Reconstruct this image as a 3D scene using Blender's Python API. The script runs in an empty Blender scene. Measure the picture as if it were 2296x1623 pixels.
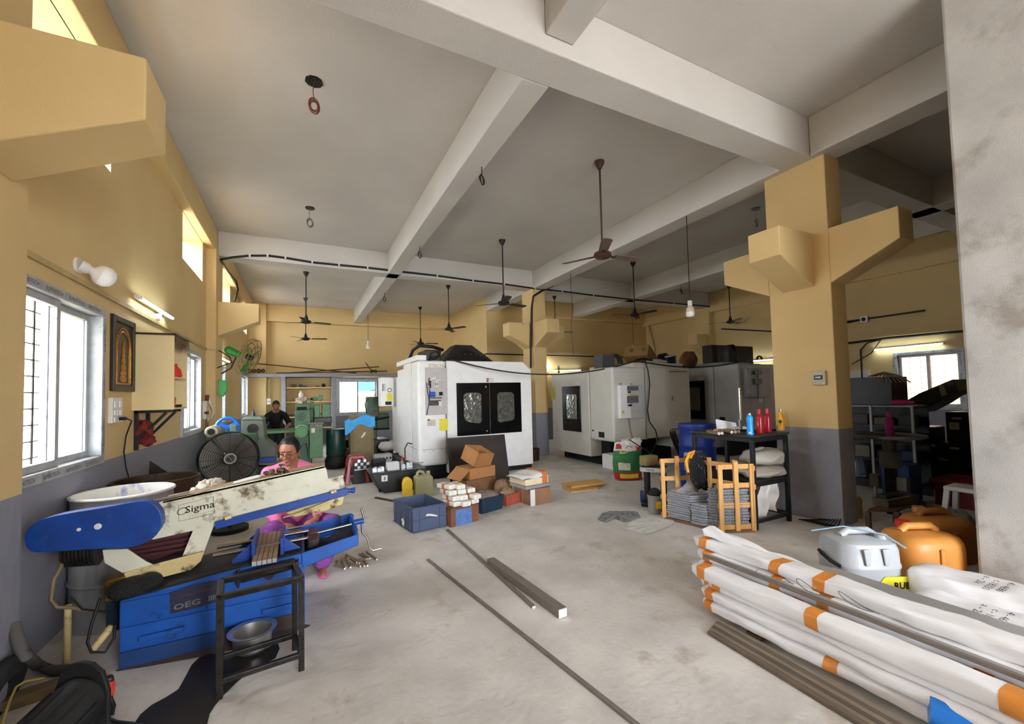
import bpy, bmesh, math, random
from mathutils import Vector as V, Matrix
R = math.radians
random.seed(7)
sc = bpy.context.scene
COL = sc.collection
# ---------------------------------------------------------------- camera
FPX, CXP, CYP, HC = 949.4, 1158.9, 846.6, 1.6
_a, _b, _c = R(27.03), R(2.28), R(-1.38)
_f = V((math.sin(_a)*math.cos(_b), math.cos(_a)*math.cos(_b), math.sin(_b)))
_r0 = V((math.cos(_a), -math.sin(_a), 0)); _u0 = _r0.cross(_f)
_r = math.cos(_c)*_r0 + math.sin(_c)*_u0
_u = -math.sin(_c)*_r0 + math.cos(_c)*_u0
CAM = V((0, 0, HC))
cd = bpy.data.cameras.new('camera'); cam = bpy.data.objects.new('camera', cd); COL.objects.link(cam)
mw = Matrix((_r, _u, -_f)).transposed().to_4x4(); mw.translation = CAM
cam.matrix_world = mw
cd.sensor_fit = 'HORIZONTAL'; cd.sensor_width = 36.0; cd.lens = FPX/2296*36
cd.shift_x = (1148-CXP)/2296; cd.shift_y = (CYP-811.5)/2296
cd.clip_start = 0.02; cd.clip_end = 300
sc.camera = cam
# ---------------------------------------------------------------- view, sky, daylight
sc.view_settings.view_transform = 'Standard'
sc.view_settings.look = 'None'
sc.view_settings.gamma = 1.0
sc.view_settings.use_curve_mapping = False
sc.view_settings.exposure = 0.42
wd = bpy.data.worlds.new('sky'); sc.world = wd; wd.use_nodes = True
bg = wd.node_tree.nodes['Background']
bg.inputs[0].default_value = (0.90, 0.96, 1.06, 1); bg.inputs[1].default_value = 18.0
sc.cycles.max_bounces = 10; sc.cycles.diffuse_bounces = 8
sc.cycles.sample_clamp_indirect = 8.0
def area(name, loc, rot, sx, sy, power, color=(1, 1, 1), portal=False):
    l = bpy.data.lights.new(name, 'AREA'); l.shape = 'RECTANGLE'; l.size = sx; l.size_y = sy
    l.energy = power; l.color = color
    if portal: l.cycles.is_portal = True
    o = bpy.data.objects.new(name, l); COL.objects.link(o); o.location = loc; o.rotation_euler = rot
    return o
# the open loading door behind the camera and the windows let the sky in
area('door_daylight', (2.45, -6.05, 1.95), (R(90), 0, 0), 4.1, 3.9, 1, portal=True)
# ---------------------------------------------------------------- pixel -> place helpers
def ray(x, y): return _f + _r*((x-CXP)/FPX) - _u*((y-CYP)/FPX)
def PZ(x, y, z=0.0): d = ray(x, y); return CAM + d*((z-HC)/d.z)
def PX(x, y, X): d = ray(x, y); return CAM + d*(X/d.x)
def PY(x, y, Y): d = ray(x, y); return CAM + d*(Y/d.y)
# ---------------------------------------------------------------- mesh builder
class G:
    def __init__(s, M=None): s.v = []; s.f = []; s.M = M
    def add(s, vs, fs):
        n = len(s.v)
        s.v += [s.M @ V(p) if s.M else V(p) for p in vs]
        s.f += [tuple(i+n for i in q) for q in fs]
        return s
    def box(s, x0, y0, z0, x1, y1, z1):
        x0, x1 = sorted((x0, x1)); y0, y1 = sorted((y0, y1)); z0, z1 = sorted((z0, z1))
        return s.add([(x0,y0,z0),(x1,y0,z0),(x1,y1,z0),(x0,y1,z0),(x0,y0,z1),(x1,y0,z1),(x1,y1,z1),(x0,y1,z1)],
            [(3,2,1,0),(4,5,6,7),(0,1,5,4),(1,2,6,5),(2,3,7,6),(3,0,4,7)])
    def cbox(s, c, d, rz=0, rx=0, ry=0):
        m = Matrix.Translation(V(c)) @ Matrix.Rotation(rz,4,'Z') @ Matrix.Rotation(ry,4,'Y') @ Matrix.Rotation(rx,4,'X')
        x, y, z = d[0]/2, d[1]/2, d[2]/2
        return s.add([m @ V(p) for p in [(-x,-y,-z),(x,-y,-z),(x,y,-z),(-x,y,-z),(-x,-y,z),(x,-y,z),(x,y,z),(-x,y,z)]],
            [(3,2,1,0),(4,5,6,7),(0,1,5,4),(1,2,6,5),(2,3,7,6),(3,0,4,7)])
    def bar(s, a, b, w, h, up=(0,0,1)):
        a, b = V(a), V(b); d = (b-a).normalized(); up = V(up)
        if abs(d.dot(up)) > .98: up = V((0,1,0))
        x = d.cross(up).normalized()*w/2; y = x.cross(d).normalized()*h/2
        return s.add([a-x-y,a+x-y,a+x+y,a-x+y,b-x-y,b+x-y,b+x+y,b-x+y],
            [(0,1,2,3),(7,6,5,4),(0,4,5,1),(1,5,6,2),(2,6,7,3),(3,7,4,0)])
    def cyl(s, a, b, r, r2=None, n=16, cap=True):
        a, b = V(a), V(b); r2 = r if r2 is None else r2
        d = (b-a).normalized(); x = d.orthogonal().normalized(); y = d.cross(x)
        vs = []
        for k in range(n):
            t = 2*math.pi*k/n; e = x*math.cos(t)+y*math.sin(t)
            vs += [a+e*r, b+e*r2]
        fs = [(2*k, (2*k+2)%(2*n), (2*k+3)%(2*n), 2*k+1) for k in range(n)]
        if cap: fs += [tuple(range(2*n-2,-1,-2)), tuple(range(1,2*n,2))]
        return s.add(vs, fs)
    def tube(s, pts, r, n=8, closed=False, rs=None):
        pts = [V(p) for p in pts]; m = len(pts); nrm = None; vs = []
        for i, p in enumerate(pts):
            if closed: t = pts[(i+1)%m]-pts[i-1]
            else: t = pts[min(i+1,m-1)]-pts[max(i-1,0)]
            t = t.normalized() if t.length > 1e-9 else V((0,0,1))
            nrm = t.orthogonal() if nrm is None else nrm - t*nrm.dot(t)
            if nrm.length < 1e-6: nrm = t.orthogonal()
            nrm = nrm.normalized(); b = t.cross(nrm); q = rs[i] if rs else r
            vs += [p+(nrm*math.cos(2*math.pi*k/n)+b*math.sin(2*math.pi*k/n))*q for k in range(n)]
        fs = [(i*n+k, i*n+(k+1)%n, ((i+1)%m)*n+(k+1)%n, ((i+1)%m)*n+k) for i in range(m if closed else m-1) for k in range(n)]
        if not closed: fs += [tuple(range(n-1,-1,-1)), tuple(range((m-1)*n, m*n))]
        return s.add(vs, fs)
    def lathe(s, prof, c=(0,0,0), n=24, m=None):
        vs = []; c = V(c); P = len(prof)
        for k in range(n):
            t = 2*math.pi*k/n
            for r_, z in prof:
                p = V((r_*math.cos(t), r_*math.sin(t), z)); vs.append((m @ p if m else p)+c)
        fs = [(k*P+i, ((k+1)%n)*P+i, ((k+1)%n)*P+i+1, k*P+i+1) for k in range(n) for i in range(P-1)]
        return s.add(vs, fs)
    def prism(s, pts, o, ux, uy, d):
        o, ux, uy = V(o), V(ux), V(uy); nn = ux.cross(uy).normalized()*d; n = len(pts)
        a = [o+ux*p[0]+uy*p[1] for p in pts]
        ar = sum(pts[i][0]*pts[(i+1)%n][1]-pts[(i+1)%n][0]*pts[i][1] for i in range(n))
        if (ar > 0) != (d > 0): a.reverse()
        return s.add(a+[p+nn for p in a], [tuple(range(n-1,-1,-1)), tuple(range(n,2*n))]+[(i,(i+1)%n,(i+1)%n+n,i+n) for i in range(n)])
    def ell(s, c, rx, ry, rz, n=16, m=10, rot=None):
        c = V(c); vs = []
        def q(t, p):
            w = V((rx*math.sin(p)*math.cos(t), ry*math.sin(p)*math.sin(t), rz*math.cos(p)))
            return (rot @ w if rot else w)+c
        vs.append(q(0,0))
        for j in range(1,m):
            vs += [q(2*math.pi*k/n, math.pi*j/m) for k in range(n)]
        vs.append(q(0,math.pi))
        fs = [(0,1+k,1+(k+1)%n) for k in range(n)]
        fs += [(1+(j-1)*n+k, 1+j*n+k, 1+j*n+(k+1)%n, 1+(j-1)*n+(k+1)%n) for j in range(1,m-1) for k in range(n)]
        L = len(vs)-1
        fs += [(1+(m-2)*n+(k+1)%n, 1+(m-2)*n+k, L) for k in range(n)]
        return s.add(vs, fs)
    def grid(s, fn, nu, nv, cu=False, cv=False):
        vs = [fn(i/(nu if cu else nu-1), j/(nv if cv else nv-1)) for i in range(nu) for j in range(nv)]
        fs = [(i*nv+j, ((i+1)%nu)*nv+j, ((i+1)%nu)*nv+(j+1)%nv, i*nv+(j+1)%nv)
              for i in range(nu if cu else nu-1) for j in range(nv if cv else nv-1)]
        return s.add(vs, fs)
    def slab(s, fn, nu, nv, t):
        # a sheet fn(u,v) given thickness t along +z of its own offset vector
        vs = []; 
        for q in (0, 1):
            vs += [V(fn(i/(nu-1), j/(nv-1)))+V((0,0,-t*q)) for i in range(nu) for j in range(nv)]
        N = nu*nv; fs = []
        for i in range(nu-1):
            for j in range(nv-1):
                a = (i*nv+j, (i+1)*nv+j, (i+1)*nv+j+1, i*nv+j+1)
                fs += [a, tuple(k+N for k in reversed(a))]
        rim = [(i,0) for i in range(nu)]+[(nu-1,j) for j in range(1,nv)]+[(i,nv-1) for i in range(nu-2,-1,-1)]+[(0,j) for j in range(nv-2,0,-1)]
        rim = [i*nv+j for i,j in rim]
        fs += [(rim[k], rim[k]+N, rim[(k+1)%len(rim)]+N, rim[(k+1)%len(rim)]) for k in range(len(rim))]
        return s.add(vs, fs)
def world_origin(o):
    p = V((0,0,0))
    while o: p += o.location; o = o.parent
    return p
def put(g, name, mat, parent=None, smooth=None, bevel=0, seg=2, origin=None, sub=0):
    """link a G as ONE mesh object; parts keep their thing's base as origin"""
    if parent is not None: org = world_origin(parent)
    elif origin is not None: org = V(origin)
    else:
        xs = [p.x for p in g.v]; ys = [p.y for p in g.v]; zs = [p.z for p in g.v]
        org = V(((min(xs)+max(xs))/2, (min(ys)+max(ys))/2, min(zs)))
    me = bpy.data.meshes.new(name)
    me.from_pydata([p-org for p in g.v], [], g.f); me.update()
    bm = bmesh.new(); bm.from_mesh(me); bmesh.ops.recalc_face_normals(bm, faces=bm.faces); bm.to_mesh(me); bm.free()
    o = bpy.data.objects.new(name, me); COL.objects.link(o)
    for m_ in (mat if isinstance(mat, (list, tuple)) else [mat]): me.materials.append(m_)
    if parent is not None: o.parent = parent
    else: o.location = org
    if bevel:
        b = o.modifiers.new('bevel', 'BEVEL'); b.width = bevel; b.segments = seg; b.limit_method = 'ANGLE'; b.angle_limit = R(40)
    if sub:
        b = o.modifiers.new('sub', 'SUBSURF'); b.levels = sub; b.render_levels = sub
    if smooth:
        for p in me.polygons: p.use_smooth = True
        me.set_sharp_from_angle(angle=R(smooth))
    return o
def thing(name, label, cat, loc=(0,0,0), group=None):
    o = bpy.data.objects.new(name, None); COL.objects.link(o); o.location = loc; o.empty_display_size = .1
    return tag(o, label, cat, group)
ORD = ['first','second','third','fourth','fifth','sixth','seventh','eighth','ninth','tenth','eleventh','twelfth','thirteenth','fourteenth','fifteenth','sixteenth']
def tag(o, label, cat, group=None):
    o['label'] = label; o['category'] = cat
    if group: o['group'] = group
    return o
def struct(o, label=None):
    o['kind'] = 'structure'
    if label: o['label'] = label
    return o
def stuff(o): o['kind'] = 'stuff'; return o
def dup(root, loc, label, rz=None, group=None):
    r = root.copy(); COL.objects.link(r); r.location = loc
    if rz is not None: r.rotation_euler = (0,0,rz)
    r['label'] = label
    if group: r['group'] = group
    for ch in list(root.children):
        c = ch.copy(); COL.objects.link(c); c.parent = r
        for g_ in list(ch.children):
            d = g_.copy(); COL.objects.link(d); d.parent = c
    return r
def text(s, name, mat, parent, o, ux, uy, h, flip=False, bold=0.0, depth=.0006, width=None):
    """flat lettering: string s, origin o (lower left), writing direction ux, up uy, letter height h"""
    cu = bpy.data.curves.new('t', 'FONT'); cu.body = s; cu.size = 1; cu.offset = bold; cu.resolution_u = 2
    ob = bpy.data.objects.new('t', cu); COL.objects.link(ob)
    me = bpy.data.meshes.new_from_object(ob.evaluated_get(bpy.context.evaluated_depsgraph_get()))
    bpy.data.objects.remove(ob); bpy.data.curves.remove(cu)
    xs = [v.co.x for v in me.vertices] or [0, 1]
    sx = h/.7 if width is None else width/max(1e-6, max(xs))
    o, ux, uy = V(o), V(ux).normalized(), V(uy).normalized(); nn = ux.cross(uy)*depth
    g = G(); g.add([o+ux*v.co.x*sx+uy*v.co.y*h/.7+nn for v in me.vertices], [tuple(p.vertices) for p in me.polygons])
    bpy.data.meshes.remove(me)
    return put(g, name, mat, parent)
# ---------------------------------------------------------------- materials
def lin(c):
    return tuple((x/255/12.92 if x/255 <= .04045 else ((x/255+.055)/1.055)**2.4) for x in c)
def mat(name, col, rough=.6, metal=0.0, var=.12, scale=6, dirt=None, damt=.5, dscale=5, bump=0.0, bscale=60, emit=0, trans=0, alpha=1, ior=1.45, sx=(1,1,1), spec=.5):
    m = bpy.data.materials.new(name); m.use_nodes = True; N = m.node_tree.nodes; L = m.node_tree.links
    b = N['Principled BSDF']; c = lin(col)
    b.inputs['Roughness'].default_value = rough; b.inputs['Metallic'].default_value = metal
    b.inputs['IOR'].default_value = ior; b.inputs['Specular IOR Level'].default_value = spec
    tc = N.new('ShaderNodeTexCoord'); mp = N.new('ShaderNodeMapping'); mp.inputs['Scale'].default_value = sx
    L.new(tc.outputs['Object'], mp.inputs[0])
    no = N.new('ShaderNodeTexNoise'); no.inputs['Scale'].default_value = scale; no.inputs['Detail'].default_value = 5
    L.new(mp.outputs[0], no.inputs['Vector'])
    rp = N.new('ShaderNodeValToRGB'); rp.color_ramp.elements[0].position = .3; rp.color_ramp.elements[1].position = .7
    rp.color_ramp.elements[0].color = tuple(max(0,x*(1-var)) for x in c)+(1,)
    rp.color_ramp.elements[1].color = tuple(min(1,x*(1+var)) for x in c)+(1,)
    L.new(no.outputs[0], rp.inputs[0]); out = rp.outputs[0]
    if dirt is not None:
        n2 = N.new('ShaderNodeTexNoise'); n2.inputs['Scale'].default_value = dscale; n2.inputs['Detail'].default_value = 8; n2.inputs['Roughness'].default_value = .65
        L.new(mp.outputs[0], n2.inputs['Vector'])
        r2 = N.new('ShaderNodeValToRGB'); t = .72-.3*damt
        r2.color_ramp.elements[0].position = t; r2.color_ramp.elements[1].position = min(1,t+.12)
        L.new(n2.outputs[0], r2.inputs[0])
        mx = N.new('ShaderNodeMix'); mx.data_type = 'RGBA'; mx.inputs[7].default_value = lin(dirt)+(1,)
        L.new(r2.outputs[0], mx.inputs[0]); L.new(out, mx.inputs[6]); out = mx.outputs[2]
    L.new(out, b.inputs['Base Color'])
    if bump:
        n3 = N.new('ShaderNodeTexNoise'); n3.inputs['Scale'].default_value = bscale; n3.inputs['Detail'].default_value = 4
        L.new(mp.outputs[0], n3.inputs['Vector'])
        bp = N.new('ShaderNodeBump'); bp.inputs['Strength'].default_value = bump; bp.inputs['Distance'].default_value = .01
        L.new(n3.outputs[0], bp.inputs['Height']); L.new(bp.outputs[0], b.inputs['Normal'])
    if emit:
        b.inputs['Emission Color'].default_value = c+(1,); b.inputs['Emission Strength'].default_value = emit
    if trans: b.inputs['Transmission Weight'].default_value = trans
    if alpha < 1: b.inputs['Alpha'].default_value = alpha
    return m
def wallmat(name, top, low, zsplit, var=.05, spots=True):
    m = mat(name, top, .8, var=var, scale=1.2, dirt=(120,95,60) if spots else None, damt=.0, dscale=2.2, bump=.15, bscale=90)
    N = m.node_tree.nodes; L = m.node_tree.links; b = N['Principled BSDF']
    src = b.inputs['Base Color'].links[0].from_socket
    ge = N.new('ShaderNodeNewGeometry'); sp = N.new('ShaderNodeSeparateXYZ'); L.new(ge.outputs['Position'], sp.inputs[0])
    cm = N.new('ShaderNodeMath'); cm.operation = 'LESS_THAN'; cm.inputs[1].default_value = zsplit; L.new(sp.outputs[2], cm.inputs[0])
    no = N.new('ShaderNodeTexNoise'); no.inputs['Scale'].default_value = 25; no.inputs['Detail'].default_value = 6
    rp = N.new('ShaderNodeValToRGB'); l = lin(low)
    rp.color_ramp.elements[0].color = tuple(x*.82 for x in l)+(1,); rp.color_ramp.elements[1].color = tuple(x*1.15 for x in l)+(1,)
    L.new(no.outputs[0], rp.inputs[0])
    mx = N.new('ShaderNodeMix'); mx.data_type = 'RGBA'; L.new(cm.outputs[0], mx.inputs[0]); L.new(src, mx.inputs[6]); L.new(rp.outputs[0], mx.inputs[7])
    L.new(mx.outputs[2], b.inputs['Base Color'])
    return m
YEL = (217,189,134); GRY = (140,140,150)
m_wall = wallmat('yellow over grey paint', YEL, GRY, 1.11)
m_yel = mat('yellow wall paint', YEL, .8, var=.05, scale=1.2, bump=.15, bscale=90)
m_ceil = mat('whitewashed plaster', (202,198,192), .9, var=.07, scale=.8, bump=.2, bscale=50)
m_plaster = mat('bare cement plaster', (182,180,176), .9, var=.16, scale=2.0, dirt=(150,144,136), damt=.5, dscale=1.6, bump=.35, bscale=120)
m_greytrim = mat('grey painted concrete', (150,150,158), .8, var=.1, scale=6)
m_black = mat('black paint', (22,22,23), .45, var=.3, scale=15)
m_blackmatte = mat('dull black', (14,14,14), .75, var=.3)
m_steel = mat('worn steel', (150,148,144), .35, .9, var=.25, scale=20)
m_dsteel = mat('oily dark steel', (52,48,44), .4, .6, var=.4, scale=18, dirt=(20,17,14), damt=.6, dscale=9)
m_white = mat('white enamel', (238,237,234), .4, var=.04, dirt=(176,170,158), damt=.05, dscale=3)
m_offwhite = mat('white plastic', (222,220,214), .4, var=.05)
m_wire = mat('black cable', (18,18,18), .5, var=.1)
m_glass = mat('clear glass', (240,246,245), .02, trans=1, var=0, ior=1.1, spec=.3)
def frosted(name, col, rough=.4, bump=.6, bscale=9):
    m = mat(name, col, rough, trans=1, var=.03, ior=1.15, bump=bump, bscale=bscale); return m
m_frost = frosted('patterned frosted glass', (236,244,240))
m_brownglass = frosted('brown film glass', (116,92,78), .5)
m_tube = mat('lit tube', (235,250,255), .4, emit=22, var=0)
m_bulb = mat('lit bulb', (255,250,235), .4, emit=35, var=0)
# ================================================================ ROOM SHELL
XL, XF, ZC = -1.53, -1.40, 4.85          # left wall, face of its columns and ring beam, ceiling
YB, XR = 16.65, 12.4                      # back wall, right wall
def holed(axis, a0, a1, u0, u1, z0, z1, holes):
    """wall slab between a0..a1 on the axis, u and z span, rectangular holes (u0,u1,z0,z1); one closed mesh"""
    us = sorted({u0, u1, *[h[0] for h in holes], *[h[1] for h in holes]}); zs = sorted({z0, z1, *[h[2] for h in holes], *[h[3] for h in holes]})
    def fill(i, j):
        if not (0 <= i < len(us)-1 and 0 <= j < len(zs)-1): return False
        cu, cz = (us[i]+us[i+1])/2, (zs[j]+zs[j+1])/2
        return not any(h[0] < cu < h[1] and h[2] < cz < h[3] for h in holes)
    idx = {}; vs = []; fs = []
    def vid(i, j, k):
        if (i,j,k) not in idx:
            idx[(i,j,k)] = len(vs); a = (a0, a1)[k]
            vs.append((a, us[i], zs[j]) if axis == 'x' else (us[i], a, zs[j]))
        return idx[(i,j,k)]
    for i in range(len(us)-1):
        for j in range(len(zs)-1):
            if not fill(i, j): continue
            for k in (0, 1): fs.append(tuple(vid(*q, k) for q in ((i,j),(i+1,j),(i+1,j+1),(i,j+1))))
            for (di,dj), (p,q) in {(-1,0):((i,j),(i,j+1)),(1,0):((i+1,j),(i+1,j+1)),(0,-1):((i,j),(i+1,j)),(0,1):((i,j+1),(i+1,j+1))}.items():
                if not fill(i+di, j+dj): fs.append((vid(*p,0), vid(*q,0), vid(*q,1), vid(*p,1)))
    g = G(); g.add(vs, fs); return g
# floor: smooth dusty concrete
m_floor = mat('dusty concrete', (206,202,196), .75, var=.16, scale=2.2, dirt=(182,174,162), damt=.5, dscale=3.2, bump=.5, bscale=24)
g = G(); g.box(-1.9,-6.0,-.2, 12.8,17,0); struct(put(g,'floor',m_floor))
g = G(); g.box(-1.9,-6.0,ZC, 12.8,17,ZC+.2); struct(put(g,'ceiling',m_ceil))
ZW0, ZW1 = 1.10, 2.42
LWIN = [(3.46,4.86),(7.55,8.83),(10.3,11.4),(14.2,15.85)]
LCLE = [(2.9,5.0),(7.6,9.0),(10.7,12.2),(14.2,15.75)]
holes = [(a,b,ZW0,ZW1) for a,b in LWIN]+[(a,b,3.70,4.40) for a,b in LCLE]+[]
struct(put(holed('x', XL-.34, XL, -6.0, 17, 0, ZC, holes), 'wall_left', m_wall))
# back wall (window and an open alcove of shelves)
BW = (1.13,2.60,.98,2.33)
struct(put(holed('y', YB, YB+.3, -1.53, 5.43, 0, ZC, [BW]), 'wall_back', m_wall))
g = G(); g.box(5.43,12.75,0, 12.8,16.95,ZC); struct(put(g,'wall_rear_block',m_wall))
RWIN = (3.62,4.82,1.05,2.36)
struct(put(holed('x', XR, XR+.3, -6.0, 12.75, 0, ZC, [RWIN]), 'wall_right', m_wall))
struct(put(holed('y', -6.3, -6.0, -1.87, 12.8, 0, ZC, [(0.4,4.5,.0,3.9)]), 'wall_front', m_wall))
g = G(); g.box(4.6,-.6,0, 5.1,1.35,ZC); struct(put(g,'wall_near_pier',m_plaster,bevel=.02))
g = G(); g.box(4.75,-6.0,0, 5.05,-.6,ZC); struct(put(g,'wall_bay_darkener',m_plaster))  # added out of view: blocks the door light so the right bay darkens
g = G(); g.box(-1.53,-1.4,0, .5,-1.2,ZC); struct(put(g,'wall_corbel_shade',m_yel))  # added unseen behind the camera to keep door light off the near-left corbel
n_trim = [0]
def trim(g, m, label=None, bevel=.012):
    n_trim[0] += 1; return struct(put(g, 'trim_%d' % n_trim[0], m, bevel=bevel), label)
# beams: two runs along the hall, two across, ring beam on the left wall
g = G(); g.box(1.735,3.16,4.37, 2.01,16.62,ZC); trim(g,m_ceil)
g = G(); g.box(1.76,-6.0,4.49, 2.03,2.8,ZC); trim(g,m_ceil)
g = G(); g.box(5.44,-6.0,4.37, 5.80,2.8,ZC); trim(g,m_ceil)
g = G(); g.box(5.44,3.16,4.37, 5.80,12.75,ZC); trim(g,m_ceil)
g = G(); g.box(8.8,-6.0,4.37, 9.15,12.75,ZC); trim(g,m_ceil)
g = G(); g.box(XF,2.805,4.37, 12.4,3.16,ZC); trim(g,m_ceil)
g = G(); g.box(XF,9.62,4.37, 12.4,9.97,ZC); trim(g,m_ceil)
g = G(); g.box(XL-.02,-6.0,4.40, XF,16.65,ZC); trim(g,m_yel)
g = G(); g.box(XF,16.42,4.28, 5.43,16.67,ZC); trim(g,m_yel)
g = G(); g.box(12.22,-6.0,4.2, 12.42,12.75,ZC); trim(g,m_yel)
g = G(); g.box(5.80,12.6,4.3, 12.25,12.77,ZC); trim(g,m_yel)
# columns with corbel arms
def column(x0, x1, y0, y1, arms, top=ZC, z=(2.82,3.13,3.47), reach=.66, label=None, w=.38):
    g = G(); g.box(x0,y0,0, x1,y1,top)
    cy, cx = (y0+y1)/2, (x0+x1)/2
    pr = lambda s: [(0,z[0]),(s*reach,z[1]),(s*reach,z[2]),(0,z[2])]
    for a in arms:
        if a == 'x-': g.prism(pr(-1), (x0,cy-w/2,0), (1,0,0), (0,0,1), -w)
        if a == 'x+': g.prism(pr(1), (x1,cy-w/2,0), (1,0,0), (0,0,1), -w)
        if a == 'y-': g.prism(pr(-1), (x0,y0,0), (0,1,0), (0,0,1), min(w,x1-x0))
        if a == 'y+': g.prism(pr(1), (x0,y1,0), (0,1,0), (0,0,1), min(w,x1-x0))
    return trim(g, m_wall, label, bevel=.01)
column(5.54,5.86,2.70,3.43,('x-','x+','y-','y+'),4.375,label='yellow pillar with four corbel arms beside the workbench')
column(5.43,5.80,9.60,10.22,('x-','x+','y-','y+'),4.375,label='yellow corbelled pillar behind the white milling machines')
column(XL-.02,XF,2.70,3.42,('x+',),4.42,label='nearest yellow wall column with a corbel')
column(XL-.02,XF+.02,9.32,10.04,('x+',),4.42,label='far yellow wall column with a corbel by the green fan')
column(12.2,12.42,9.62,10.2,('x-',),4.3,reach=.5,label='corbelled column on the right wall')
g = G(); g.box(XL-.02,16.3,0, -1.03,16.67,ZC); trim(g,m_wall)
# loft slab, posts and alcove shelves at the back
g = G(); g.box(XL,15.95,2.37, 3.6,16.66,2.48); trim(g,m_greytrim)
g = G(); g.box(-.58,16.0,0, -.45,16.66,2.37); trim(g,m_greytrim)
g = G(); g.box(.94,16.0,0, 1.08,16.66,2.37); trim(g,m_greytrim)
g = G(); g.box(3.4,16.0,0, 3.54,16.66,2.37); trim(g,m_greytrim)
for z in (.62,1.02,1.52,2.0):
    g = G(); g.box(-.45,16.05,z-.02, .94,16.66,z+.02); trim(g,m_yel)
# ---------------------------------------------------------------- windows
m_frame = mat('aluminium frame with torn white film', (176,178,180), .45, .2, var=.15, scale=12, dirt=(110,110,112), damt=.45, dscale=14)
m_film = mat('printed film letters', (40,40,44), .6, var=0)
def window(n, axis, a, u0, u1, z0, z1, s, panes, letters=True, glass2=None):
    """two sliding sashes in a flush frame; s = direction of the room"""
    P = (lambda u, z, d: V((a+s*d, u, z))) if axis == 'x' else (lambda u, z, d: V((u, a+s*d, z)))
    def bx(g, ua, ub, za, zb, d0, d1):
        p, q = P(ua,za,d0), P(ub,zb,d1); g.box(p.x,p.y,p.z,q.x,q.y,q.z)
    root = bpy.data.objects.new('window_%d' % n, None); COL.objects.link(root); root.location = P((u0+u1)/2, z0, 0); root['kind'] = 'structure'
    g = G(); e = .07
    bx(g,u0,u1,z0,z0+e,-.12,.03); bx(g,u0,u1,z1-e,z1,-.12,.03); bx(g,u0,u0+e,z0+e,z1-e,-.12,.03); bx(g,u1-e,u1,z0+e,z1-e,-.12,.03)
    fr = put(g,'window_frame',m_frame,root,bevel=.006)
    um = (u0+u1)/2; t = .05
    for (ua,ub,d), pm in zip(((u0+e,um+.025,-.03),(um-.025,u1-e,-.075)), panes):
        g = G(); bx(g,ua,ub,z0+e,z0+e+t,d-.02,d+.02); bx(g,ua,ub,z1-e-t,z1-e,d-.02,d+.02); bx(g,ua,ua+t,z0+e+t,z1-e-t,d-.02,d+.02); bx(g,ub-t,ub,z0+e+t,z1-e-t,d-.02,d+.02)
        sh = put(g,'sash',m_frame,root,bevel=.004)
        if pm:
            g = G(); bx(g,ua+t,ub-t,z0+e+t,z1-e-t,d-.004,d+.004); put(g,'pane',pm,sh)
    g = G(); k = 11
    for i in range(1,k):
        z = z0+(z1-z0)*i/k; g.cyl(P(u0,z,-.24),P(u1,z,-.24),.006,n=6)
    for i in range(1,6):
        u = u0+(u1-u0)*i/6; g.cyl(P(u,z0,-.23),P(u,z1,-.23),.008,n=6)
    stuff(put(g,'grille',m_dsteel,root))
    if letters:
        ux = V((0,1,0)) if axis == 'x' else V((1,0,0)); h = .028
        if axis == 'x' and s < 0: ux = -ux
        def put_t(u, z, up=False, w=None):
            o = P(u, z, .0315)
            if up: text('ELFENSTECH','lettering',m_film,fr,o,(0,0,1),-ux,h)
            else: text('ELFENSTECH','lettering',m_film,fr,o,ux,(0,0,1),h)
        k = 4
        for i in range(k):
            u = u0+.1+(u1-u0-.15)*i/k
            if axis == 'x' and s < 0: u = u1-.1-(u1-u0-.15)*i/k
            put_t(u, z1-.05); put_t(u, z0+.02)
        for i in range(3):
            put_t(u0+.05, z0+.15+i*.4, True); put_t(u1-.02, z0+.15+i*.4, True)
    return root
window(1,'x',XL,3.46,4.86,ZW0,ZW1,1,(None,m_frost))
window(2,'x',XL,7.55,8.83,ZW0,ZW1,1,(m_frost,None),letters=False)
window(3,'x',XL,10.3,11.4,ZW0,ZW1,1,(m_frost,m_frost),letters=False)
window(4,'x',XL,14.2,15.85,ZW0,ZW1,1,(m_frost,m_frost),letters=False)
window(5,'y',YB,*BW,-1,(m_frost,None),letters=False)
window(6,'x',XR,*RWIN,-1,(m_brownglass,m_brownglass))
# clerestory grilles
n = 7
for (a,b) in LCLE:
    root = bpy.data.objects.new('window_%d' % n, None); COL.objects.link(root); root.location = (XL-.3,(a+b)/2,3.7); root['kind'] = 'structure'; n += 1
    g = G()
    for i in range(1,5): g.cyl((XL-.3,a,3.7+.7*i/5),(XL-.3,b,3.7+.7*i/5),.008,n=6)
    k = int((b-a)/.15)
    for i in range(1,k): g.cyl((XL-.29,a+(b-a)*i/k,3.7),(XL-.29,a+(b-a)*i/k,4.4),.008,n=6)
    g.bar((XL-.3,a,4.39),(XL-.3,b,4.39),.03,.03); g.bar((XL-.3,a,3.71),(XL-.3,b,3.71),.03,.03)
    stuff(put(g,'grille',m_black,root))
# portals for the sky light
for a,b in LWIN: area('window_daylight',(XL-.36,(a+b)/2,(ZW0+ZW1)/2),(0,R(-90),0),ZW1-ZW0,b-a,1,portal=True)
for a,b in LCLE: area('window_daylight',(XL-.36,(a+b)/2,4.05),(0,R(-90),0),.7,b-a,1,portal=True)
area('window_daylight',((BW[0]+BW[1])/2,YB+.32,(BW[2]+BW[3])/2),(R(-90),0,0),BW[1]-BW[0],BW[3]-BW[2],1,portal=True)
area('window_daylight',(XR+.32,(RWIN[0]+RWIN[1])/2,(RWIN[2]+RWIN[3])/2),(0,R(90),0),RWIN[3]-RWIN[2],RWIN[1]-RWIN[0],1,portal=True)
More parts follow.
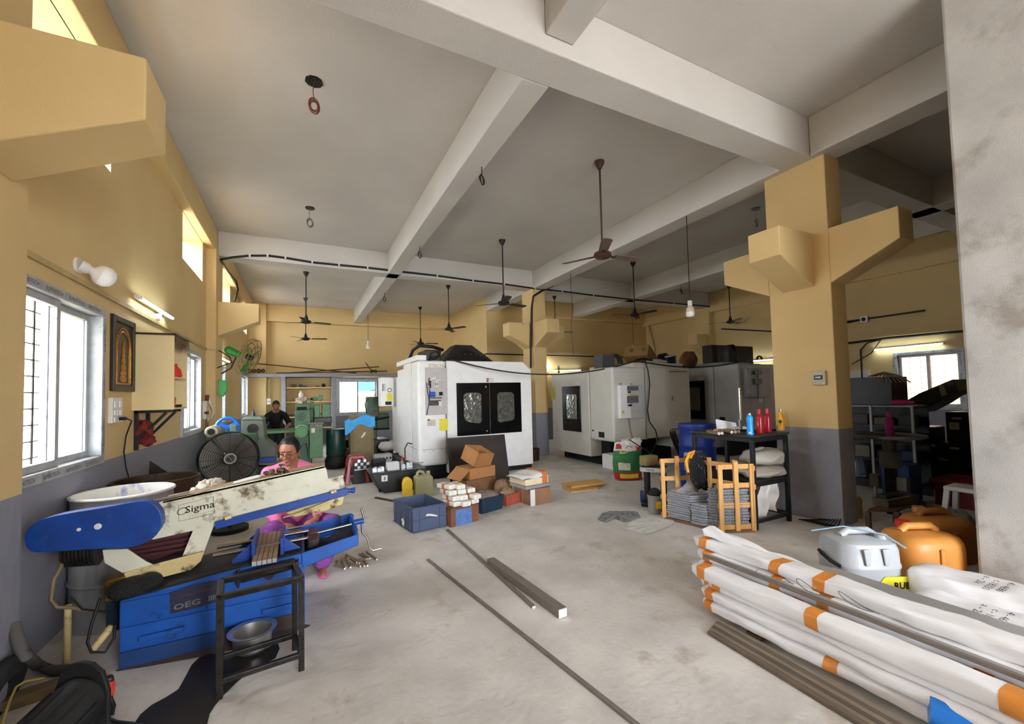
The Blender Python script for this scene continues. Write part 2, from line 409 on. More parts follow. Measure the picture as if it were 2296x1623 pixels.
# outside: yard and neighbouring buildings seen through the panes
m_yard = mat('pale yard concrete', (190,184,174), .9)
m_neigh = mat('cream neighbour wall', (232,214,190), .9, var=.05)
g = G(); g.box(-40,-40,-.5, 45,50,-.25); struct(put(g,'floor_yard',m_yard))
g = G(); g.box(-6.5,-4,-.25, -6.2,9.5,1.3); tag(put(g,'compound_wall',m_neigh),'low cream compound wall outside the left windows','wall')
m_bluetarp = mat('blue sheet roof', (40,130,215), .5, var=.08)
t = thing('yard_shed','pale shed with a curved blue roof seen through the back window','shed',(2.6,21.5,-.25))
g = G(); g.box(.4,21,-.25, 6.5,25,1.75); put(g,'shed_wall',m_neigh,t)
g = G(); g.prism([(0,1.7),(3,2.0),(6.4,1.85),(6.4,2.25),(3,2.5),(0,2.2)],(.2,25.2,0),(1,0,0),(0,0,1),4.5); put(g,'shed_roof',m_bluetarp,t)
# ================================================================ BAND SAW (front left)
m_blue = mat('blue machine paint', (24,80,160), .4, var=.14, scale=7, dirt=(14,36,70), damt=.32, dscale=6, bump=.05)
m_dblue = mat('dark blue cover paint', (20,62,138), .42, var=.25, scale=9, dirt=(52,92,160), damt=.4, dscale=5)
m_cream = mat('oil stained cream paint', (208,206,184), .5, var=.1, scale=5, dirt=(104,84,52), damt=.56, dscale=6)
m_creamold = mat('yellowed cream paint', (204,184,128), .5, var=.12, dirt=(70,52,30), damt=.6, dscale=8)
m_chips = mat('black oily swarf', (38,38,40), .6, .3, var=.6, scale=90, bump=1, bscale=160)
m_rust = mat('rusty brown dirt', (76,58,44), .8, var=.3, scale=12)
m_maroon = mat('maroon casting', (70,26,28), .5, var=.2)
m_steelbright = mat('bright steel', (205,203,198), .22, 1, var=.1, scale=30)
m_bar = mat('brown mill scale steel', (150,126,102), .5, .3, var=.2, scale=14, sx=(1,8,8))
m_cut = mat('fresh cut steel end', (226,226,226), .35, .5, var=.05)
YS = 3.44
m_ink0 = mat('stencil ink', (52,44,32), .7, var=.3, scale=40)
def xz(pts, Y): return [(PY(x,y,Y).x, PY(x,y,Y).z) for x,y in pts]
def plate(g, pts, Y, d): g.prism(xz(pts,Y), (0,Y,0), (1,0,0), (0,0,1), -d)
def pbox(g, x0,y0,x1,y1,Y,d):
    xm, ym = (x0+x1)/2, (y0+y1)/2
    return g.box(PY(x0,ym,Y).x,Y,PY(xm,y1,Y).z, PY(x1,ym,Y).x,Y+d,PY(xm,y0,Y).z)
saw = thing('band_saw','large blue horizontal band saw with an oil stained cream arm','band saw',(-.49,YS+.28,0))
g = G(); g.prism([(-.99,.0),(-.99,.40),(-.72,.43),(-.45,.465),(.02,.50),(.02,0)],(0,YS+.012,0),(1,0,0),(0,0,1),-.55); put(g,'cabinet',m_blue,saw,bevel=.008)
for (x0,x1,z0,z1) in ((-.985,-.56,.25,.395),(-.555,.015,.25,.43),(-.985,.015,.105,.24)):
    g = G(); g.box(x0,YS,z0,x1,YS+.02,z1); put(g,'cabinet_panel',m_blue,saw,bevel=.006)
g = G(); g.box(-.985,YS-.002,.0,.015,YS+.02,.095); put(g,'plinth_panel',mat('scraped dark plinth paint',(24,58,110),.5,dirt=(64,46,34),damt=.75,dscale=3.5),saw,bevel=.004)
for x in (-.78,-.13):
    g = G(); g.bar((x-.11,YS-.012,.16),(x+.11,YS-.012,.165),.02,.03); g.box(x-.12,YS-.006,.145,x-.105,YS+.004,.185); g.box(x+.105,YS-.006,.145,x+.12,YS+.004,.185)
    put(g,'handle',m_blue,saw,bevel=.005)
g = G(); g.prism([(-.74,.27),(-.745,.40),(-.62,.425),(-.47,.43),(-.465,.29),(-.6,.275)],(0,YS-.003,0),(1,0,0),(0,0,1),-.006)
npl = put(g,'name_plate',mat('smeared dark sticker',(40,42,66),.5,var=.4,scale=14,sx=(1,1,7)),saw)
m_faint = mat('faded grey letters',(112,116,112),.6); m_faintred = mat('faded red letters',(104,58,56),.6)
text('OEG','lettering',m_faint,npl,(-.725,YS-.0045,.288),(1,0,.08),(0,0,1),.034,width=.14,bold=.02)
text('IIIII','lettering',m_faint,npl,(-.545,YS-.0045,.305),(1,0,.08),(0,0,1),.03,width=.06,bold=.02)
text('CUTTING MACHINE','lettering',m_faintred,npl,(-.72,YS-.0045,.352),(1,0,.1),(0,0,1),.018,width=.24)
# chip tray on the right
g = G(); g.prism([(.0,.40),(.38,.495),(.38,.575),(.0,.505)],(0,YS,0),(1,0,0),(0,0,1),-.018)
g.prism([(.0,.40),(.38,.495),(.38,.615),(.0,.56)],(0,YS+.5,0),(1,0,0),(0,0,1),-.018)
g.prism([(0,0),(.5,0),(.5,.11),(0,.08)],(.365,YS+.01,.497),(0,1,0),(0,0,1),.018)
g.add([(.0,YS,.40),(.38,YS,.495),(.38,YS+.5,.495),(.0,YS+.5,.40)],[(0,1,2,3)])
put(g,'chip_tray',m_blue,saw,bevel=.004)
g = G(); g.grid(lambda u,v: V((.01+.35*u, YS+.02+.46*v, .425+.09*u+.022*math.sin(9*u+3*v)*math.sin(5*v)+.05*max(0,u-.6)*math.sin(3*v))),20,20); stuff(put(g,'swarf',m_chips,saw,smooth=60))
g = G(); g.prism([(-.97,.39),(-.97,.412),(-.72,.442),(-.45,.476),(.0,.51),(.0,.38)],(0,YS+.03,0),(1,0,0),(0,0,1),-.5); put(g,'bed',m_chips,saw,bevel=.01)
# guide rails and vice
g = G(); g.cyl((-.55,YS+.20,.53),(.05,YS+.20,.55),.014); g.cyl((-.55,YS+.36,.54),(.05,YS+.36,.56),.014); g.cyl((.05,YS+.27,.55),(.36,YS+.27,.585),.010)
put(g,'guide_rail',m_steelbright,saw,smooth=40)
g = G(); g.box(.04,YS+.1,.44,.12,YS+.4,.56); put(g,'rail_block',m_dsteel,saw,bevel=.008)
for nm, x0, s in (('fixed_jaw',-.30,-1),('moving_jaw',-.125,1)):
    g = G(); g.box(x0-.012,YS+.06,.455,x0+.012,YS+.44,.615)
    g.prism([(0,.455-.46),(s*.13,-.005),(s*.13,.04),(0,.15)],(x0,YS+.12,.46),(1,0,0),(0,0,1),-.012)
    g.prism([(0,-.005),(s*.13,-.005),(s*.13,.04),(0,.15)],(x0,YS+.36,.46),(1,0,0),(0,0,1),-.012)
    g.box(x0,YS+.06,.455,x0+s*.13,YS+.4,.475)
    put(g,nm,m_dblue,saw,bevel=.004)
g = G(); g.cyl((-.36,YS-.035,.425),(-.04,YS-.035,.455),.034,n=20); put(g,'roller',m_dsteel,saw,smooth=40)
for x in (-.375,-.025):
    g = G(); g.box(x-.006,YS-.06,.37,x+.006,YS+.02,.47); put(g,'roller_bracket',m_dsteel,saw)
g = G(); g.cyl((-.20,YS-.02,.40),(-.20,YS+.02,.40),.03,n=18); put(g,'oil_cap',m_dsteel,saw,smooth=40)
# crank handle
YC = YS+.25
g = G(); g.cyl((.375,YC,.60),(.45,YC,.605),.022); put(g,'crank_hub',m_dblue,saw,smooth=40)
pc = [PY(x,y,YC) for x,y in ((810,1140),(816,1162),(811,1176),(812,1193),(824,1206),(829,1228),(836,1234),(855,1229))]
g = G(); g.tube([pc[0],pc[1],pc[2],pc[3],pc[4],pc[5],pc[6],pc[7]],.009,n=10); put(g,'crank_handle',m_steelbright,saw,smooth=50)
g = G(); a = PY(788,1157,YC); b = PY(800,1190,YC); g.tube([a,b],.011); g.ell(a,.018,.018,.018); put(g,'lock_lever',m_dblue,saw,smooth=50)
g = G(); a = PY(762,1160,YS+.4); b = PY(762,1188,YS+.4); g.cyl(a,b,.007); g.cyl(a+V((0,0,.006)),a,.016); put(g,'stop_bolt',m_black,saw,smooth=50)
# arm
YA = YS+.20
g = G(); plate(g,[(330,1150),(332,1134),(365,1124),(560,1079),(727,1044),(732,1052),(736,1073),(769,1065),(775,1097),(482,1172),(457,1238),(407,1251),(432,1190),(343,1210),(320,1200)],YA,.012)
arm = put(g,'arm_guard',m_cream,saw,bevel=.003)
g = G(); pa, pb = PY(365,1124,YA), PY(728,1045,YA); g.add([pa,pb,pb+V((0,.15,.012)),pa+V((0,.15,.012)),pa-V((0,0,.012)),pb-V((0,0,.012)),pb+V((0,.15,0)),pa+V((0,.15,0))],[(0,1,2,3),(4,5,6,7),(0,1,5,4),(1,2,6,5),(2,3,7,6),(3,0,4,7)])
put(g,'arm_top',mat('grimy arm top',(142,118,92),.6,var=.2,dirt=(60,46,32),damt=.5,dscale=6),saw)
g = G(); plate(g,[(345,1150),(700,1062),(728,1075),(765,1085),(690,1115),(480,1165),(380,1190)],YA+.15,.012); put(g,'arm_back',m_creamold,saw)
g = G(); plate(g,[(481,1171),(778,1094),(783,1107),(775,1112),(483,1187)],YA-.035,.05); put(g,'blade_rail',m_dblue,saw,bevel=.004)
g = G(); a = PY(772,1099,YA-.01); b = PY(791,1100,YA-.01); g.cyl(a,b,.016); g.ell(b,.02,.02,.02); g.cyl(b+V((-.03,0,.01)),b+V((.02,0,.02)),.008); put(g,'tension_knob',m_dblue,saw,smooth=50)
for q in ((512,1160),(748,1102)):
    g = G(); p = PY(*q,YA-.04); g.cbox(p,(.04,.03,.02),ry=-R(14)); put(g,'guide_pad',m_creamold,saw,bevel=.003)
g = G(); plate(g,[(640,1150),(760,1108),(772,1112),(768,1132),(730,1146),(660,1160)],YA+.02,.1); put(g,'blade_wheel_guard',m_creamold,saw,bevel=.01)
g = G()
for k in range(5):
    g.tube([PY(635+8*k,1160-k*2,YA-.01-.005*k),PY(690+10*k,1146-5*k,YA-.02),PY(750+4*k,1122-3*k,YA-.01)],.004)
put(g,'band_blade',m_creamold,saw,smooth=60)
# maker's stencil on the arm
g = G(); e_ = YA-.0015; q4 = [PY(*p,e_) for p in ((400,1133),(478,1113),(481,1151),(401,1169))]
for a_,b_ in zip(q4,q4[1:]+q4[:1]): g.bar(a_,b_,.0012,.003,up=(0,1,0))
st_ = put(g,'stencil_frame',m_ink0,saw)
sd = (q4[2]-q4[3]).normalized(); su = V((0,0,1))
text('Sigma','lettering',m_ink0,saw,PY(414,1151,e_),tuple(sd),tuple(su),.045,width=.17,bold=.01)
g = G(); c_ = PY(409,1146,e_); g.tube([c_+V((.028*math.cos(t),0,.022*math.sin(t)+.006*math.cos(t))) for t in [2*math.pi*k/18 for k in range(18)]],.0022,5,closed=True); put(g,'stencil_ring',m_ink0,saw)
g = G()
for k in range(2):
    for j in range(9): p_ = PY(424+6*j,1160-1.5*j+5*k-2,e_); g.bar(p_,p_+sd*.009,.0012,.003,up=(0,1,0))
for j in range(14): p_ = PY(608+3.6*j,1103-.6*j,e_); g.bar(p_,p_+sd*.004,.0012,.003,up=(0,1,0))
stuff(put(g,'stencil_print',m_ink0,saw))
# lower hopper plates, frame casting, motor
g = G(); plate(g,[(229,1233),(285,1231),(326,1259),(342,1266),(305,1276),(274,1285),(234,1262)],YA-.07,.014); put(g,'hopper_plate',m_cream,saw,bevel=.003)
g = G(); plate(g,[(276,1284),(340,1267),(458,1237),(450,1258),(428,1278),(366,1294),(338,1284),(300,1318),(284,1300)],YA-.05,.014); put(g,'hopper_trough',m_creamold,saw,bevel=.003)
g = G(); plate(g,[(270,1215),(345,1205),(432,1188),(420,1228),(345,1262),(300,1245)],YA+.12,.05); put(g,'frame_casting',m_maroon,saw,bevel=.01)
g = G()
for k in range(4): g.bar(PY(285,1222+k*9,YA+.08),PY(425,1195+k*11,YA+.08),.02,.012)
put(g,'frame_rib',m_maroon,saw)
g = G(); g.cbox(PY(360,1262,YA+.1),(.3,.2,.05),ry=-R(10)); put(g,'slide_block',m_dsteel,saw,bevel=.01)
def stadium(pz): return [(40+x/5.467,1080+y/5.467) for x,y in pz]
WC = stadium([(75,680),(85,640),(110,600),(150,550),(200,510),(260,475),(330,450),(480,410),(700,370),(1000,325),(1300,270),(1450,245),(1520,240),(1580,240),(1630,255),(1680,285),(1720,330),(1748,370),(1762,420),(1770,500),(1760,550),(1735,600),(1700,650),(1660,690),(1610,725),(1560,750),(1490,778),(1420,800),(1300,813),(1100,820),(800,835),(450,860),(300,868),(220,868),(160,855),(120,825),(95,790),(80,740)])
YW = YS+.06
g = G(); plate(g,WC,YW,.012); wc = put(g,'wheel_cover',m_dblue,saw,bevel=.005)
g = G(); plate(g,[(200+(x-200)*.985,1180+(y-1180)*.96) for x,y in WC],YW+.012,.10); put(g,'wheel_cover_side',m_dblue,saw,smooth=30)
for q,r_ in (((220,1180),.018),((177,1187),.010)):
    g = G(); p = PY(*q,YW); g.cyl(p,p-V((0,.004,0)),r_,n=20); g.cyl(p,p-V((0,.012,0)),r_*.35,n=12); put(g,'washer',m_offwhite,saw,smooth=40)
g = G(); p = PY(150,1232,YW+.18); q = PY(225,1228,YW+.18); g.cyl(p,q,.09,n=24)
for k in range(9):
    e = p+(q-p)*(k+.5)/9; g.cyl(e-V((.006,0,0)),e+V((.006,0,0)),.105,n=24)
put(g,'motor',m_dsteel,saw,smooth=40)
g = G(); g.prism([(0,0),(.16,.0),(.16,.22),(.1,.26),(0,.2)],(-1.14,YS+.3,.12),(1,0,0),(0,0,1),-.2); put(g,'coolant_box',mat('dark teal box',(16,48,66),.5,dirt=(30,30,30),damt=.5),saw,bevel=.01)
g = G(); g.ell(PY(300,1318,YS+.12),.13,.1,.07,n=20); g.ell(PY(335,1305,YS+.1),.07,.07,.06); stuff(put(g,'swarf_heap',m_chips,saw,smooth=60))
g = G(); p = PY(250,1310,YS+.2); g.box(p.x-.04,p.y,p.z-.11,p.x+.08,p.y+.1,p.z+.03); put(g,'brass_valve_body',mat('dirty brass',(120,98,44),.4,.7,dirt=(40,34,20),damt=.6),saw,bevel=.012)
g = G(); g.tube([PY(132,1238,YS+.2),PY(138,1270,YS+.15),PY(120,1300,YS+.1),PY(114,1345,YS+.1),PY(128,1362,YS+.1),PY(160,1362,YS+.1),PY(215,1372,YS+.1)],.011); put(g,'hose',mat('yellowed hose',(120,104,74),.5,dirt=(40,34,26),damt=.6),saw,smooth=60)
g = G(); g.tube([PY(158,1338,YS+.06),PY(185,1366,YS+.04),PY(245,1372,YS+.02)],.006); g.tube([PY(225,1340,YS),PY(205,1400,YS-.02),PY(196,1440,YS-.04),PY(205,1462,YS-.06),PY(235,1462,YS-.05),PY(256,1430,YS-.02),PY(258,1400,YS-.02)],.008); put(g,'cable',m_wire,saw,smooth=60)
g = G(); g.cyl(PY(206,1458,YS-.02),PY(252,1402,YS+.02),.02,n=14); put(g,'coolant_spout',m_creamold,saw,smooth=40)
# flat bars in the vice
g0 = None
for k in range(5):
    x = -.275+.03*k
    pw = PZ(540+7.3*k,1243,.525)
    g = G(); g.bar((x,YS+.42,.565),(x-.012,YS-.03,.50),.027,.03)
    b_ = tag(put(g,'flat_bar',m_bar,bevel=.002),'brown flat steel bar in the saw vice, %s of five from the left' % ORD[k],'steel bar','bars clamped in the saw vice')
    g = G(); d = V((-.012,-.45,-.065)).normalized(); c = V((x-.012,YS-.03,.50)); g.bar(c,c+d*.003,.026,.029); put(g,'cut_end',m_cut,b_)
# bits lying on the arm
at_arm = lambda x, y, dy=.06: PY(x,y,YA+dy)
g = G(); c = at_arm(553,1078,.07)
g.tube([c+V((.085*math.cos(t)*(1 if math.cos(t)>0 else .9),.035*math.sin(t),.012+.016*math.cos(t))) for t in [2*math.pi*k/18 for k in range(18)]],.007,closed=True); g.tube([c+V((-.075,0,-.004)),c+V((0,.012,.012)),c+V((.08,-.015,.022))],.006)
tag(put(g,'wire_clip',m_offwhite,smooth=60),'white looped plastic clip lying on the saw arm','clip')
random.seed(3)
g = G(); c = at_arm(622,1066,.07)
for k in range(26): g.ell(c+V((random.uniform(-.075,.075),random.uniform(-.04,.04),random.uniform(-.005,.035)+.012)),random.uniform(.012,.024),random.uniform(.012,.02),random.uniform(.01,.018),n=7,m=5)
sh = tag(put(g,'shavings_clump',mat('greasy shavings',(92,78,56),.45,.4,var=.7,scale=40,bump=1)),'greasy clump of metal shavings on top of the saw arm','shavings')
g = G(); p = c+V((.03,0,.04)); g.cyl(p,p+V((0,0,.03)),.012,n=8); g.cyl(p+V((0,0,.03)),p+V((0,0,.045)),.022,n=6); put(g,'bolt',m_steelbright,sh)
def crumple(c, r, seed, sq=.75):
    random.seed(seed); g = G(); ph = [random.uniform(0,6) for _ in range(8)]
    def fn(u,v):
        t, p = 2*math.pi*u, math.pi*v
        k = r*(1+.22*math.sin(3*t+ph[0])*math.sin(2*p+ph[1])+.16*math.sin(5*t+ph[2]+3*p)+.12*math.sin(7*p+ph[3]-4*t))
        return V(c)+V((k*math.sin(p)*math.cos(t),k*math.sin(p)*math.sin(t),k*sq*math.cos(p)))
    return g.grid(fn,22,14,cu=True)
m_rag = mat('off white rag', (196,186,168), .9, var=.12, bump=.5, bscale=30)
for k,(q,r_,l) in enumerate((((445,1100),.045,'small off-white rag ball at the left end of the saw arm'),((462,1092),.06,'crumpled cream rag in the middle of the rags behind the saw arm'),((482,1086),.055,'crumpled cream rag nearest the drum fan behind the saw arm'))):
    tag(put(crumple(PY(*q,YA+.2),r_,k),'rag',m_rag,smooth=60),l,'rag')
g = G(); g.bar(PY(335,1130,YA+.03)+V((0,0,.014)),PY(424,1108,YA+.03)+V((0,0,.014)),.05,.006); tag(put(g,'metal_strip',m_steel),'pale flat metal strip lying along the saw arm by the blue cover','strip')
# ---------------------------------------------------------------- bench frame and pot in front of the saw
fr = thing('steel_stand','black welded steel stand frame in front of the blue saw','stand',(-.2,2.98,0))
A, B, Cc = PZ(492,1566), PZ(676,1502), PZ(661,1456); D = V((A.x-.03,A.y+(Cc.y-B.y),0)); h = .535
for p in (A,B,Cc,D):
    g = G(); g.cbox((p.x,p.y,h/2),(.032,.032,h)); put(g,'leg',m_dsteel,fr,bevel=.003)
m_shiny = mat('oily black angle iron', (44,42,40), .25, .8, var=.5, scale=25)
for p,q in ((A,B),(B,Cc),(Cc,D),(D,A)):
    g = G(); g.bar(p+V((0,0,h)),q+V((0,0,h)),.034,.03); put(g,'top_rail',m_shiny,fr,bevel=.003)
for p,q in ((A,B),(B,Cc),(Cc,D),(D,A)):
    g = G(); g.bar(p+V((0,0,.09)),q+V((0,0,.09)),.028,.028); put(g,'lower_rail',m_dsteel,fr,bevel=.003)
cp = (PZ(565,1462).x, 3.285, .004)
g = G(); g.lathe([(.0,.0),(.085,.0),(.105,.02),(.112,.11),(.135,.118),(.14,.125),(.133,.127),(.110,.119),(.100,.025),(.08,.008),(0,.008)],cp,n=36)
tag(put(g,'aluminium_pot',mat('dull aluminium',(196,194,190),.35,.9,var=.12,scale=9),smooth=40),'dull aluminium cooking pot on the wet floor behind the stand','pot')
m_oil = mat('wet oil', (44,39,34), .38, var=.35, scale=3, spec=.25)
def blob(px, name, m, label, cat, z=.003):
    pts = [PZ(x,y,z) for x,y in px]; c = sum(pts,V((0,0,0)))/len(pts); n = len(pts)
    vs = []
    for i in range(n):
        for t in (0,.5):
            p0,p1,p2,p3 = pts[i-1],pts[i],pts[(i+1)%n],pts[(i+2)%n]
            vs.append(.5*(2*p1+(p2-p0)*t+(2*p0-5*p1+4*p2-p3)*t*t+(3*p1-p0-3*p2+p3)*t**3))
    g = G(); g.add(vs,[tuple(range(len(vs)))])
    return tag(put(g,name,m),label,cat)
blob([(300,1623),(340,1580),(400,1545),(430,1490),(470,1465),(560,1470),(622,1440),(618,1475),(560,1505),(500,1560),(470,1600),(450,1640),(330,1660)],'oil_puddle',m_oil,'dark wet oil puddle spreading under the black stand','puddle')
blob([(262,1505),(420,1478),(560,1448),(685,1408),(690,1400),(640,1402),(500,1440),(300,1490)],'oil_puddle',mat('brown oil stain',(92,80,64),.4,var=.3,scale=5),'brown oil seep along the foot of the blue saw','puddle',.002)
# ---------------------------------------------------------------- drums by the left wall
m_drumgrey = mat('streaked galvanised drum', (150,148,146), .5, .15, var=.35, scale=6, dirt=(180,176,168), damt=.3, dscale=7, sx=(1,1,.25), bump=.1)
m_drumin = mat('paint splashed drum inside', (226,224,216), .5, var=.1, dirt=(30,80,190), damt=.55, dscale=6, sx=(1,1,.5))
m_drumbrown = mat('rusty oily drum', (66,50,32), .5, .3, var=.3, dirt=(24,18,12), damt=.6)
def drum(c, r, h, mo, mi, label):
    t = thing('open_drum',label,'drum',c)
    g = G(); g.lathe([(0,.0),(r,.0),(r,h*.33),(r+.012,h*.345),(r,h*.36),(r,h*.66),(r+.012,h*.675),(r,h*.69),(r,h),(r-.006,h),(r-.006,.02),(0,.02)],c,n=48); put(g,'shell',[mo],t,smooth=40)
    g = G(); g.lathe([(r-.008,h-.004),(r-.008,h*.6),(0,h*.6)],c,n=48); put(g,'lining',mi,t,smooth=40)
    g = G(); cc = V(c)+V((0,0,h)); g.tube([cc+V(((r+.003)*math.cos(a),(r+.003)*math.sin(a),0)) for a in [2*math.pi*k/48 for k in range(48)]],.012,closed=True); put(g,'rim',mi if mi is m_drumin else mo,t,smooth=60)
    return t
drum((-1.215,4.32,0),.295,.925,m_drumgrey,m_drumin,'open steel drum with white and blue paint spattered inside')
drum((-1.19,5.05,0),.31,.90,m_drumbrown,m_drumbrown,'open rusty brown drum behind the paint spattered drum')
g = G(); g.cyl(PZ(150,1490),PZ(150,1490)+V((0,0,.36)),.018,n=12); tag(put(g,'floor_pipe',m_creamold,smooth=40),'dirty upright plastic pipe standing before the drum','pipe')
g = G(); g.tube([PY(30,1400,3.36),PY(44,1450,3.3),PY(58,1470,3.25),PZ(85,1492,.03),PZ(120,1503,.03),PZ(160,1500,.03)],.028,n=12); tag(put(g,'fat_hose',mat('grey hose',(88,86,84),.6),smooth=60),'fat grey hose curving down to the floor by the column','hose')
# bottom-left: black pump, red plug, cord, timber, tyre
m_rub = mat('black rubber', (30,30,31), .6, var=.3, scale=20)
pump = thing('coolant_pump','greasy black motor lying on the floor at the lower left corner','motor',PZ(150,1610))
Yp = 2.62
g = G(); c0, c1 = PZ(60,1690,.10), PZ(190,1560,.17)
g.cyl(c0,c1,.115,n=28); put(g,'motor_body',m_rub,pump,smooth=40,bevel=.006)
ax = (c1-c0).normalized()
for k in range(12):
    a = 2*math.pi*k/12; x_ = ax.orthogonal().normalized(); y_ = ax.cross(x_); e = (x_*math.cos(a)+y_*math.sin(a))*.118
    g = G(); g.bar(c0+ax*.05+e,c1-ax*.06+e,.012,.014,up=e); put(g,'cooling_fin',m_rub,pump)
g = G(); g.prism([(-.13,-.15),(.13,-.15),(.13,.03),(.10,.12),(.05,.165),(0,.175),(-.05,.165),(-.1,.12),(-.13,.03)],c1,tuple(ax.cross(V((0,0,1))).normalized()),(0,0,1),.022); put(g,'end_plate',m_rub,pump,bevel=.006)
g = G(); e = c1+ax*.014; x_ = ax.cross(V((0,0,1))).normalized(); g.tube([e+x_*.04*math.cos(a)+V((0,0,1))*.045*math.sin(a)-V((0,0,.02)) for a in [2*math.pi*k/20 for k in range(20)]],.006,closed=True); put(g,'boss',m_dsteel,pump,smooth=60)
text('3','lettering',mat('white chalk',(228,228,224),.8),pump,c1+ax*.001-ax*.026+V((0,0,.07))-x_*.03,tuple(x_),(0,0,1),.035,bold=.03)
plug = thing('power_plug','red and black industrial plug with its cable at the lower left','plug',PZ(250,1590))
g = G(); g.cyl(PZ(214,1520,.13),PZ(236,1526,.13),.034,.028,n=14); put(g,'socket_body',mat('red plastic',(214,62,44),.4),plug,smooth=40,bevel=.003)
g = G(); g.cbox(PZ(238,1530,.125),(.06,.05,.055),rz=.4); put(g,'plug_housing',m_black,plug,bevel=.012)
g = G(); g.cyl(PZ(244,1536,.11),PZ(247,1562,.075),.027,.014,n=14); put(g,'cable_gland',mat('red plastic collar',(220,66,48),.4),plug,smooth=40)
g = G(); g.tube([PZ(247,1562,.075),PZ(255,1582,.03),PZ(252,1600,.012),PZ(238,1602,.012),PZ(226,1598,.012)],.010); put(g,'cable',m_wire,plug,smooth=60)
g = G(); g.tube([PZ(222,1570,.012),PZ(232,1590,.012),PZ(240,1612,.012),PZ(262,1620,.012),PZ(320,1626,.012)],.010); tag(put(g,'floor_cable',m_wire,smooth=60),'black cable running along the floor out of the lower left corner','cable')
g = G(); g.tube([PZ(0,1640,.06),PZ(22,1570,.09),PZ(36,1540,.1),PZ(55,1528,.1),PZ(100,1520,.08)],.006); tag(put(g,'yellow_rope',mat('yellow cord',(206,186,96),.6),smooth=60),'thin yellow cord lying at the lower left edge','cord')
g = G(); a = PZ(-30,1590,.03); b = PZ(140,1535,.03); g.bar(a,b,.09,.06); tag(put(g,'timber_offcut',mat('old timber',(120,104,78),.8,var=.2,sx=(1,6,6)),bevel=.006),'old grey timber lying behind the black motor','timber')
g = G(); c = PZ(-12,1562,.12); g.tube([c+V((.04*math.sin(a),.15*math.cos(a),.13*math.sin(a)-.0)) for a in [2*math.pi*k/28 for k in range(28)]],.045,n=12,closed=True); tag(put(g,'old_tyre',m_rub,smooth=60),'black tyre edge leaning at the foot of the near column','tyre')
# cut rods scattered on the floor by the woman
g = [(1480,850,1500,860)]
rods = [((756,1262),(781,1251)),((767,1253),(773,1275)),((775,1249),(786,1272)),((779,1247),(800,1261)),((776,1244),(801,1256)),((800,1258),(829,1251)),((806,1243),(829,1252)),((812,1240),(824,1250)),((822,1237),(845,1254)),((816,1254),(824,1268)),((805,1255),(817,1269)),((782,1262),(808,1270)),((752,1268),(775,1272)),((757,1257),(748,1262)),((790,1252),(806,1262))]
rods.sort(key=lambda r: min(r[0][0],r[1][0]))
for k,(a,b) in enumerate(rods):
    a, b = PZ(*a,.012), PZ(*b,.012); d = (b-a); 
    g = G(); g.bar(a,b,.016,.016); r_ = tag(put(g,'steel_rod',m_bar,bevel=.001),'short square steel rod, %s from the left in the pile by the saw' % ORD[k],'rod','cut rods scattered by the saw')
    g = G(); g.bar(b,b+d.normalized()*.002,.0155,.0155); put(g,'cut_end',m_cut,r_)
# ================================================================ LEFT WALL FITTINGS
m_wood = mat('dark wood frame', (44,36,30), .4, var=.2, scale=8)
pic = thing('framed_picture','dark framed tall picture with a gold arch ornament on the left wall','picture',(XL,5.31,1.72))
g = G(); y0,y1,z0,z1 = 5.03,5.59,1.72,2.42
g.box(XL,y0,z0,XL+.03,y0+.055,z1); g.box(XL,y1-.055,z0,XL+.03,y1,z1); g.box(XL,y0+.055,z0,XL+.03,y1-.055,z0+.055); g.box(XL,y0+.055,z1-.055,XL+.03,y1-.055,z1)
put(g,'frame',m_wood,pic,bevel=.005)
g = G(); g.box(XL,y0+.05,z0+.05,XL+.012,y1-.05,z1-.05); put(g,'backing',mat('dark brown print',(58,44,34),.4,dirt=(130,92,40),damt=.45,dscale=22),pic)
m_gold = mat('gold foil', (176,124,52), .35, .8, var=.35, scale=40)
g = G(); yc = 5.31
for r_ in (.19,.16): g.tube([V((XL+.014,yc+r_*math.cos(a),2.12+.2*math.sin(a)*r_/.19)) for a in [math.pi*k/20 for k in range(21)]],.008)
for s in (-1,1): g.tube([(XL+.014,yc+s*.19,2.12),(XL+.014,yc+s*.19,1.80)],.009); g.tube([(XL+.014,yc+s*.155,2.12),(XL+.014,yc+s*.155,1.80)],.006)
put(g,'gold_arch',m_gold,pic,smooth=60)
g = G()
for k in range(7): g.ell((XL+.014,yc,1.84+.055*k),.008,.085-.01*k,.035,n=12,m=8)
g.box(XL+.012,yc-.17,1.785,XL+.02,yc+.17,1.80)
put(g,'gold_ornament',m_gold,pic,smooth=60)
# shrine box on brackets
m_board = mat('cream laminate board', (226,204,152), .5, var=.04, scale=3)
shr = thing('hanging_cabinet','open cream wall cabinet with a dry leaf garland on black brackets','cabinet',(-1.36,5.85,1.53))
YBX, X1 = 5.6, -1.19
g = G(); g.box(XL,YBX,1.53,X1,YBX+.02,2.31); put(g,'side_panel',m_board,shr)
g = G(); g.box(XL,YBX+.55,1.53,X1,YBX+.57,2.31); put(g,'side_panel',m_board,shr)
g = G(); g.box(XL,YBX+.02,1.53,X1,YBX+.55,1.55); put(g,'bottom_panel',m_board,shr)
g = G(); g.box(XL,YBX+.02,1.86,X1-.01,YBX+.55,1.88); put(g,'shelf',m_board,shr)
g = G(); g.box(XL,YBX-.02,2.31,X1+.02,YBX+.6,2.33); put(g,'top_panel',m_wood,shr)
g = G(); g.box(XL,YBX+.02,1.55,XL+.012,YBX+.55,2.31); put(g,'back_panel',m_board,shr)
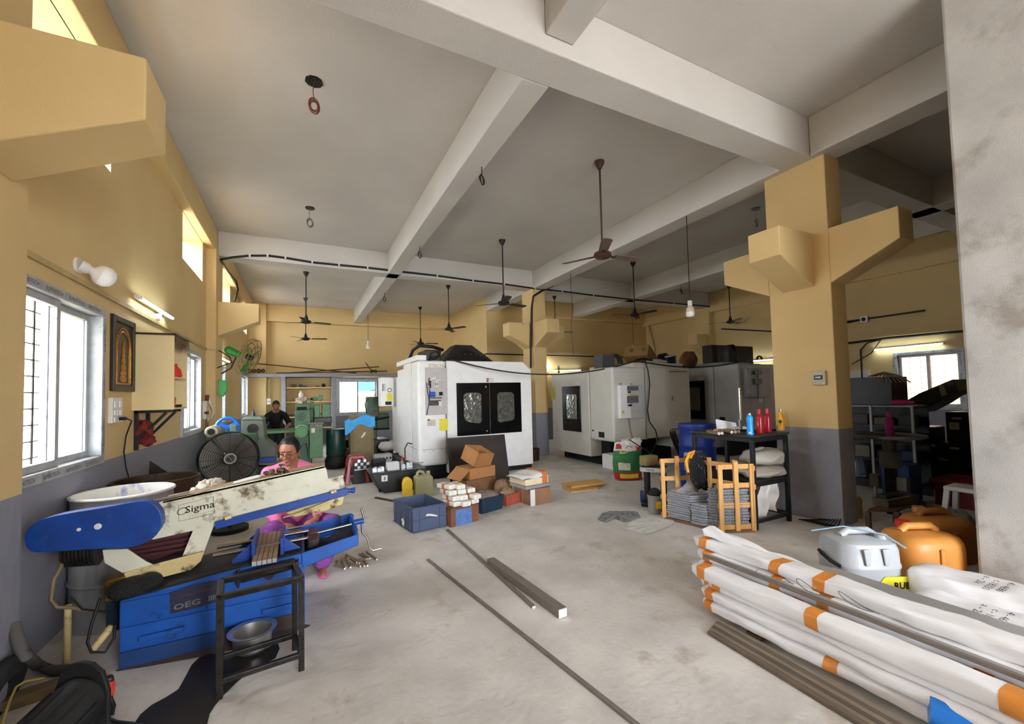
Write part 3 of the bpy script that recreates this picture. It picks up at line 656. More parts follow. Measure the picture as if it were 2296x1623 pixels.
for y in (YBX+.08,YBX+.45):
    g = G(); g.bar((XL+.018,y,1.53),(XL+.018,y,1.12 if y<6 else 1.17),.035,.03,up=(0,1,0)); g.bar((XL,y,1.515),(X1-.03,y,1.515),.03,.03); g.bar((XL+.02,y,1.22),(X1-.08,y,1.5),.025,.025); put(g,'bracket',m_black,shr,bevel=.003)
random.seed(5)
for k in range(16):
    y = YBX+.02+k*.036; l = random.uniform(.10,.18)
    g = G(); g.add([(X1+.005,y-.02,2.30),(X1+.012,y+.022,2.30),(X1+.02,y+.02,2.30-l*.6),(X1+.015,y+random.uniform(-.01,.01),2.30-l),(X1+.024,y-.018,2.30-l*.55)],[(0,1,2,4),(4,2,3)]); 
    put(g,'dry_leaf',mat('dry leaf',(112,86,58),.8,var=.3) if k == 0 else bpy.data.materials['dry leaf'],shr)
p = thing('framed_print','dark framed red and green print standing in the wall cabinet','picture',(-1.3,5.9,1.88))
g = G(); g.cbox((-1.34,5.9,2.05),(.02,.40,.33),ry=R(6)); put(g,'frame',m_wood,p,bevel=.004)
g = G(); g.cbox((-1.328,5.9,2.05),(.006,.34,.27),ry=R(6)); put(g,'print',mat('dark red green print',(58,30,26),.3,dirt=(30,60,36),damt=.6,dscale=12),p)
g = G(); g.lathe([(0,0),(.06,0),(.075,.02),(.06,.09),(.03,.12),(.03,.15),(0,.15)],(-1.25,5.88,1.88),n=20); tag(put(g,'oil_lamp',mat('red glass',(190,48,30),.25,emit=.15),smooth=40),'small red glass lamp standing before the dark print','lamp')
g = G(); g.lathe([(0,0),(.05,0),(.06,.03),(.055,.03),(.045,.006),(0,.006)],(-1.25,5.95,1.55),n=18); tag(put(g,'brass_dish',mat('dark brass',(80,58,34),.4,.7),smooth=40),'dark brass dish on the bottom board of the wall cabinet','dish')
g = G(); g.lathe([(0,0),(.045,0),(.055,.1),(0,.16)],(-1.25,5.72,1.55),n=18); tag(put(g,'plastic_tub',mat('red yellow tub',(206,112,40),.5),smooth=40),'orange tub with a pointed lid in the wall cabinet','tub')
# red cloth hung on the bracket
g = crumple((XL+.07,5.72,1.34),.075,11,1.0); cl = tag(put(g,'red_cloth',mat('dull red cloth',(122,40,36),.85,var=.15),smooth=60),'dull red cloth tied to the black bracket','cloth')
g = crumple((XL+.08,5.80,1.21),.06,12,.9); put(g,'cloth_tail',bpy.data.materials['dull red cloth'],cl,smooth=60)
g = crumple((XL+.08,5.78,1.28),.04,13,1.2); put(g,'cloth_knot',bpy.data.materials['dull red cloth'],cl,smooth=60)
# switch board, plug and cord
sb = thing('switch_board','white switch board with a black plug under the framed picture','switch',(XL,5.12,1.44))
g = G(); g.box(XL,5.0,1.43,XL+.035,5.24,1.66); put(g,'plate',m_offwhite,sb,bevel=.006)
for yy,zz in ((5.06,1.6),(5.17,1.6),(5.06,1.52),(5.12,1.52),(5.18,1.52),(5.06,1.46)):
    g = G(); g.cbox((XL+.037,yy,zz),(.008,.05,.06 if zz>1.55 else .045)); put(g,'switch_rocker',m_white,sb,bevel=.003)
g = G(); g.cbox((XL+.06,5.16,1.465),(.05,.03,.03)); put(g,'plug',m_black,sb,bevel=.005)
g = G(); g.tube([(XL+.08,5.17,1.465),(XL+.1,5.24,1.44),(XL+.05,5.28,1.3),(XL+.03,5.30,1.15),(XL+.04,5.32,1.0),(XL+.06,5.36,.85),(XL+.08,5.4,.7)],.006); put(g,'cord',m_wire,sb,smooth=60)
# conduit, tube lights, flood bulb
m_conduit = mat('painted conduit', (186,164,112), .6)
g = G(); g.box(XL,3.44,2.535,XL+.022,9.3,2.575); g.box(XL,9.3,2.535,XF+.06,9.325,2.56); struct(put(g,'trim_conduit_left',m_conduit))
def tube_light(name_label, a, b, nrm, m=m_tube):
    a, b, nrm = V(a), V(b), V(nrm); t = thing('tube_light',name_label,'light',(a+b)/2); d = (b-a).normalized()
    g = G(); g.bar(a,b,.03,.035); put(g,'batten',m_offwhite,t,bevel=.003)
    g = G(); g.cyl(a+nrm*.032+d*.03,b+nrm*.032-d*.03,.014,n=12); put(g,'tube',m,t,smooth=40)
    for e in (a+d*.015,b-d*.015):
        g = G(); g.cbox(e+nrm*.03,(.03,.03,.03)); put(g,'end_cap',m_offwhite,t,bevel=.003)
    return t
tl = tube_light('lit tube light on the left wall above the cream cabinet',(XL+.05,5.5,2.68),(XL+.05,6.75,2.68),(1,0,-.3))
g = G(); g.cyl((XL,6.35,2.62),(XL+.05,6.35,2.62),.045,n=18); put(g,'holder_rose',m_offwhite,tl,smooth=40)
tube_light('lit tube light on the left wall beyond the far column',(XL+.05,10.3,2.5),(XL+.05,11.5,2.5),(1,0,-.3))
fb = thing('led_bulb','unlit white LED bulb in a holder above the first left window','bulb',(XL,4.40,2.66))
g = G(); g.cyl((XL,4.38,2.67),(XL+.02,4.38,2.67),.06,n=20); put(g,'rose',m_offwhite,fb,smooth=40)
d = V((.55,.25,-.25)).normalized(); o = V((XL+.02,4.38,2.67)); mm = d.to_track_quat('Z','Y').to_matrix()
g = G(); g.lathe([(0,0),(.045,0),(.045,.04),(.03,.06),(0,.06)],o,20,mm); put(g,'holder',m_offwhite,fb,smooth=40)
g = G(); g.lathe([(.028,.055),(.034,.075),(.07,.10),(.08,.125)],o,24,mm); put(g,'bulb_base',m_white,fb,smooth=60)
g = G(); g.lathe([(.08,.125),(.08,.165),(.06,.20),(.03,.215),(0,.22)],o,24,mm); put(g,'bulb_dome',mat('milky dome',(244,244,240),.3),fb,smooth=60)
# inflator / hose kit on the wall between windows
ih = thing('hose_kit','red and white hose kit hung on the left wall past the second window','hose',(XL,9.12,1.5))
g = G(); g.box(XL,9.05,1.3,XL+.06,9.13,1.62); put(g,'body',m_offwhite,ih,bevel=.01)
g = G(); g.box(XL+.03,9.08,1.62,XL+.09,9.16,1.72); g.box(XL+.02,9.05,1.38,XL+.08,9.15,1.44); put(g,'clip',mat('dark red plastic',(120,24,24),.4),ih,bevel=.01)
g = G(); g.tube([(XL+.08,9.12,1.68),(XL+.1,9.1,1.58),(XL+.12,9.2,1.5),(XL+.12,9.27,1.4),(XL+.1,9.22,1.3),(XL+.08,9.14,1.3)],.014); put(g,'white_hose',m_offwhite,ih,smooth=60)
g = G(); g.tube([(XL+.05,9.08,1.3),(XL+.05,9.06,1.1),(XL+.06,9.05,.6)],.006); g.tube([(XL+.06,9.16,1.25),(XL+.06,9.18,1.0),(XL+.06,9.18,.6)],.006); put(g,'cord',m_wire,ih,smooth=60)
# green wall fan on its bracket
wf = thing('bracket_fan','green wall fan with a round wire cage by the far left column','fan',(-1.36,9.2,1.9))
m_green = mat('green enamel', (34,128,50), .35, var=.1)
YFN = 9.15; P9 = lambda x,y,dy=0: PY(x,y,YFN+dy)
g = G(); a = P9(497,841); g.prism([(-.05,-.14),(.02,-.17),(.075,-.06),(.075,.12),(-.05,.13)],(a.x,YFN,P9(497,868).z),(1,0,0),(0,0,1),-.1); put(g,'wall_plate',m_green,wf,bevel=.008)
g = G(); g.tube([P9(496,838),P9(518,825),P9(524,812),P9(530,800)],.014); put(g,'arm',m_black,wf,smooth=60)
g = G(); ctr = P9(560,801); nf = V((.88,-.27,-.36)).normalized(); mo = P9(522,787)
g.cyl(P9(512,785),P9(540,797),.075,.06,n=20); g.ell(P9(513,785),.07,.075,.075); put(g,'motor',m_green,wf,smooth=50)
x_ = nf.cross(V((0,0,1))).normalized(); y_ = x_.cross(nf); RF = .34
g = G()
for off,rr in ((-.05,.26),(-.05,RF),(.02,RF),(.07,.24),(.085,.13),(-.05,.15)):
    g.tube([ctr+nf*off+x_*rr*math.cos(a)+y_*rr*math.sin(a) for a in [2*math.pi*k/32 for k in range(32)]],.006,n=6,closed=True)
for k in range(20):
    a = 2*math.pi*k/20; e = x_*math.cos(a)+y_*math.sin(a)
    g.tube([ctr+nf*.09+e*.05,ctr+nf*.07+e*.24,ctr+nf*.02+e*RF,ctr-nf*.05+e*RF,ctr-nf*.07+e*.08],.003,n=5)
stuff(put(g,'cage',mat('cage wire',(120,112,72),.4,.5),wf,smooth=60))
for k in range(3):
    a = 2*math.pi*k/3+.5; e = x_*math.cos(a)+y_*math.sin(a); t_ = x_*-math.sin(a)+y_*math.cos(a)
    g = G(); g.add([ctr+e*.05-t_*.03+nf*.01,ctr+e*.05+t_*.03-nf*.01,ctr+e*.29+t_*.09-nf*.03,ctr+e*.31-t_*.05+nf*.03],[(0,1,2,3)]); put(g,'blade',m_green,wf)
g = G(); g.cyl(ctr-nf*.06,ctr+nf*.05,.05,n=18); put(g,'hub',m_dsteel,wf,smooth=40)
g = G(); g.tube([(XL+.1,9.5,3.0),(XL+.1,9.45,2.6),P9(515,800),P9(520,812),(XL+.06,9.6,2.2),(XL+.05,9.9,1.7)],.010); put(g,'cable',m_wire,wf,smooth=60)
# ================================================================ PEOPLE
def fuse(g, name, mat_, parent, voxel=.007, smooth_it=6):
    o = put(g, name, mat_, parent, smooth=180)
    m = o.modifiers.new('remesh','REMESH'); m.mode = 'VOXEL'; m.voxel_size = voxel; m.use_smooth_shade = True
    if smooth_it:
        s = o.modifiers.new('smooth','SMOOTH'); s.factor = .5; s.iterations = smooth_it
    return o
def limb(g, pts, rs, n=14):
    """tapering tube with rounded joints"""
    P = [V(p) for p in pts]; q = []; r = []
    for i in range(len(P)-1):
        for k in range(5):
            t = k/5; q.append(P[i].lerp(P[i+1],t)); r.append(rs[i]+(rs[i+1]-rs[i])*t)
    q.append(P[-1]); r.append(rs[-1])
    g.tube(q, 0, n, rs=r)
    for p,a in zip(P,rs): g.ell(p,a,a,a,n=12,m=8)
def hand(g, wrist, d, up, s=1.0, curl=.6, thumb=1):
    """palm and five bent fingers; d = pointing direction, up = back of the hand, thumb side = thumb * (d x up)"""
    wrist, d, up = V(wrist), V(d).normalized(), V(up).normalized(); sd = d.cross(up).normalized()*thumb; up = (up-d*up.dot(d)).normalized()
    rot = Matrix((sd, d, up)).transposed()
    g.ell(wrist+d*.045*s,.038*s,.052*s,.017*s,n=14,m=8,rot=rot)
    for k,(off,l) in enumerate(((.027,.072),(.009,.080),(-.010,.075),(-.028,.058))):
        b = wrist+d*.082*s+sd*off*s; p = [b-d*.03*s]; a = .15; q = b; p.append(q)
        for f in (.42,.32,.26):
            a += curl*.75; q = q+(d*math.cos(a)-up*math.sin(a))*l*f*s; p.append(q)
        limb(g,p,[.0095*s,.0095*s,.009*s,.0085*s,.0075*s],n=8)
    b = wrist+d*.02*s+sd*.03*s
    limb(g,[b-sd*.012*s,b+sd*.018*s+d*.022*s-up*.008*s,b+sd*.024*s+d*.05*s-up*.02*s,b+sd*.012*s+d*.07*s-up*.03*s],[.012*s,.0115*s,.010*s,.0085*s],n=8)
def head(g, c, M3, s=1.0):
    """skull, jaw, nose, ears in one overlapping set; local x right, y forward, z up; eyes at half height"""
    c = V(c); L = lambda x,y,z: c+M3 @ (V((x,y,z))*s)
    vs = G(); vs.ell((0,0,0),.074,.094,.118,n=28,m=20)
    for p in vs.v:
        if p.z < 0:
            t = -p.z/.118; p.x *= 1-.32*t*t; p.y = p.y*(1-.12*t)+.012*t*(1 if p.y > 0 else .2)
        if p.y > .05 and abs(p.z) < .03: p.y -= .004
        if p.y > 0: p.y *= .97
        if p.y < 0 and p.z > 0: p.y *= 1.06
    g.add([L(*p) for p in vs.v], vs.f)
    rot = M3
    g.ell(L(0,.096,-.026),.014*s,.016*s,.015*s,n=10,m=8,rot=rot); limb(g,[L(0,.088,.012),L(0,.100,-.024)],[.008*s,.011*s],n=8)
    for x in (-1,1):
        g.ell(L(x*.013,.088,-.032),.009*s,.009*s,.008*s,n=8,m=6,rot=rot)
        g.ell(L(x*.030,.079,.022),.022*s,.010*s,.007*s,n=10,m=6,rot=rot)
        g.ell(L(x*.040,.066,-.035),.02*s,.017*s,.02*s,n=10,m=6,rot=rot)
        g.ell(L(x*.075,-.008,-.008),.009*s,.018*s,.031*s,n=10,m=8,rot=rot)
    g.ell(L(0,.084,-.056),.025*s,.011*s,.006*s,n=10,m=6,rot=rot); g.ell(L(0,.083,-.068),.021*s,.011*s,.007*s,n=10,m=6,rot=rot)
    g.ell(L(0,.066,-.098),.026*s,.022*s,.02*s,n=10,m=6,rot=rot)
    return L
m_skin = mat('brown skin', (158,104,76), .5, var=.06, scale=20)
m_pink = mat('pink cotton', (236,126,168), .8, var=.06, scale=10, bump=.15, bscale=25)
m_saree = mat('purple printed saree', (130,66,140), .8, var=.3, scale=16, dirt=(206,160,206), damt=.35, dscale=14, sx=(1,1,3))
m_hair = mat('black hair', (16,14,14), .5, var=.3, scale=40, sx=(1,6,1))
HC_ = PY(649,1010,4.52); s = 1.08
w = thing('person','woman in a pink shirt and purple saree with glasses sitting behind the blue saw','person',(HC_.x,4.8,0))
yaw, pit = R(200), R(-17)      # local y (face) turned to the camera's left and down
M3 = (Matrix.Rotation(R(160),3,'Z') @ Matrix.Rotation(R(-19),3,'X') @ Matrix.Rotation(R(-3),3,'Y'))
nk = PY(657,1042,4.58); sl = PY(603,1061,4.60); sr = PY(704,1054,4.62); hip = V((nk.x+.02,4.86,.34))
g = G(); L = head(g, HC_, M3, s)
limb(g,[HC_+M3 @ V((0,-.03,-.07)),nk+V((0,.02,-.03))],[.052,.06])
chest = (sl+sr)/2+V((0,.06,-.12))
limb(g,[nk+V((0,.04,-.06)),chest,hip],[.09,.13,.13])
el, er = sl+V((-.06,-.02,-.26)), sr+V((.06,0,-.26)); wl, wr = V((-.16,4.33,.50)), V((.12,4.35,.50))
for a,b,c_ in ((sl,el,wl),(sr,er,wr)): limb(g,[a,b,c_],[.05,.042,.027])
hand(g,wl,(.8,-.5,-.1),(-.1,-.2,1),.95,thumb=1); hand(g,wr,(-.8,-.5,-.1),(.1,-.2,1),.95,thumb=-1)
kl, kr = V((-.22,4.30,.46)), V((.26,4.33,.44)); fl, frt = V((-.15,4.36,.06)), V((.17,4.37,.06))
for k_,f_ in ((kl,fl),(kr,frt)):
    limb(g,[hip+V((.09 if k_.x>0 else -.09,0,0)),k_,f_],[.085,.06,.036]); limb(g,[f_+V((0,.03,-.02)),f_+V((0,-.13,-.035))],[.033,.022]) 
fuse(g,'body',m_skin,w,.0065,4)
g = G(); limb(g,[nk+V((0,.05,-.075)),chest,hip+V((0,0,.05))],[.10,.150,.150])
limb(g,[nk+V((-.045,.03,-.012)),sl+V((.02,0,-.005))],[.06,.068]); limb(g,[nk+V((.045,.03,-.012)),sr+V((-.02,0,-.005))],[.06,.068])
for a,b,c_ in ((sl,el,wl),(sr,er,wr)): limb(g,[a,b,b.lerp(c_,.75)],[.068,.058,.045])
fuse(g,'shirt',m_pink,w,.009,5)
g = G()
for sgn in (-1,1):   # collar wings
    a = nk+V((sgn*.05,.02,.0)); b = nk+V((sgn*.012,-.10,-.105)); c_ = nk+V((sgn*.075,-.075,-.055)); d_ = nk+V((sgn*.085,.02,-.03))
    nn = V((0,-.006,.004)); g.add([a,b,c_,d_,a+nn,b+nn,c_+nn,d_+nn],[(0,1,2,3),(7,6,5,4),(0,1,5,4),(1,2,6,5),(2,3,7,6),(3,0,4,7)])
put(g,'collar',mat('light pink collar',(244,150,188),.8),w,bevel=.003)
g = G()
for k_,f_ in ((kl,fl),(kr,frt)): limb(g,[hip+V((.08 if k_.x>0 else -.08,0,0)),k_,k_.lerp(f_,.5)+V((0,.03,0)),f_+V((0,.02,.05))],[.13,.095,.09,.085])
limb(g,[kl+V((.03,.05,-.06)),kr+V((-.03,.05,-.06))],[.07,.07]); g.ell(hip,.2,.2,.17)
fuse(g,'saree',m_saree,w,.012,4)
m_stripe = mat('white magenta stripe',(222,190,222),.8,var=.1)
g = G()
for k in range(3):
    o = kr+V((-.05+.06*k,-.085+.012*k,-.01-.03*k)); g.tube([o+V((-.08,.0,-.05)),o,o+V((.08,.05,.06))],.012)
put(g,'saree_stripe',m_stripe,w,smooth=60)
for f_ in (fl,frt):
    g = G(); c_ = f_+V((0,-.055,-.047)); g.ell(c_,.042,.11,.014); put(g,'sandal',mat('pink sandal',(236,96,180),.5) if f_ is fl else bpy.data.materials['pink sandal'],w,smooth=60)
g = G(); hv = G(); hv.ell((0,-.014,.016),.083,.098,.112,n=28,m=20)
for p in hv.v:
    if p.y > .035 and p.z < .072: p.y = .035+.2*(p.y-.035); p.x *= .97
    if p.z < -.02 and p.y > -.04: p.y = -.04
g.add([L(*p) for p in hv.v],hv.f); g.ell(L(0,-.115,-.03),.05*s,.04*s,.045*s,n=14,m=10,rot=M3)
fuse(g,'hair',m_hair,w,.006,3)
m_eye = mat('eyelid shade',(70,42,34),.5); m_lip = mat('lip',(128,66,60),.5)
for x in (-1,1):
    g = G(); g.tube([L(x*.014,.0885,.006),L(x*.028,.0885,.003),L(x*.043,.080,.006)],.0035*s,6); put(g,'eye',m_eye,w,smooth=60)
    g = G(); g.tube([L(x*.010,.093,.026),L(x*.03,.090,.031),L(x*.05,.076,.026)],.0036*s,6); put(g,'eyebrow',m_hair,w,smooth=60)
g = G(); g.tube([L(-.024,.088,-.061),L(0,.0965,-.062),L(.024,.088,-.061)],.0035*s,6); put(g,'mouth',m_lip,w,smooth=60)
g = G(); g.ell(L(0,.097,.034),.005*s,.003*s,.007*s,n=8,m=6,rot=M3); put(g,'forehead_mark',mat('red mark',(150,20,24),.5),w)
g = G(); g.ell(L(.076,.0,-.045),.006*s,.006*s,.011*s,n=8,m=6); g.ell(L(-.076,.0,-.045),.006*s,.006*s,.011*s,n=8,m=6); put(g,'earring',m_gold,w,smooth=60)
g = G()
for x in (-1,1):
    g.tube([L(x*.032+.023*math.cos(a),.104-.006*abs(math.cos(a)),-.003+.017*math.sin(a)) for a in [2*math.pi*k/16 for k in range(16)]],.0016*s,5,closed=True)
    g.tube([L(x*.055,.098,.006),L(x*.072,.06,.006),L(x*.08,-.005,.004)],.0018*s,5)
g.tube([L(-.010,.106,.0),L(0,.109,.003),L(.010,.106,.0)],.0016*s,5)
put(g,'glasses',mat('thin dark glasses',(60,50,46),.3,.6),w,smooth=60)
g = G(); g.cbox((hip.x,4.9,.11),(.34,.30,.22)); tag(put(g,'low_seat',m_wood,bevel=.01),'low dark seat under the woman behind the saw','seat')
g = G(); g.cyl((-.17,4.22,.48),(.14,4.22,.49),.016,n=10); tag(put(g,'shiny_bar',m_steelbright,smooth=40),'short shiny bar in the hands of the woman in pink','steel bar')
# man at the back table
mx = PY(617,915,12.6)
mn = thing('person','man in a black shirt bending over a table at the back of the hall','person',(mx.x,12.9,0))
g = G(); MH = Matrix.Rotation(R(180),3,'Z') @ Matrix.Rotation(R(-38),3,'X'); LH = head(g,(mx.x+.02,12.6,1.46),MH,1.08)
n2 = V((mx.x+.01,12.75,1.32)); s1, s2 = V((mx.x-.17,12.8,1.20)), V((mx.x+.21,12.8,1.20)); hp = V((mx.x,13.1,.88))
limb(g,[V((mx.x+.02,12.66,1.38)),n2],[.055,.06]); limb(g,[n2,V((mx.x+.01,12.85,1.1)),hp],[.1,.14,.13])
h1, h2 = V((mx.x-.2,12.35,.90)), V((mx.x+.27,12.35,.90))
for a,b,c_ in ((s1,V((mx.x-.28,12.7,.98)),h1),(s2,V((mx.x+.33,12.7,.98)),h2)): limb(g,[a,b,c_],[.055,.045,.03])
hand(g,h1,(.3,-1,-.1),(0,0,1),1,thumb=1); hand(g,h2,(-.3,-1,-.1),(0,0,1),1,thumb=-1)
for x in (-.1,.1): limb(g,[hp+V((x,0,0)),V((mx.x+x,13.05,.48)),V((mx.x+x,13.1,.08))],[.09,.065,.042]); limb(g,[V((mx.x+x,13.12,.05)),V((mx.x+x,12.92,.035))],[.04,.03])
fuse(g,'body',m_skin,mn,.010,4)
g = G(); limb(g,[n2+V((0,.02,-.05)),V((mx.x+.01,12.87,1.1)),hp+V((0,0,.03))],[.115,.165,.155])
for a,b in ((s1,V((mx.x-.28,12.7,.98))),(s2,V((mx.x+.33,12.7,.98)))): limb(g,[n2,a,a.lerp(b,.85)],[.08,.08,.07])
fuse(g,'shirt',m_blackmatte,mn,.014,4)
g = G()
for x in (-.1,.1): limb(g,[hp+V((x,0,0)),V((mx.x+x,13.05,.48)),V((mx.x+x,13.1,.1))],[.12,.09,.07])
fuse(g,'trousers',mat('dark trousers',(44,44,50),.8),mn,.014,4)
g = G(); hv = G(); hv.ell((0,-.014,.02),.084,.1,.112,n=20,m=14)
for p in hv.v:
    if p.y > .03 and p.z < .07: p.y = .03
    if p.z < -.03: p.z = -.03
g.add([LH(*p) for p in hv.v],hv.f); fuse(g,'hair',m_hair,mn,.01,2)
# ================================================================ MACHINES AT THE BACK LEFT
m_mgreen = mat('machine green paint', (76,116,72), .45, var=.14, scale=5, dirt=(48,62,44), damt=.4, dscale=6)
m_dgreen = mat('dark machine green', (58,86,60), .45, var=.2, scale=5, dirt=(26,34,26), damt=.5, dscale=6)
m_ggrey = mat('grey green hammertone', (94,98,86), .4, var=.1, scale=4, dirt=(130,130,112), damt=.2)
bt = thing('work_table','long table with a green top that the man bends over','table',(-.1,11.9,0))
g = G(); g.box(-.95,11.5,.82,.25,12.45,.88); put(g,'table_top',m_mgreen,bt,bevel=.008)
for x in (-.9,.2):
    for y in (11.55,12.4):
        g = G(); g.box(x-.03,y-.03,0,x+.03,y+.03,.82); put(g,'leg',m_dsteel,bt)
g = G(); g.box(-.9,11.55,.35,.2,12.4,.38); put(g,'lower_shelf',m_dsteel,bt)
random.seed(9)
cols = [(214,212,206),(150,110,70),(60,90,160),(200,60,50),(226,226,226),(60,60,60)]
for k in range(9):
    x = -.85+k*.115; c = cols[k%6]; hgt = random.uniform(.07,.17)
    g = G(); g.cbox((x,11.7+.1*(k%3),.38+hgt/2),(.085,.1,hgt),rz=.2*k)
    l = ['white','brown','blue','red','pale','black'][k%6]
    tag(put(g,'parts_box',mat('box paint %d'%k,c,.6),bevel=.006),'small %s box, %s from the left on the shelf of the green-topped table' % (l,['first','second','third','fourth','fifth','sixth','seventh','eighth','ninth'][k]),'box','boxes under the green-topped table')
# grey green grinder with the sloping hood, hand wheel, motor
Y = 8.7; gm = thing('surface_grinder','grey green machine with a tall head, round port and sloping hood','machine',(-.62,Y+.4,0))
g = G(); g.prism(xz([(541,942),(590,942),(594,985),(618,1003),(618,1046),(562,1040),(552,1010),(541,990)],Y),(0,Y,0),(1,0,0),(0,0,1),-.6); put(g,'hood',m_ggrey,gm,bevel=.012)
g = G(); g.prism(xz([(540,941),(592,941),(584,934),(548,934)],Y),(0,Y,0),(1,0,0),(0,0,1),-.6); put(g,'lid',mat('pale hammertone',(112,124,112),.4),gm,bevel=.006)
g = G(); p = PY(567,961,Y); g.cyl(p-V((0,.012,0)),p+V((0,.05,0)),.075,n=24); put(g,'port',m_blackmatte,gm,smooth=40)
g = G(); g.cyl(p-V((0,.014,0)),p-V((0,.006,0)),.085,.085,n=24); put(g,'port_ring',m_dsteel,gm,smooth=40)
g = G(); a = PY(556,992,Y); b = PY(582,982,Y-.05); g.cyl(a,b,.012); g.ell(b,.025,.025,.025); put(g,'lever',m_steel,gm,smooth=50)
g = G(); pbox(g,548,1046,616,1100,Y+.05,.5); put(g,'pedestal',m_dsteel,gm,bevel=.01)
g = G(); pbox(g,575,1026,618,1037,Y-.2,.12); put(g,'blue_rail',m_dblue,gm,bevel=.01)
g = G(); p = PY(568,934,Y+.2); g.lathe([(0,0),(.03,0),(.03,.06),(.012,.09),(.01,.13),(0,.13)],p,14); tag(put(g,'oil_bottle',mat('dark blue bottle',(40,50,80),.3),smooth=40),'small dark bottle standing on the grey green machine','bottle')
Y = 8.2; hw = thing('shaper_machine','machine with a bright blue hand wheel and a dusty grey motor on top','machine',(-.95,Y+.3,0))
g = G(); ce = PY(510,958,Y); rr = .15
g.tube([ce+V((rr*math.cos(a),0,rr*math.sin(a))) for a in [2*math.pi*k/28 for k in range(28)]],.024,n=10,closed=True)
for k in range(3): a = .5+2*math.pi*k/3; g.bar(ce,ce+V((rr*math.cos(a),0,rr*math.sin(a))),.05,.025,up=(0,1,0))
g.cyl(ce-V((0,.04,0)),ce+V((0,.06,0)),.035,n=18); put(g,'hand_wheel',mat('bright blue paint',(30,110,210),.35),hw,smooth=50)
g = G(); pbox(g,462,975,575,1110,Y+.1,.34); put(g,'machine_body',m_dgreen,hw,bevel=.02)
g = G(); pbox(g,515,952,530,984,Y-.08,.1); put(g,'green_post',mat('pale green post',(112,138,112),.5),hw,bevel=.015)
g = G(); a = PY(474,968,Y-.12); b = PY(492,962,Y+.12); g.cyl(a,b,.09,n=20); g.cyl(a-V((0,.02,0)),a,.07,.09,n=20); put(g,'motor',mat('dusty cream motor',(166,156,132),.6,var=.2),hw,smooth=40)
g = G(); g.cyl(a-V((0,.025,0)),a-V((0,.018,0)),.05,n=18); put(g,'motor_hole',m_blackmatte,hw)
g = G(); pbox(g,462,974,500,979,Y-.14,.3); put(g,'motor_plate',m_steel,hw)
# big drum fan
df = thing('floor_fan','large round black floor fan with grey blades beside the woman','fan',PZ(515,1180))
Y = 6.3; cf = PY(514,1027,Y); fdir = V((.22,-.97,.02)).normalized(); fx = fdir.cross(V((0,0,1))).normalized(); fz = fx.cross(fdir); RF = .315
C_ = lambda a,r_,o=0: cf+fx*r_*math.cos(a)+fz*r_*math.sin(a)+fdir*o
g = G(); g.grid(lambda u,v: C_(2*math.pi*u,RF+.012*math.sin(v*math.pi),-.11+.2*v),48,6,cu=True); g.grid(lambda u,v: C_(2*math.pi*u,RF-.008,-.11+.2*v),48,2,cu=True); put(g,'shroud',m_blackmatte,df,smooth=60)
g = G()
for k in range(12): g.tube([C_(2*math.pi*j/40,.06+.0225*k,.09) for j in range(40)],.0028,5,closed=True)
for k in range(12): g.tube([C_(2*math.pi*k/12,.04,.09),C_(2*math.pi*k/12,RF,.09)],.003,5)
stuff(put(g,'front_grille',m_dsteel,df,smooth=60))
g = G(); g.tube([C_(2*math.pi*j/30,.058,.095) for j in range(30)],.008,6,closed=True)
for k in range(14): g.tube([C_(2*math.pi*k/14,.036,.095),C_(2*math.pi*k/14,.055,.095)],.004,5)
g.tube([C_(.9,.03,.1),C_(.9+math.pi,.03,.1)],.004,6); put(g,'badge',mat('white badge',(200,198,192),.4),df,smooth=60)
m_blade = mat('grey fan blade',(112,106,100),.45,.3,var=.15)
for k in range(5):
    a = math.pi*.4*k+.3; g = G(); g.grid(lambda u,v: C_(a+(-.58+1.16*v),.07+.225*u,.03*(1-2*v)),10,8); put(g,'blade',m_blade,df,smooth=60)
g = G(); g.cyl(C_(0,0,-.12),C_(0,0,.05),.07,n=20); put(g,'motor',m_dsteel,df,smooth=40)
g = G(); g.cyl(cf+V((0,.06,-RF)),V((cf.x,cf.y+.06,.05)),.025); g.cyl((cf.x,cf.y+.06,0),(cf.x,cf.y+.06,.05),.2,n=28); put(g,'stand',m_black,df,smooth=40)
g = G(); g.slab(lambda u,v: V((-1.47+.22*u+.05*v,5.75+.15*u,1.0*v-.25*u*v)),6,6,.01); tag(put(g,'dark_panel',m_dsteel),'dark metal sheet leaning between the brown drum and the round fan','panel')
# green milling machine
Y = 10.6; ml = thing('milling_machine','green knee milling machine with a round wheel and a control box','milling machine',(.2,Y+.5,0))
g = G(); pbox(g,661,917,697,1062,Y+.1,.7); put(g,'column',m_mgreen,ml,bevel=.02)
g = G(); pbox(g,662,905,694,918,Y+.02,.8); put(g,'ram_head',m_mgreen,ml,bevel=.015)
g = G(); pbox(g,665,912,688,919,Y+.0,.05); put(g,'dark_window',m_blackmatte,ml,bevel=.008)
g = G(); p = PY(676,934,Y+.09); g.cyl(p-V((0,.05,0)),p+V((0,.05,0)),.09,n=24); put(g,'spindle_nose',m_dgreen,ml,smooth=40)
g = G(); p = PY(676,968,Y-.02); g.cyl(p-V((0,.06,0)),p+V((0,.06,0)),.125,n=30); g.cyl(p-V((0,.065,0)),p-V((0,.055,0)),.09,n=30); put(g,'dial_wheel',mat('bright green dial',(80,132,74),.4),ml,smooth=40,bevel=.006)
g = G()
for k in range(9):
    a = .3+k*.26; q = p+V((.145*math.cos(a),.05,.145*math.sin(a))); g.cyl(q-V((0,.02,0)),q,.012,n=8)
put(g,'dial_marks',m_offwhite,ml)
g = G(); pbox(g,694,950,724,1027,Y-.12,.3); cb = put(g,'control_cabinet',m_mgreen,ml,bevel=.01)
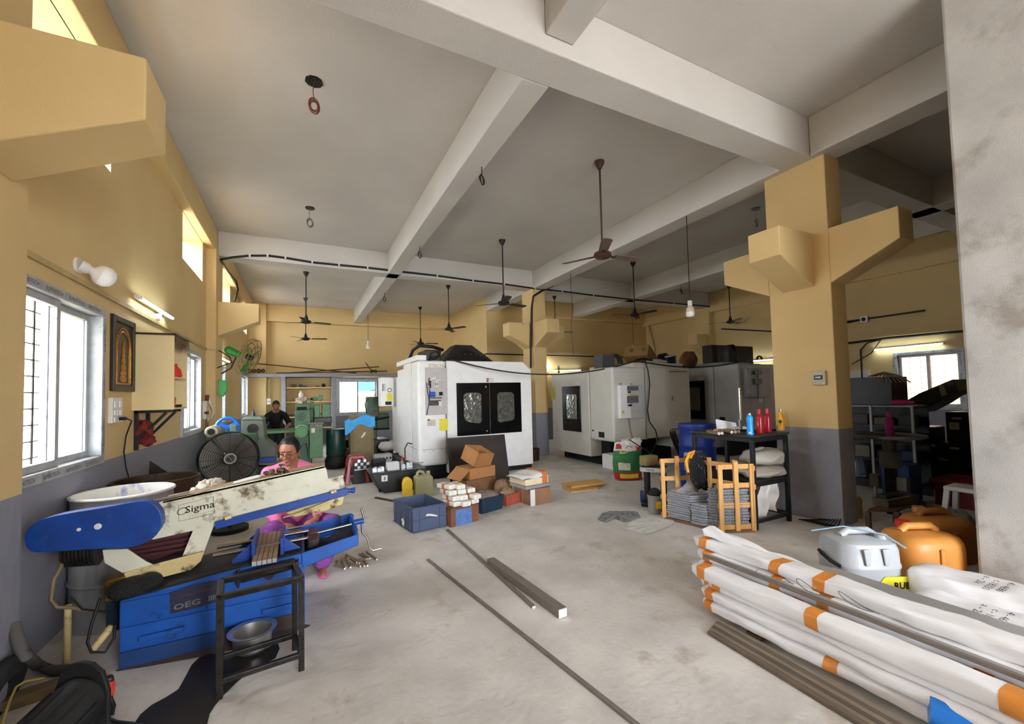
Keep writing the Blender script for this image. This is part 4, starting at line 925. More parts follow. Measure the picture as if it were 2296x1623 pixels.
g = G(); pbox(g,688,947,726,951,Y-.14,.36); put(g,'cabinet_cap',m_ggrey,ml,bevel=.004)
for q,c in (((703,954),(90,60,50)),((712,953),(190,50,40)),((717,965),(30,34,30))):
    g = G(); pp = PY(*q,Y-.12); g.cyl(pp-V((0,.02,0)),pp,.022,n=14); put(g,'push_button',mat('button %d'%c[0],c,.4),ml,smooth=40)
g = G(); pbox(g,698,960,706,970,Y-.122,.01); put(g,'rating_label',mat('pink label',(214,196,180),.6),ml)
g = G(); pbox(g,705,907,718,936,Y+.1,.3); pbox(g,722,905,741,936,Y+.1,.35); put(g,'vertical_head',m_mgreen,ml,bevel=.015)
g = G(); pbox(g,696,890,722,897,Y+.25,.15); pbox(g,713,885,724,898,Y+.12,.2); pbox(g,696,892,703,915,Y+.25,.15); put(g,'top_motor',m_mgreen,ml,bevel=.01)
g = G(); pbox(g,704,936,744,948,Y+.05,.5); put(g,'table_slide',m_dsteel,ml,bevel=.01)
g = G(); pbox(g,694,915,704,945,Y+.2,.4); pbox(g,668,975,694,1062,Y+.0,.3); put(g,'knee',m_dgreen,ml,bevel=.02)
g = G(); g.tube([PY(672,1012,Y-.1),PY(676,996,Y-.1),PY(686,994,Y-.1),PY(692,1005,Y-.1),PY(692,1022,Y-.1)],.018); put(g,'pipe',m_dgreen,ml,smooth=60)
g = G(); pbox(g,655,1060,735,1085,Y-.1,.9); put(g,'base',m_dsteel,ml,bevel=.02)
tag(put(crumple(PY(680,901,Y+.3)+V((0,0,.02)),.15,21,.5),'dusty_cover',mat('dusty cover',(176,158,140),.9),smooth=60),'dusty cloth heap on top of the green milling machine','cloth')
g = G(); p = PY(675,894,Y+.5); g.lathe([(0,0),(.05,0),(.05,.12),(.025,.15),(.025,.18),(0,.18)],p,14); tag(put(g,'white_can',m_offwhite,smooth=40),'white can on the shelf above the green milling machine','can')
# green drum, tyre, black tub, cabinet with the blue cloth, far right green machine
g = G(); c = PZ(742,1058); c = V((.72,10.75,0)); g.lathe([(0,.282),(.19,.282),(.21,.33),(.21,.85),(.19,.90),(.0,.90)],c,28); tag(put(g,'green_drum',mat('dark green plastic',(18,52,42),.4),smooth=40),'dark green plastic drum beside the green milling machine','drum')
g = G(); g.lathe([(0,0),(.2,0),(.24,.06),(.24,.2),(.2,.28),(0,.28)],(.72,10.75,0),28); tag(put(g,'rubber_plinth',m_rub,smooth=40),'black round base under the dark green drum','base')
g = G(); g.lathe([(.0,.02),(.12,.0),(.17,.22),(.19,.23),(.19,.24),(.165,.235),(.115,.02)],V((1.05,11.7,.3)),24); 
tub = tag(put(g,'black_tub',m_black,smooth=40),'black plastic tub behind the red stool','tub')
g = G(); g.box(.86,11.5,0,1.24,11.9,.3); tag(put(g,'tub_block',m_greytrim,bevel=.01),'grey block under the black plastic tub','block')
Y = 10.2; cbn = thing('parts_cabinet','brown board cabinet with a blue cloth thrown over it','cabinet',(1.2,Y+.3,0))
xa, xb = PY(786,960,Y).x, PY(838,960,Y).x; zt = PY(812,932,Y).z
g = G(); g.box(xa,Y,0,xb,Y+.5,zt); put(g,'carcass',mat('brown board',(112,98,66),.7,var=.12,dirt=(80,70,50),damt=.4,dscale=3),cbn,bevel=.008)
g = G(); g.box(xa+.06,Y-.008,.1,xb-.06,Y+.01,zt-.06); put(g,'door',mat('brown board door',(120,106,74),.7,var=.12),cbn,bevel=.004)
g = G(); p = PY(815,975,Y-.01)
g.prism([(.045*math.cos(a)+.02*math.sin(a),.055*math.sin(a)+.03*math.cos(a)) for a in [2*math.pi*k/20 for k in range(20)]],(p.x,Y-.009,p.z),(1,0,0),(0,0,1),.002); put(g,'round_sticker',mat('white red sticker',(222,196,190),.6,dirt=(190,60,50),damt=.5,dscale=30),cbn)
g = G(); zc = zt; x0_, x1_ = xa-.12, xb+.02
def cloth(u,v):
    x = x0_+(x1_-x0_)*u; d = .34*v
    yy = Y+.30-.30*min(1,v*2) - (.03 if v > .5 else 0)
    zz = zt+.02+.03*math.sin(9*u+2)*math.sin(3*v)+.03*math.sin(5*u)*(1-v) - (max(0,v-.5)*2)*(.22+.06*math.sin(8*u+1)) - (.16*(1-u)**2)
    return V((x, yy-.014*math.sin(14*u)*v, zz))
g.slab(cloth,26,18,.006); tag(put(g,'blue_cloth',mat('blue cloth',(70,160,222),.85,var=.12,bump=.5,bscale=25),smooth=60),'bright blue cloth draped over the brown cabinet at the back','cloth')
Y = 11.3; g2 = thing('drilling_machine','tall green drilling machine beside the first white machining centre','drilling machine',(1.9,Y+.3,0))
g = G(); pbox(g,824,889,850,935,Y,.4); put(g,'head',m_dgreen,g2,bevel=.03)
g = G(); pbox(g,845,926,872,962,Y+.1,.5); pbox(g,832,935,846,1040,Y+.2,.3); put(g,'column',m_dgreen,g2,bevel=.03)
g = G(); p = PY(840,927,Y); g.cyl(p-V((0,.05,0)),p,.09,n=20); put(g,'dial',m_dsteel,g2,smooth=40)
g = G(); g.tube([PY(822,925,Y),PY(818,905,Y),PY(826,893,Y)],.012); g.tube([PY(840,888,Y),PY(841,880,Y)],.01); put(g,'cable',m_wire,g2,smooth=60)
g = G(); g.cyl(PY(835,942,Y-.1),PY(872,935,Y+.1),.025); g.cyl(PY(838,962,Y-.1),PY(872,961,Y+.1),.025); put(g,'feed_bar',m_dsteel,g2,smooth=40)
g = G(); pbox(g,835,985,874,1062,Y-.1,.7); put(g,'base',m_dsteel,g2,bevel=.02)
g = G(); p = V((PY(866,1003,10.9).x,10.9,.0)); g.lathe([(.0,.302),(.13,.302),(.19,.36),(.19,.42),(.13,.5),(0,.5)],p,24); tag(put(g,'cable_reel',m_offwhite,smooth=40),'white plastic reel beside the first machining centre','reel')
g = G(); g.cyl((p.x,10.9,0),(p.x,10.9,.3),.17,n=20); tag(put(g,'reel_plinth',m_black,smooth=40),'black base under the white plastic reel','base')
# shelf goods in the alcove
for z,n in ((1.02,5),(1.52,4),(2.0,6),(.62,3)):
    for k in range(n):
        x = -.3+1.05*(k+.5)/n+random.uniform(-.05,.05); c = random.choice([(60,58,56),(120,110,96),(90,70,50),(190,186,176),(70,90,130)])
        w_, h_ = random.uniform(.06,.16), random.uniform(.05,.14)
        g = crumple((x,16.3,z+.022+h_/2),h_/2,int(z*100)+k,.98) if k%2 else G().cbox((x,16.3,z+.022+h_/2),(w_,.2,h_))
        tag(put(g,'shelf_part',mat('shelf good %d_%d'%(int(z*100),k),c,.6,.2)),'small workshop part, %s from the left on the alcove shelf %s' % (['first','second','third','fourth','fifth','sixth'][k],{1.02:'second from the bottom',1.52:'third from the bottom',2.0:'at the top',.62:'at the bottom'}[z]),'part','parts on the alcove shelves')
# long rods on the loft slab
for k,(a,b,yy,l) in enumerate((((575,815),(800,838),16.0,'long thin dark rod with its left end raised above the loft slab'),((650,836),(850,822),16.2,'long thin rod sloping up to the right on the loft slab'),((620,838),(868,832),16.1,'long dark rod lying flat on the loft slab'),((820,813),(835,835),16.0,'short dark rod leaning on the loft slab at the right'))):
    a, b = PY(*a,yy), PY(*b,yy); a.z = max(a.z,2.50); b.z = max(b.z,2.50)
    g = G(); g.cyl(a,b,.018,n=8); tag(put(g,'steel_rod',m_rust,smooth=40),l,'rod')
for k,q in enumerate(((565,832),(585,830),(838,833))):
    g = G(); p = PY(*q,16.1); g.tube([p+V((.1*math.cos(a),.05*math.sin(a),.07+.05*math.sin(2*a))) for a in [2*math.pi*j/16 for j in range(16)]],.02,closed=True); g.v = [v+V((0,0,2.502-min(w_.z for w_ in g.v))) for v in g.v]
    tag(put(g,'scrap_ring',m_rust,smooth=60),'rusty scrap fitting, %s on the loft slab' % ['leftmost','second from the left','rightmost'][k],'scrap')
# switch box on the back column
sbx = thing('isolator_box','white isolator box on the back wall behind the man','switch',(-.93,16.2,1.3))
g = G(); a = PY(603,900,16.25); g.cbox(a,(.12,.09,.2)); put(g,'box',m_offwhite,sbx,bevel=.01)
g = G(); g.cbox(a-V((0,.05,0)),(.06,.02,.02)); put(g,'handle',m_black,sbx)
g = G(); g.tube([a+V((0,0,.1)),a+V((0,.02,.7)),a+V((.05,.02,.8)),a+V((.3,.02,.8))],.012); put(g,'conduit',m_conduit,sbx,smooth=60)
# ================================================================ MACHINING CENTRES
m_doorblk = mat('gloss black door', (10,10,11), .18, var=.1)
m_film2 = mat('crinkled clear film', (150,152,142), .12, .75, var=.4, scale=12, bump=1.0, bscale=14)
m_paleletter = mat('faded cream letters', (196,190,160), .6)
m_yellowlab = mat('yellow label', (226,214,54), .5, var=.05); m_redlab = mat('red label', (180,40,40), .5); m_ink = mat('black ink', (22,22,22), .6)
m_seam = mat('dark panel gap', (70,68,64), .8)
m_dirtywhite = mat('dusty white enamel', (206,204,194), .42, var=.05, scale=3, dirt=(150,140,120), damt=.12, dscale=4)
m_greyenamel = mat('grey enamel', (146,147,146), .45, var=.08, scale=4, dirt=(80,76,70), damt=.15)
def xplate(g, pts, X, d):  # polygon seen at plane X, thickness d towards -x
    q = [(PX(x,y,X).y, PX(x,y,X).z) for x,y in pts]; g.prism(q,(X,0,0),(0,1,0),(0,0,1),-d)
def pboxX(g,x0,y0,x1,y1,X,d):
    xm, ym = (x0+x1)/2,(y0+y1)/2
    return g.box(X-d,PX(x0,ym,X).y,PX(xm,y1,X).z,X,PX(x1,ym,X).y,PX(xm,y0,X).z)
def triangle_sign(parent, o, ux, uy, h):
    o, ux, uy = V(o), V(ux), V(uy); n_ = ux.cross(uy)
    g = G(); g.prism([(-h*.55,0),(h*.55,0),(0,h)],o,tuple(ux),tuple(uy),.002); t = put(g,'warning_sign',m_yellowlab,parent)
    g = G(); g.prism([(-h*.05,h*.12),(h*.1,h*.42),(h*.02,h*.42),(h*.06,h*.72),(-h*.12,h*.36),(-h*.02,h*.36)],o+n_*.0021,tuple(ux),tuple(uy),.0006); put(g,'warning_mark',m_ink,t)
# ---- first centre, facing the camera
FY, FX0, FX1, FZ = 8.05, 1.985, 4.46, 2.30
M1 = thing('machining_centre','nearest white machining centre with a black double door','machine',((FX0+FX1)/2,9.2,0))
g = G(); g.prism([(FX0+.56,.10),(FX1,.10),(FX1,2.13),(FX1-.2,FZ),(FX0+.56,FZ)],(0,FY,0),(1,0,0),(0,0,1),-2.6); put(g,'front_body',m_white,M1,bevel=.02)
g = G(); g.box(FX0,FY,.27,FX0+.555,FY+.55,FZ); put(g,'corner_panel',m_white,M1,bevel=.06,seg=4)
g = G(); g.box(FX0,FY+.56,.27,FX0+.55,FY+1.25,FZ); put(g,'side_panel',m_white,M1,bevel=.008)
g = G(); g.box(FX0+.02,FY+1.26,.27,FX0+.55,FY+2.0,FZ-.08); put(g,'side_panel',m_white,M1,bevel=.008)
g = G(); g.box(FX0+.03,FY+2.01,.3,FX0+.55,FY+2.75,FZ-.22); put(g,'side_panel',m_white,M1,bevel=.008)
g = G(); g.box(FX0-.02,FY-.01,FZ,FX0+.17,FY+1.9,FZ+.10); put(g,'top_tray',m_white,M1,bevel=.008)
g = G(); g.box(FX0-.006,FY+.66,.75,FX0+.01,FY+1.12,2.12); put(g,'side_door',m_white,M1,bevel=.004)
g = G()
for x_ in (FX0+.56,): g.box(x_-.004,FY-.002,.27,x_+.002,FY+.01,FZ)
g.box(FX0+.06,FY-.002,.585,FX0+.55,FY+.01,.59); g.box(FX0-.002,FY+.06,.585,FX0+.01,FY+1.25,.59)
put(g,'panel_seam',m_seam,M1)
g = G()
for k in range(8): p = (FX0-.001,FY+.2+.32*k if k < 4 else FY+.3+.3*(k-4),.52 if k < 4 else .42); g.cyl((p[0]-.003,p[1],p[2]),(p[0]+.002,p[1],p[2]),.008,n=8)
for k in range(3): g.cyl((FX0+.1+.18*k,FY-.004,.56),(FX0+.1+.18*k,FY+.002,.56),.008,n=8)
stuff(put(g,'rivet',m_dsteel,M1))
g = G(); g.box(FX0-.1,FY+.08,0,FX1,FY+2.5,.26); put(g,'black_base',m_black,M1,bevel=.01)
# recess with air service unit behind clear plastic
q0, q1 = PY(954,931,FY), PY(1002,824,FY); rx0, rx1, rz0, rz1 = q0.x, q1.x, q0.z, q1.z
g = G(); g.box(rx0,FY-.012,rz0,rx1,FY+.0,rz1); rec = put(g,'service_panel',mat('grey service panel',(190,184,180),.5,var=.06),M1,bevel=.003)
at = lambda x,y,d=.02: PY(x,y,FY)-V((0,d,0))
g = G(); g.cyl(at(971,884)-V((.07,0,0)),at(971,884)+V((.03,0,0)),.05,n=16); put(g,'blue_filter',mat('blue filter',(50,90,190),.35),rec,smooth=40)
g = G(); g.cbox(at(975,892),(.26,.03,.02)); g.cbox(at(974,903),(.24,.03,.1)); g.cyl(at(984,883),at(991,882),.035,n=12); g.cyl(at(963,848),at(963,870),.025,n=12); put(g,'regulator',m_dsteel,rec,smooth=40)
g = G(); g.cyl(at(962,852),at(976,848),.03,n=12); g.cyl(at(975,853),at(990,853),.012,n=8); g.cyl(at(964,858),at(962,868),.022,n=12); put(g,'air_valve',m_offwhite,rec,smooth=40)
g = G(); g.tube([at(956,858),at(958,878),at(962,900),at(957,925),at(956,930)],.009); g.tube([at(963,872),at(962,890),at(964,905)],.009); put(g,'air_hose',mat('dark blue hose',(40,50,92),.5),rec,smooth=60)
g = G(); g.cbox(at(986,905,.035),(.06,.01,.1)); put(g,'white_tag',m_offwhite,rec)
g = G(); g.cbox(at(977,861,.035),(.085,.006,.10)); tg = put(g,'number_plate',m_offwhite,rec)
p = at(977,861,.0385); text('21','lettering',m_ink,M1,p+V((-.034,0,-.022)),(1,0,0),(0,0,1),.045,width=.066,bold=.03)
text('ETBECNP','lettering',m_paleletter,M1,PY(961,823,FY)-V((0,.001,0)),(1,0,0),(0,0,1),.06,width=.34,bold=.04)
g = G(); a = at(957,956,0); b = at(977,940,0); g.box(a.x,FY-.003,a.z,b.x,FY,b.z); lab = put(g,'warning_label',m_offwhite,M1)
g = G(); g.box(a.x,FY-.0045,a.z+.105,b.x,FY-.002,b.z); put(g,'label_band',m_yellowlab,lab)
g = G()
for k in range(3): g.box(a.x+.015,FY-.0045,a.z+.02+.03*k,b.x-.015,FY-.002,a.z+.027+.03*k)
put(g,'label_text',m_ink,lab)
g = G(); g.prism([(0,0),(.05,0),(.025,.045)],(a.x+.015,FY-.0046,a.z+.108),(1,0,0),(0,0,1),.001); put(g,'label_triangle',m_ink,lab)
g = G(); a = at(985,966,0); b = at(1004,938,0); g.box(a.x,FY-.003,a.z,b.x,FY,b.z); put(g,'yellow_label',m_yellowlab,M1)
g = G(); a = at(1090,857,0); b = at(1107,847,0); g.box(a.x,FY-.003,a.z,b.x,FY,b.z); lb = put(g,'maker_label',m_offwhite,M1)
g = G(); g.box(a.x+.01,FY-.0045,a.z+.01,a.x+.05,FY-.002,b.z-.05); put(g,'label_mark',m_ink,lb)
g = G(); g.box(a.x+.01,FY-.0045,b.z-.04,a.x+.06,FY-.002,b.z-.01); put(g,'label_mark',m_redlab,lb)
# double door
zt, zb = PY(1095,858,FY).z, PY(1095,973,FY).z; xa, xm_, xb = PY(1024,915,FY).x, PY(1098,915,FY).x, PY(1168,915,FY).x
for (x0,x1,wpts) in ((xa,xm_-.004,[(1039,881),(1079,880),(1080,950),(1050,946),(1041,941)]),(xm_+.004,xb,[(1115,879),(1152,879),(1154,938),(1150,942),(1116,948)])):
    g = G(); g.box(x0,FY-.02,zb,x1,FY+.005,zt); dr = put(g,'door',m_doorblk,M1,bevel=.004)
    g = G(); wp = xz(wpts,FY-.022); c_ = (sum(p[0] for p in wp)/len(wp),sum(p[1] for p in wp)/len(wp))
    rp_ = []
    for i,p in enumerate(wp):      # rounded corners
        a, b = wp[i-1], wp[(i+1)%len(wp)]
        for o_ in (a,b):
            d = V((o_[0]-p[0],o_[1]-p[1],0)); l = min(.05,d.length*.4); d.normalize(); rp_.append((p[0]+d.x*l,p[1]+d.y*l))
    g.prism(rp_,(0,FY-.023,0),(1,0,0),(0,0,1),-.004); put(g,'door_window',m_film2,dr)
for q in ((1089,867),(1092,966)):
    g = G(); p = PY(*q,FY-.02); g.cyl(p-V((0,.012,0)),p,.016,n=14); put(g,'door_knob',m_steel,M1,smooth=40)
# hood and spindle gear on the roof
hz = FZ
g = G(); H_ = [(985,807),(1030,771),(1067,771),(1099,808)]; hp_ = xz(H_,FY+.5); top = max(z for _,z in hp_); bx = [p[0] for p in hp_]; xm2 = (bx[1]+bx[2])/2
g.add([(bx[0],FY+.25,hz),(bx[3],FY+.25,hz),(bx[3],FY+1.3,hz),(bx[0],FY+1.3,hz),(bx[1],FY+.75,top),(bx[2],FY+.75,top),(bx[2],FY+1.1,top),(bx[1],FY+1.1,top),(xm2,FY+.5,top-.12)],
  [(3,2,1,0),(4,5,6,7),(0,8,4),(0,1,8),(1,5,8),(8,5,4),(1,2,6,5),(2,3,7,6),(3,0,4,7)])
put(g,'spindle_hood',mat('black bellows cover',(24,22,20),.4,var=.3),M1)
g = G()
for k in range(9): a = math.pi*k/8; p = V((xm2-.32*math.cos(a),FY+.38-.05*math.sin(a),hz+.05+.13*math.sin(a))); g.ell(p,.011,.011,.011,8,6)
put(g,'hood_bolt',m_steel,M1)
g = G(); g.box(FX0+.22,FY+.3,hz,FX0+.55,FY+.9,hz+.24); g.cyl((FX0+.4,FY+.28,hz+.12),(FX0+.4,FY+.2,hz+.12),.08,n=16); put(g,'spindle_motor',m_dsteel,M1,bevel=.02)
g = G(); g.tube([(FX0+.06,FY+.9,hz+.12),(FX0+.1,FY+.8,hz+.28),(FX0+.22,FY+.7,hz+.37),(FX0+.5,FY+.7,hz+.35),(FX0+.75,FY+.8,hz+.3)],.035,n=12); g2_ = G(); g2_.tube([(FX0+.3,FY+.2,hz+.04),(FX0+.48,FY+.2,hz+.1),(FX0+.52,FY+.25,hz+.22)],.028,n=12); put(g,'corrugated_hose',m_black,M1,smooth=60); put(g2_,'corrugated_hose',m_black,M1,smooth=60)
g = G(); g.box(FX1-.32,FY+.5,hz-.02,FX1-.3,FY+.52,hz+.02); put(g,'roof_lug',m_steel,M1)
# side electrics box
g = G(); a = PY(854,911,10.25); b = PY(881,846,10.25); g.box(a.x,10.25,a.z,b.x,10.6,b.z); eb = put(g,'electrics_box',m_white,M1,bevel=.01)
g = G(); p = PY(861,878,10.24); g.box(a.x+.04,10.245,b.z-.32,a.x+.06,10.255,b.z-.15); g.box(a.x+.09,10.245,b.z-.32,a.x+.10,10.255,b.z-.15); put(g,'slot',m_ink,eb)
g = G(); g.box(a.x+.14,10.244,a.z+.12,a.x+.26,10.252,a.z+.3); put(g,'yellow_label',m_yellowlab,eb)
g = G(); g.box(a.x+.1,10.244,a.z+.03,b.x-.04,10.252,a.z+.11); put(g,'dark_label',m_ink,eb)
g = G(); p = V((a.x+.2,10.244,b.z-.3)); g.tube([p+V((.045*math.cos(t),0,.045*math.sin(t))) for t in [2*math.pi*k/16 for k in range(16)]],.006,6,closed=True); put(g,'dial',m_ink,eb)
g = G(); g.tube([(FX0-.0,FY+.55,.66),(FX0-.12,FY+.4,.70),(FX0-.22,FY+.2,.62),(FX0-.28,FY-.1,.44)],.011); put(g,'hose',m_wire,M1,smooth=60)
g = G(); g.tube([(FX0-.3,FY-.2,.47),(FX0-.2,FY-.22,.42),(FX0-.08,FY-.2,.385),(FX0+.05,FY-.1,.37)],.010); put(g,'grey_hose',mat('grey tube',(170,166,160),.5),M1,smooth=60)
# coolant tank in front of it
tk = thing('coolant_tank','black coolant tank with a white number label at the first machining centre','tank',(1.5,7.7,0))
g = G(); tp = [(1.026,.345),(1.95,.345),(1.95,.0),(1.244,.0),(1.15,.06)]; g.prism(tp,(0,7.4,0),(1,0,0),(0,0,1),-.55); put(g,'tank_body',m_black,tk,bevel=.01)
g = G(); g.box(1.0,7.38,.345,1.95,7.98,.36); put(g,'tank_lid',mat('worn black lid',(44,44,45),.4,var=.2),tk,bevel=.004)
g = G(); g.cyl((1.17,7.38,.06),(1.17,7.42,.06),.03,n=12); put(g,'drain_plug',m_blackmatte,tk,smooth=40)
g = G(); g.box(1.19,7.394,.2,1.29,7.4,.3); l5 = put(g,'number_plate',m_offwhite,tk,bevel=.003)
text('5','lettering',m_ink,tk,(1.225,7.3935,.225),(1,0,0),(0,0,1),.05,bold=.03)
m_alu = mat('machined aluminium', (214,218,220), .25, .8, var=.15, scale=20); m_card = mat('white carton', (222,222,220), .7, var=.04)
TZ = .362
g = G()
for k in range(5): g.box(1.30,7.45,TZ+.026*k,1.50,7.62,TZ+.024+.026*k)
ct = tag(put(g,'sheet_stack',m_card,bevel=.003),'neat white stack of cards on the black tank lid','stack')
random.seed(4)
k = 0
for (x,y,w_) in ((1.09,7.47,.07),(1.16,7.46,.06),(1.22,7.5,.06),(1.12,7.56,.06),(1.2,7.6,.05),(1.58,7.55,.07),(1.66,7.53,.06),(1.72,7.58,.05)):
    g = G(); h_ = random.uniform(.05,.09); g.box(x-w_/2,y-.03,TZ,x+w_/2,y+.03,TZ+h_); g.cyl((x,y-.035,TZ+h_*.55),(x,y+.035,TZ+h_*.55),w_*.28,n=12); g.box(x-w_*.3,y-.02,TZ+h_,x+w_*.3,y+.02,TZ+h_+.012)
    tag(put(g,'machined_part',m_alu,bevel=.003),'aluminium block, %s on the black tank lid' % (['first of the left heap','second of the left heap','third of the left heap','fourth of the left heap','fifth of the left heap','first of the right group','second of the right group','last of the right group'][k]),'part','aluminium blocks on the tank lid'); k += 1
bt_ = thing('spray_bottle','clear bottle with a red nozzle on the black tank lid','bottle',(1.60,7.72,TZ))
g = G(); g.lathe([(0,0),(.03,0),(.032,.02),(.03,.09),(.018,.11),(0,.11)],(1.60,7.72,TZ),16); put(g,'bottle_body',mat('cloudy bottle',(190,186,182),.2,trans=.5),bt_,smooth=40)
g = G(); g.lathe([(0,.11),(.02,.11),(.02,.14),(.01,.16),(.006,.2),(0,.2)],(1.60,7.72,TZ),14); put(g,'nozzle',m_redlab,bt_,smooth=40)
# racks of parts behind the tank
rk = thing('parts_bench','low black stand of parts trays behind the red stool','stand',(1.25,8.75,0))
g = G(); g.box(.85,8.5,0,1.75,9.0,.26); put(g,'stand_body',m_black,rk,bevel=.01)
for k,(x0,x1,y,l,mm_) in enumerate(((.88,1.14,8.55,'clear box of small silver blocks behind the red stool',m_alu),(1.2,1.45,8.52,'black crate on the parts stand by the first machining centre',m_black),(1.28,1.62,8.85,'grey perforated block tray on the parts stand',mat('grey block',(150,150,148),.5,.4)))):
    t = thing('parts_tray',l,'tray',((x0+x1)/2,y,.26))
    if k == 0:
        g = G()
        g.box(x0,y-.1,.26,x1,y+.1,.28); put(g,'tray_base',m_alu,t)
        for i in range(5):
            for j in range(3):
                g = G(); xx = x0+.026+.052*i; zz = .285+.058*j; g.cbox((xx,y-.08,zz+.025),(.046,.05,.05)); put(g,'silver_block',m_alu if (i+j)%2 else m_dsteel,t)
    else:
        g = G(); g.box(x0,y-.1,.26,x1,y+.1,.26+(.17 if k==1 else .22)); put(g,'tray_body',mm_,t,bevel=.015)
        for i in range(5):
            g = G(); xx = x0+(x1-x0)*(i+.5)/5; g.cyl((xx,y-.103,.36 if k==1 else .40),(xx,y-.095,.36 if k==1 else .40),.02,n=10); put(g,'bore',m_blackmatte,t)
g = G(); g.box(1.3,8.15,0,1.6,8.4,.27); g.ell((1.45,8.27,.27),.13,.11,.06); tag(put(g,'black_case',m_black,bevel=.02,smooth=50),'glossy black case between the tank and the parts stand','case')
# red stool and red crate
st = thing('plastic_stool','dark red plastic stool with arched sides','stool',PZ(797,1078))
b0, b1 = PZ(787,1092), PZ(822,1080); cs = V(((b0.x+b1.x)/2+.0,8.5,0)); cs = PZ(799,1081); m_red = mat('dark red plastic', (138,34,32), .35, var=.08)
zs, wt, wb = .52, .135, .205
g = G(); g.add([cs+V((sx*w_,sy*w_,z)) for w_,z in ((wt,zs),(wt+.012,zs-.06)) for sx,sy in ((-1,-1),(1,-1),(1,1),(-1,1))],[(0,1,2,3),(7,6,5,4),(0,4,5,1),(1,5,6,2),(2,6,7,3),(3,7,4,0)]); put(g,'seat',m_red,st,bevel=.012)
for sx,sy in ((-1,-1),(1,-1),(1,1),(-1,1)):
    g = G(); a = cs+V((sx*(wt-.015),sy*(wt-.015),zs-.05)); b = cs+V((sx*(wb-.015),sy*(wb-.015),0)); g.bar(a,b,.06,.06,up=(0,1,0)); put(g,'leg',m_red,st,bevel=.008)
for s_,axs in ((-1,0),(1,0),(-1,1),(1,1)):
    arc = []; 
    for k in range(11):
        a = math.pi*k/10; u = .115*math.cos(a); z = zs-.19+.13*math.sin(a); ww = wt+.02+.05*(zs-z)/zs
        arc.append(cs+(V((u,s_*ww,z)) if axs == 0 else V((s_*ww,u,z))))
    g = G(); g.tube(arc,.014,8); put(g,'side_arch',m_red,st,smooth=60)
    ww = wt+.045; g = G(); a = cs+(V((-.17,s_*ww,.15)) if axs == 0 else V((s_*ww,-.17,.15))); b = cs+(V((.17,s_*ww,.15)) if axs == 0 else V((s_*ww,.17,.15))); g.bar(a,b,.012,.035); put(g,'stretcher',m_red,st,bevel=.003)
rcX, rcY = PY(783,1010,11.0).x, 11.0
rc = thing('red_crate','small red crate of metal rings behind the red stool','crate',(rcX,rcY,0))
x0,x1,y0,y1 = rcX-.2,rcX+.2,rcY-.14,rcY+.14
g = G(); g.box(x0,y0,.2,x1,y1,.22); g.box(x0,y0,.22,x1,y0+.02,.36); g.box(x0,y1-.02,.22,x1,y1,.36); g.box(x0,y0+.02,.22,x0+.02,y1-.02,.36); g.box(x1-.02,y0+.02,.22,x1,y1-.02,.36); put(g,'crate_body',m_red,rc)
g = G(); g.box(x0+.03,y0+.03,0,x1-.03,y1-.03,.2); put(g,'crate_foot',m_dsteel,rc)
for k in range(5):
    g = G(); c_ = V((x0+.06+.07*k,rcY-.05+.04*(k%2),.37)); g.tube([c_+V((.04*math.cos(a),.01,.04*math.sin(a))) for a in [2*math.pi*j/14 for j in range(14)]],.012,6,closed=True); tag(put(g,'metal_ring',m_steel,smooth=60),'metal ring, %s from the left in the small red crate' % ORD[k],'ring','rings in the red crate')
# ---- second and third centres, side on
def centre(name_label, X0, Y0, X1, Y1, zt, me, pxs, loc):
    M = thing('machining_centre',name_label,'machine',loc); z1 = pxs['zb']
    ys = PX(pxs['seam'],900,X0).y
    g = G(); g.box(X0,ys+.003,.2,X0+1.2,Y1,zt-.03); put(g,'door_side',me,M,bevel=.02)
    g = G(); g.box(X0,Y0,z1,X0+.9,ys-.003,zt); put(g,'corner_panel',me,M,bevel=.05,seg=4)
    xs = [X0+.9]+[PY(q,900,Y0).x for q in pxs['fseams']]
    for k in range(len(xs)-1):
        g = G(); g.box(xs[k]+.004,Y0+.01,z1+(.02 if k else 0),xs[k+1]-.004,Y0+.9,zt-.01); put(g,'front_panel',me,M,bevel=.012)
    g = G(); g.box(X0+.9,Y0+.1,z1,X1-.05,Y1-.1,zt-.06); put(g,'core',m_greyenamel,M)
    g = G(); g.box(X0+.3,Y0+.5,.0,X1-.2,Y1-.05,z1-.02); put(g,'black_base',m_blackmatte,M)
    return M
M2 = centre('second white machining centre with a vented grey cabinet on its front',5.65,6.80,7.95,9.15,2.12,m_dirtywhite,dict(seam=1321,zb=.58,fseams=[1446,1497,1549]),(6.8,7.9,0))
g = G(); X0 = 5.65; a = PX(1264,964,X0); b = PX(1301,865,X0); g.box(X0-.02,b.y,a.z,X0+.01,a.y,b.z); d2 = put(g,'door',m_doorblk,M2,bevel=.004)
g = G(); a = PX(1273,938,X0); b = PX(1293,884,X0); g.box(X0-.024,b.y,a.z,X0-.018,a.y,b.z); put(g,'door_window',m_film2,d2,bevel=.002)
g = G(); a = PX(1236,896,X0); b = PX(1245,867,X0); g.box(X0-.004,b.y,a.z,X0+.0,a.y,b.z); put(g,'yellow_label',mat('faded yellow label',(196,190,60),.5),M2)
g = G(); a = PX(1290,863,X0); b = PX(1299,855,X0); g.box(X0-.004,b.y,a.z,X0,a.y,b.z); put(g,'maker_label',m_offwhite,M2)
g = G(); a = PX(1343,980,X0); b = PX(1355,969,X0); g.box(X0-.006,b.y,a.z,X0,a.y,b.z); p = PX(1330,965,X0); g.cyl(p-V((.012,0,0)),p,.02,n=12); put(g,'socket',m_ink,M2)
FY2 = 6.80
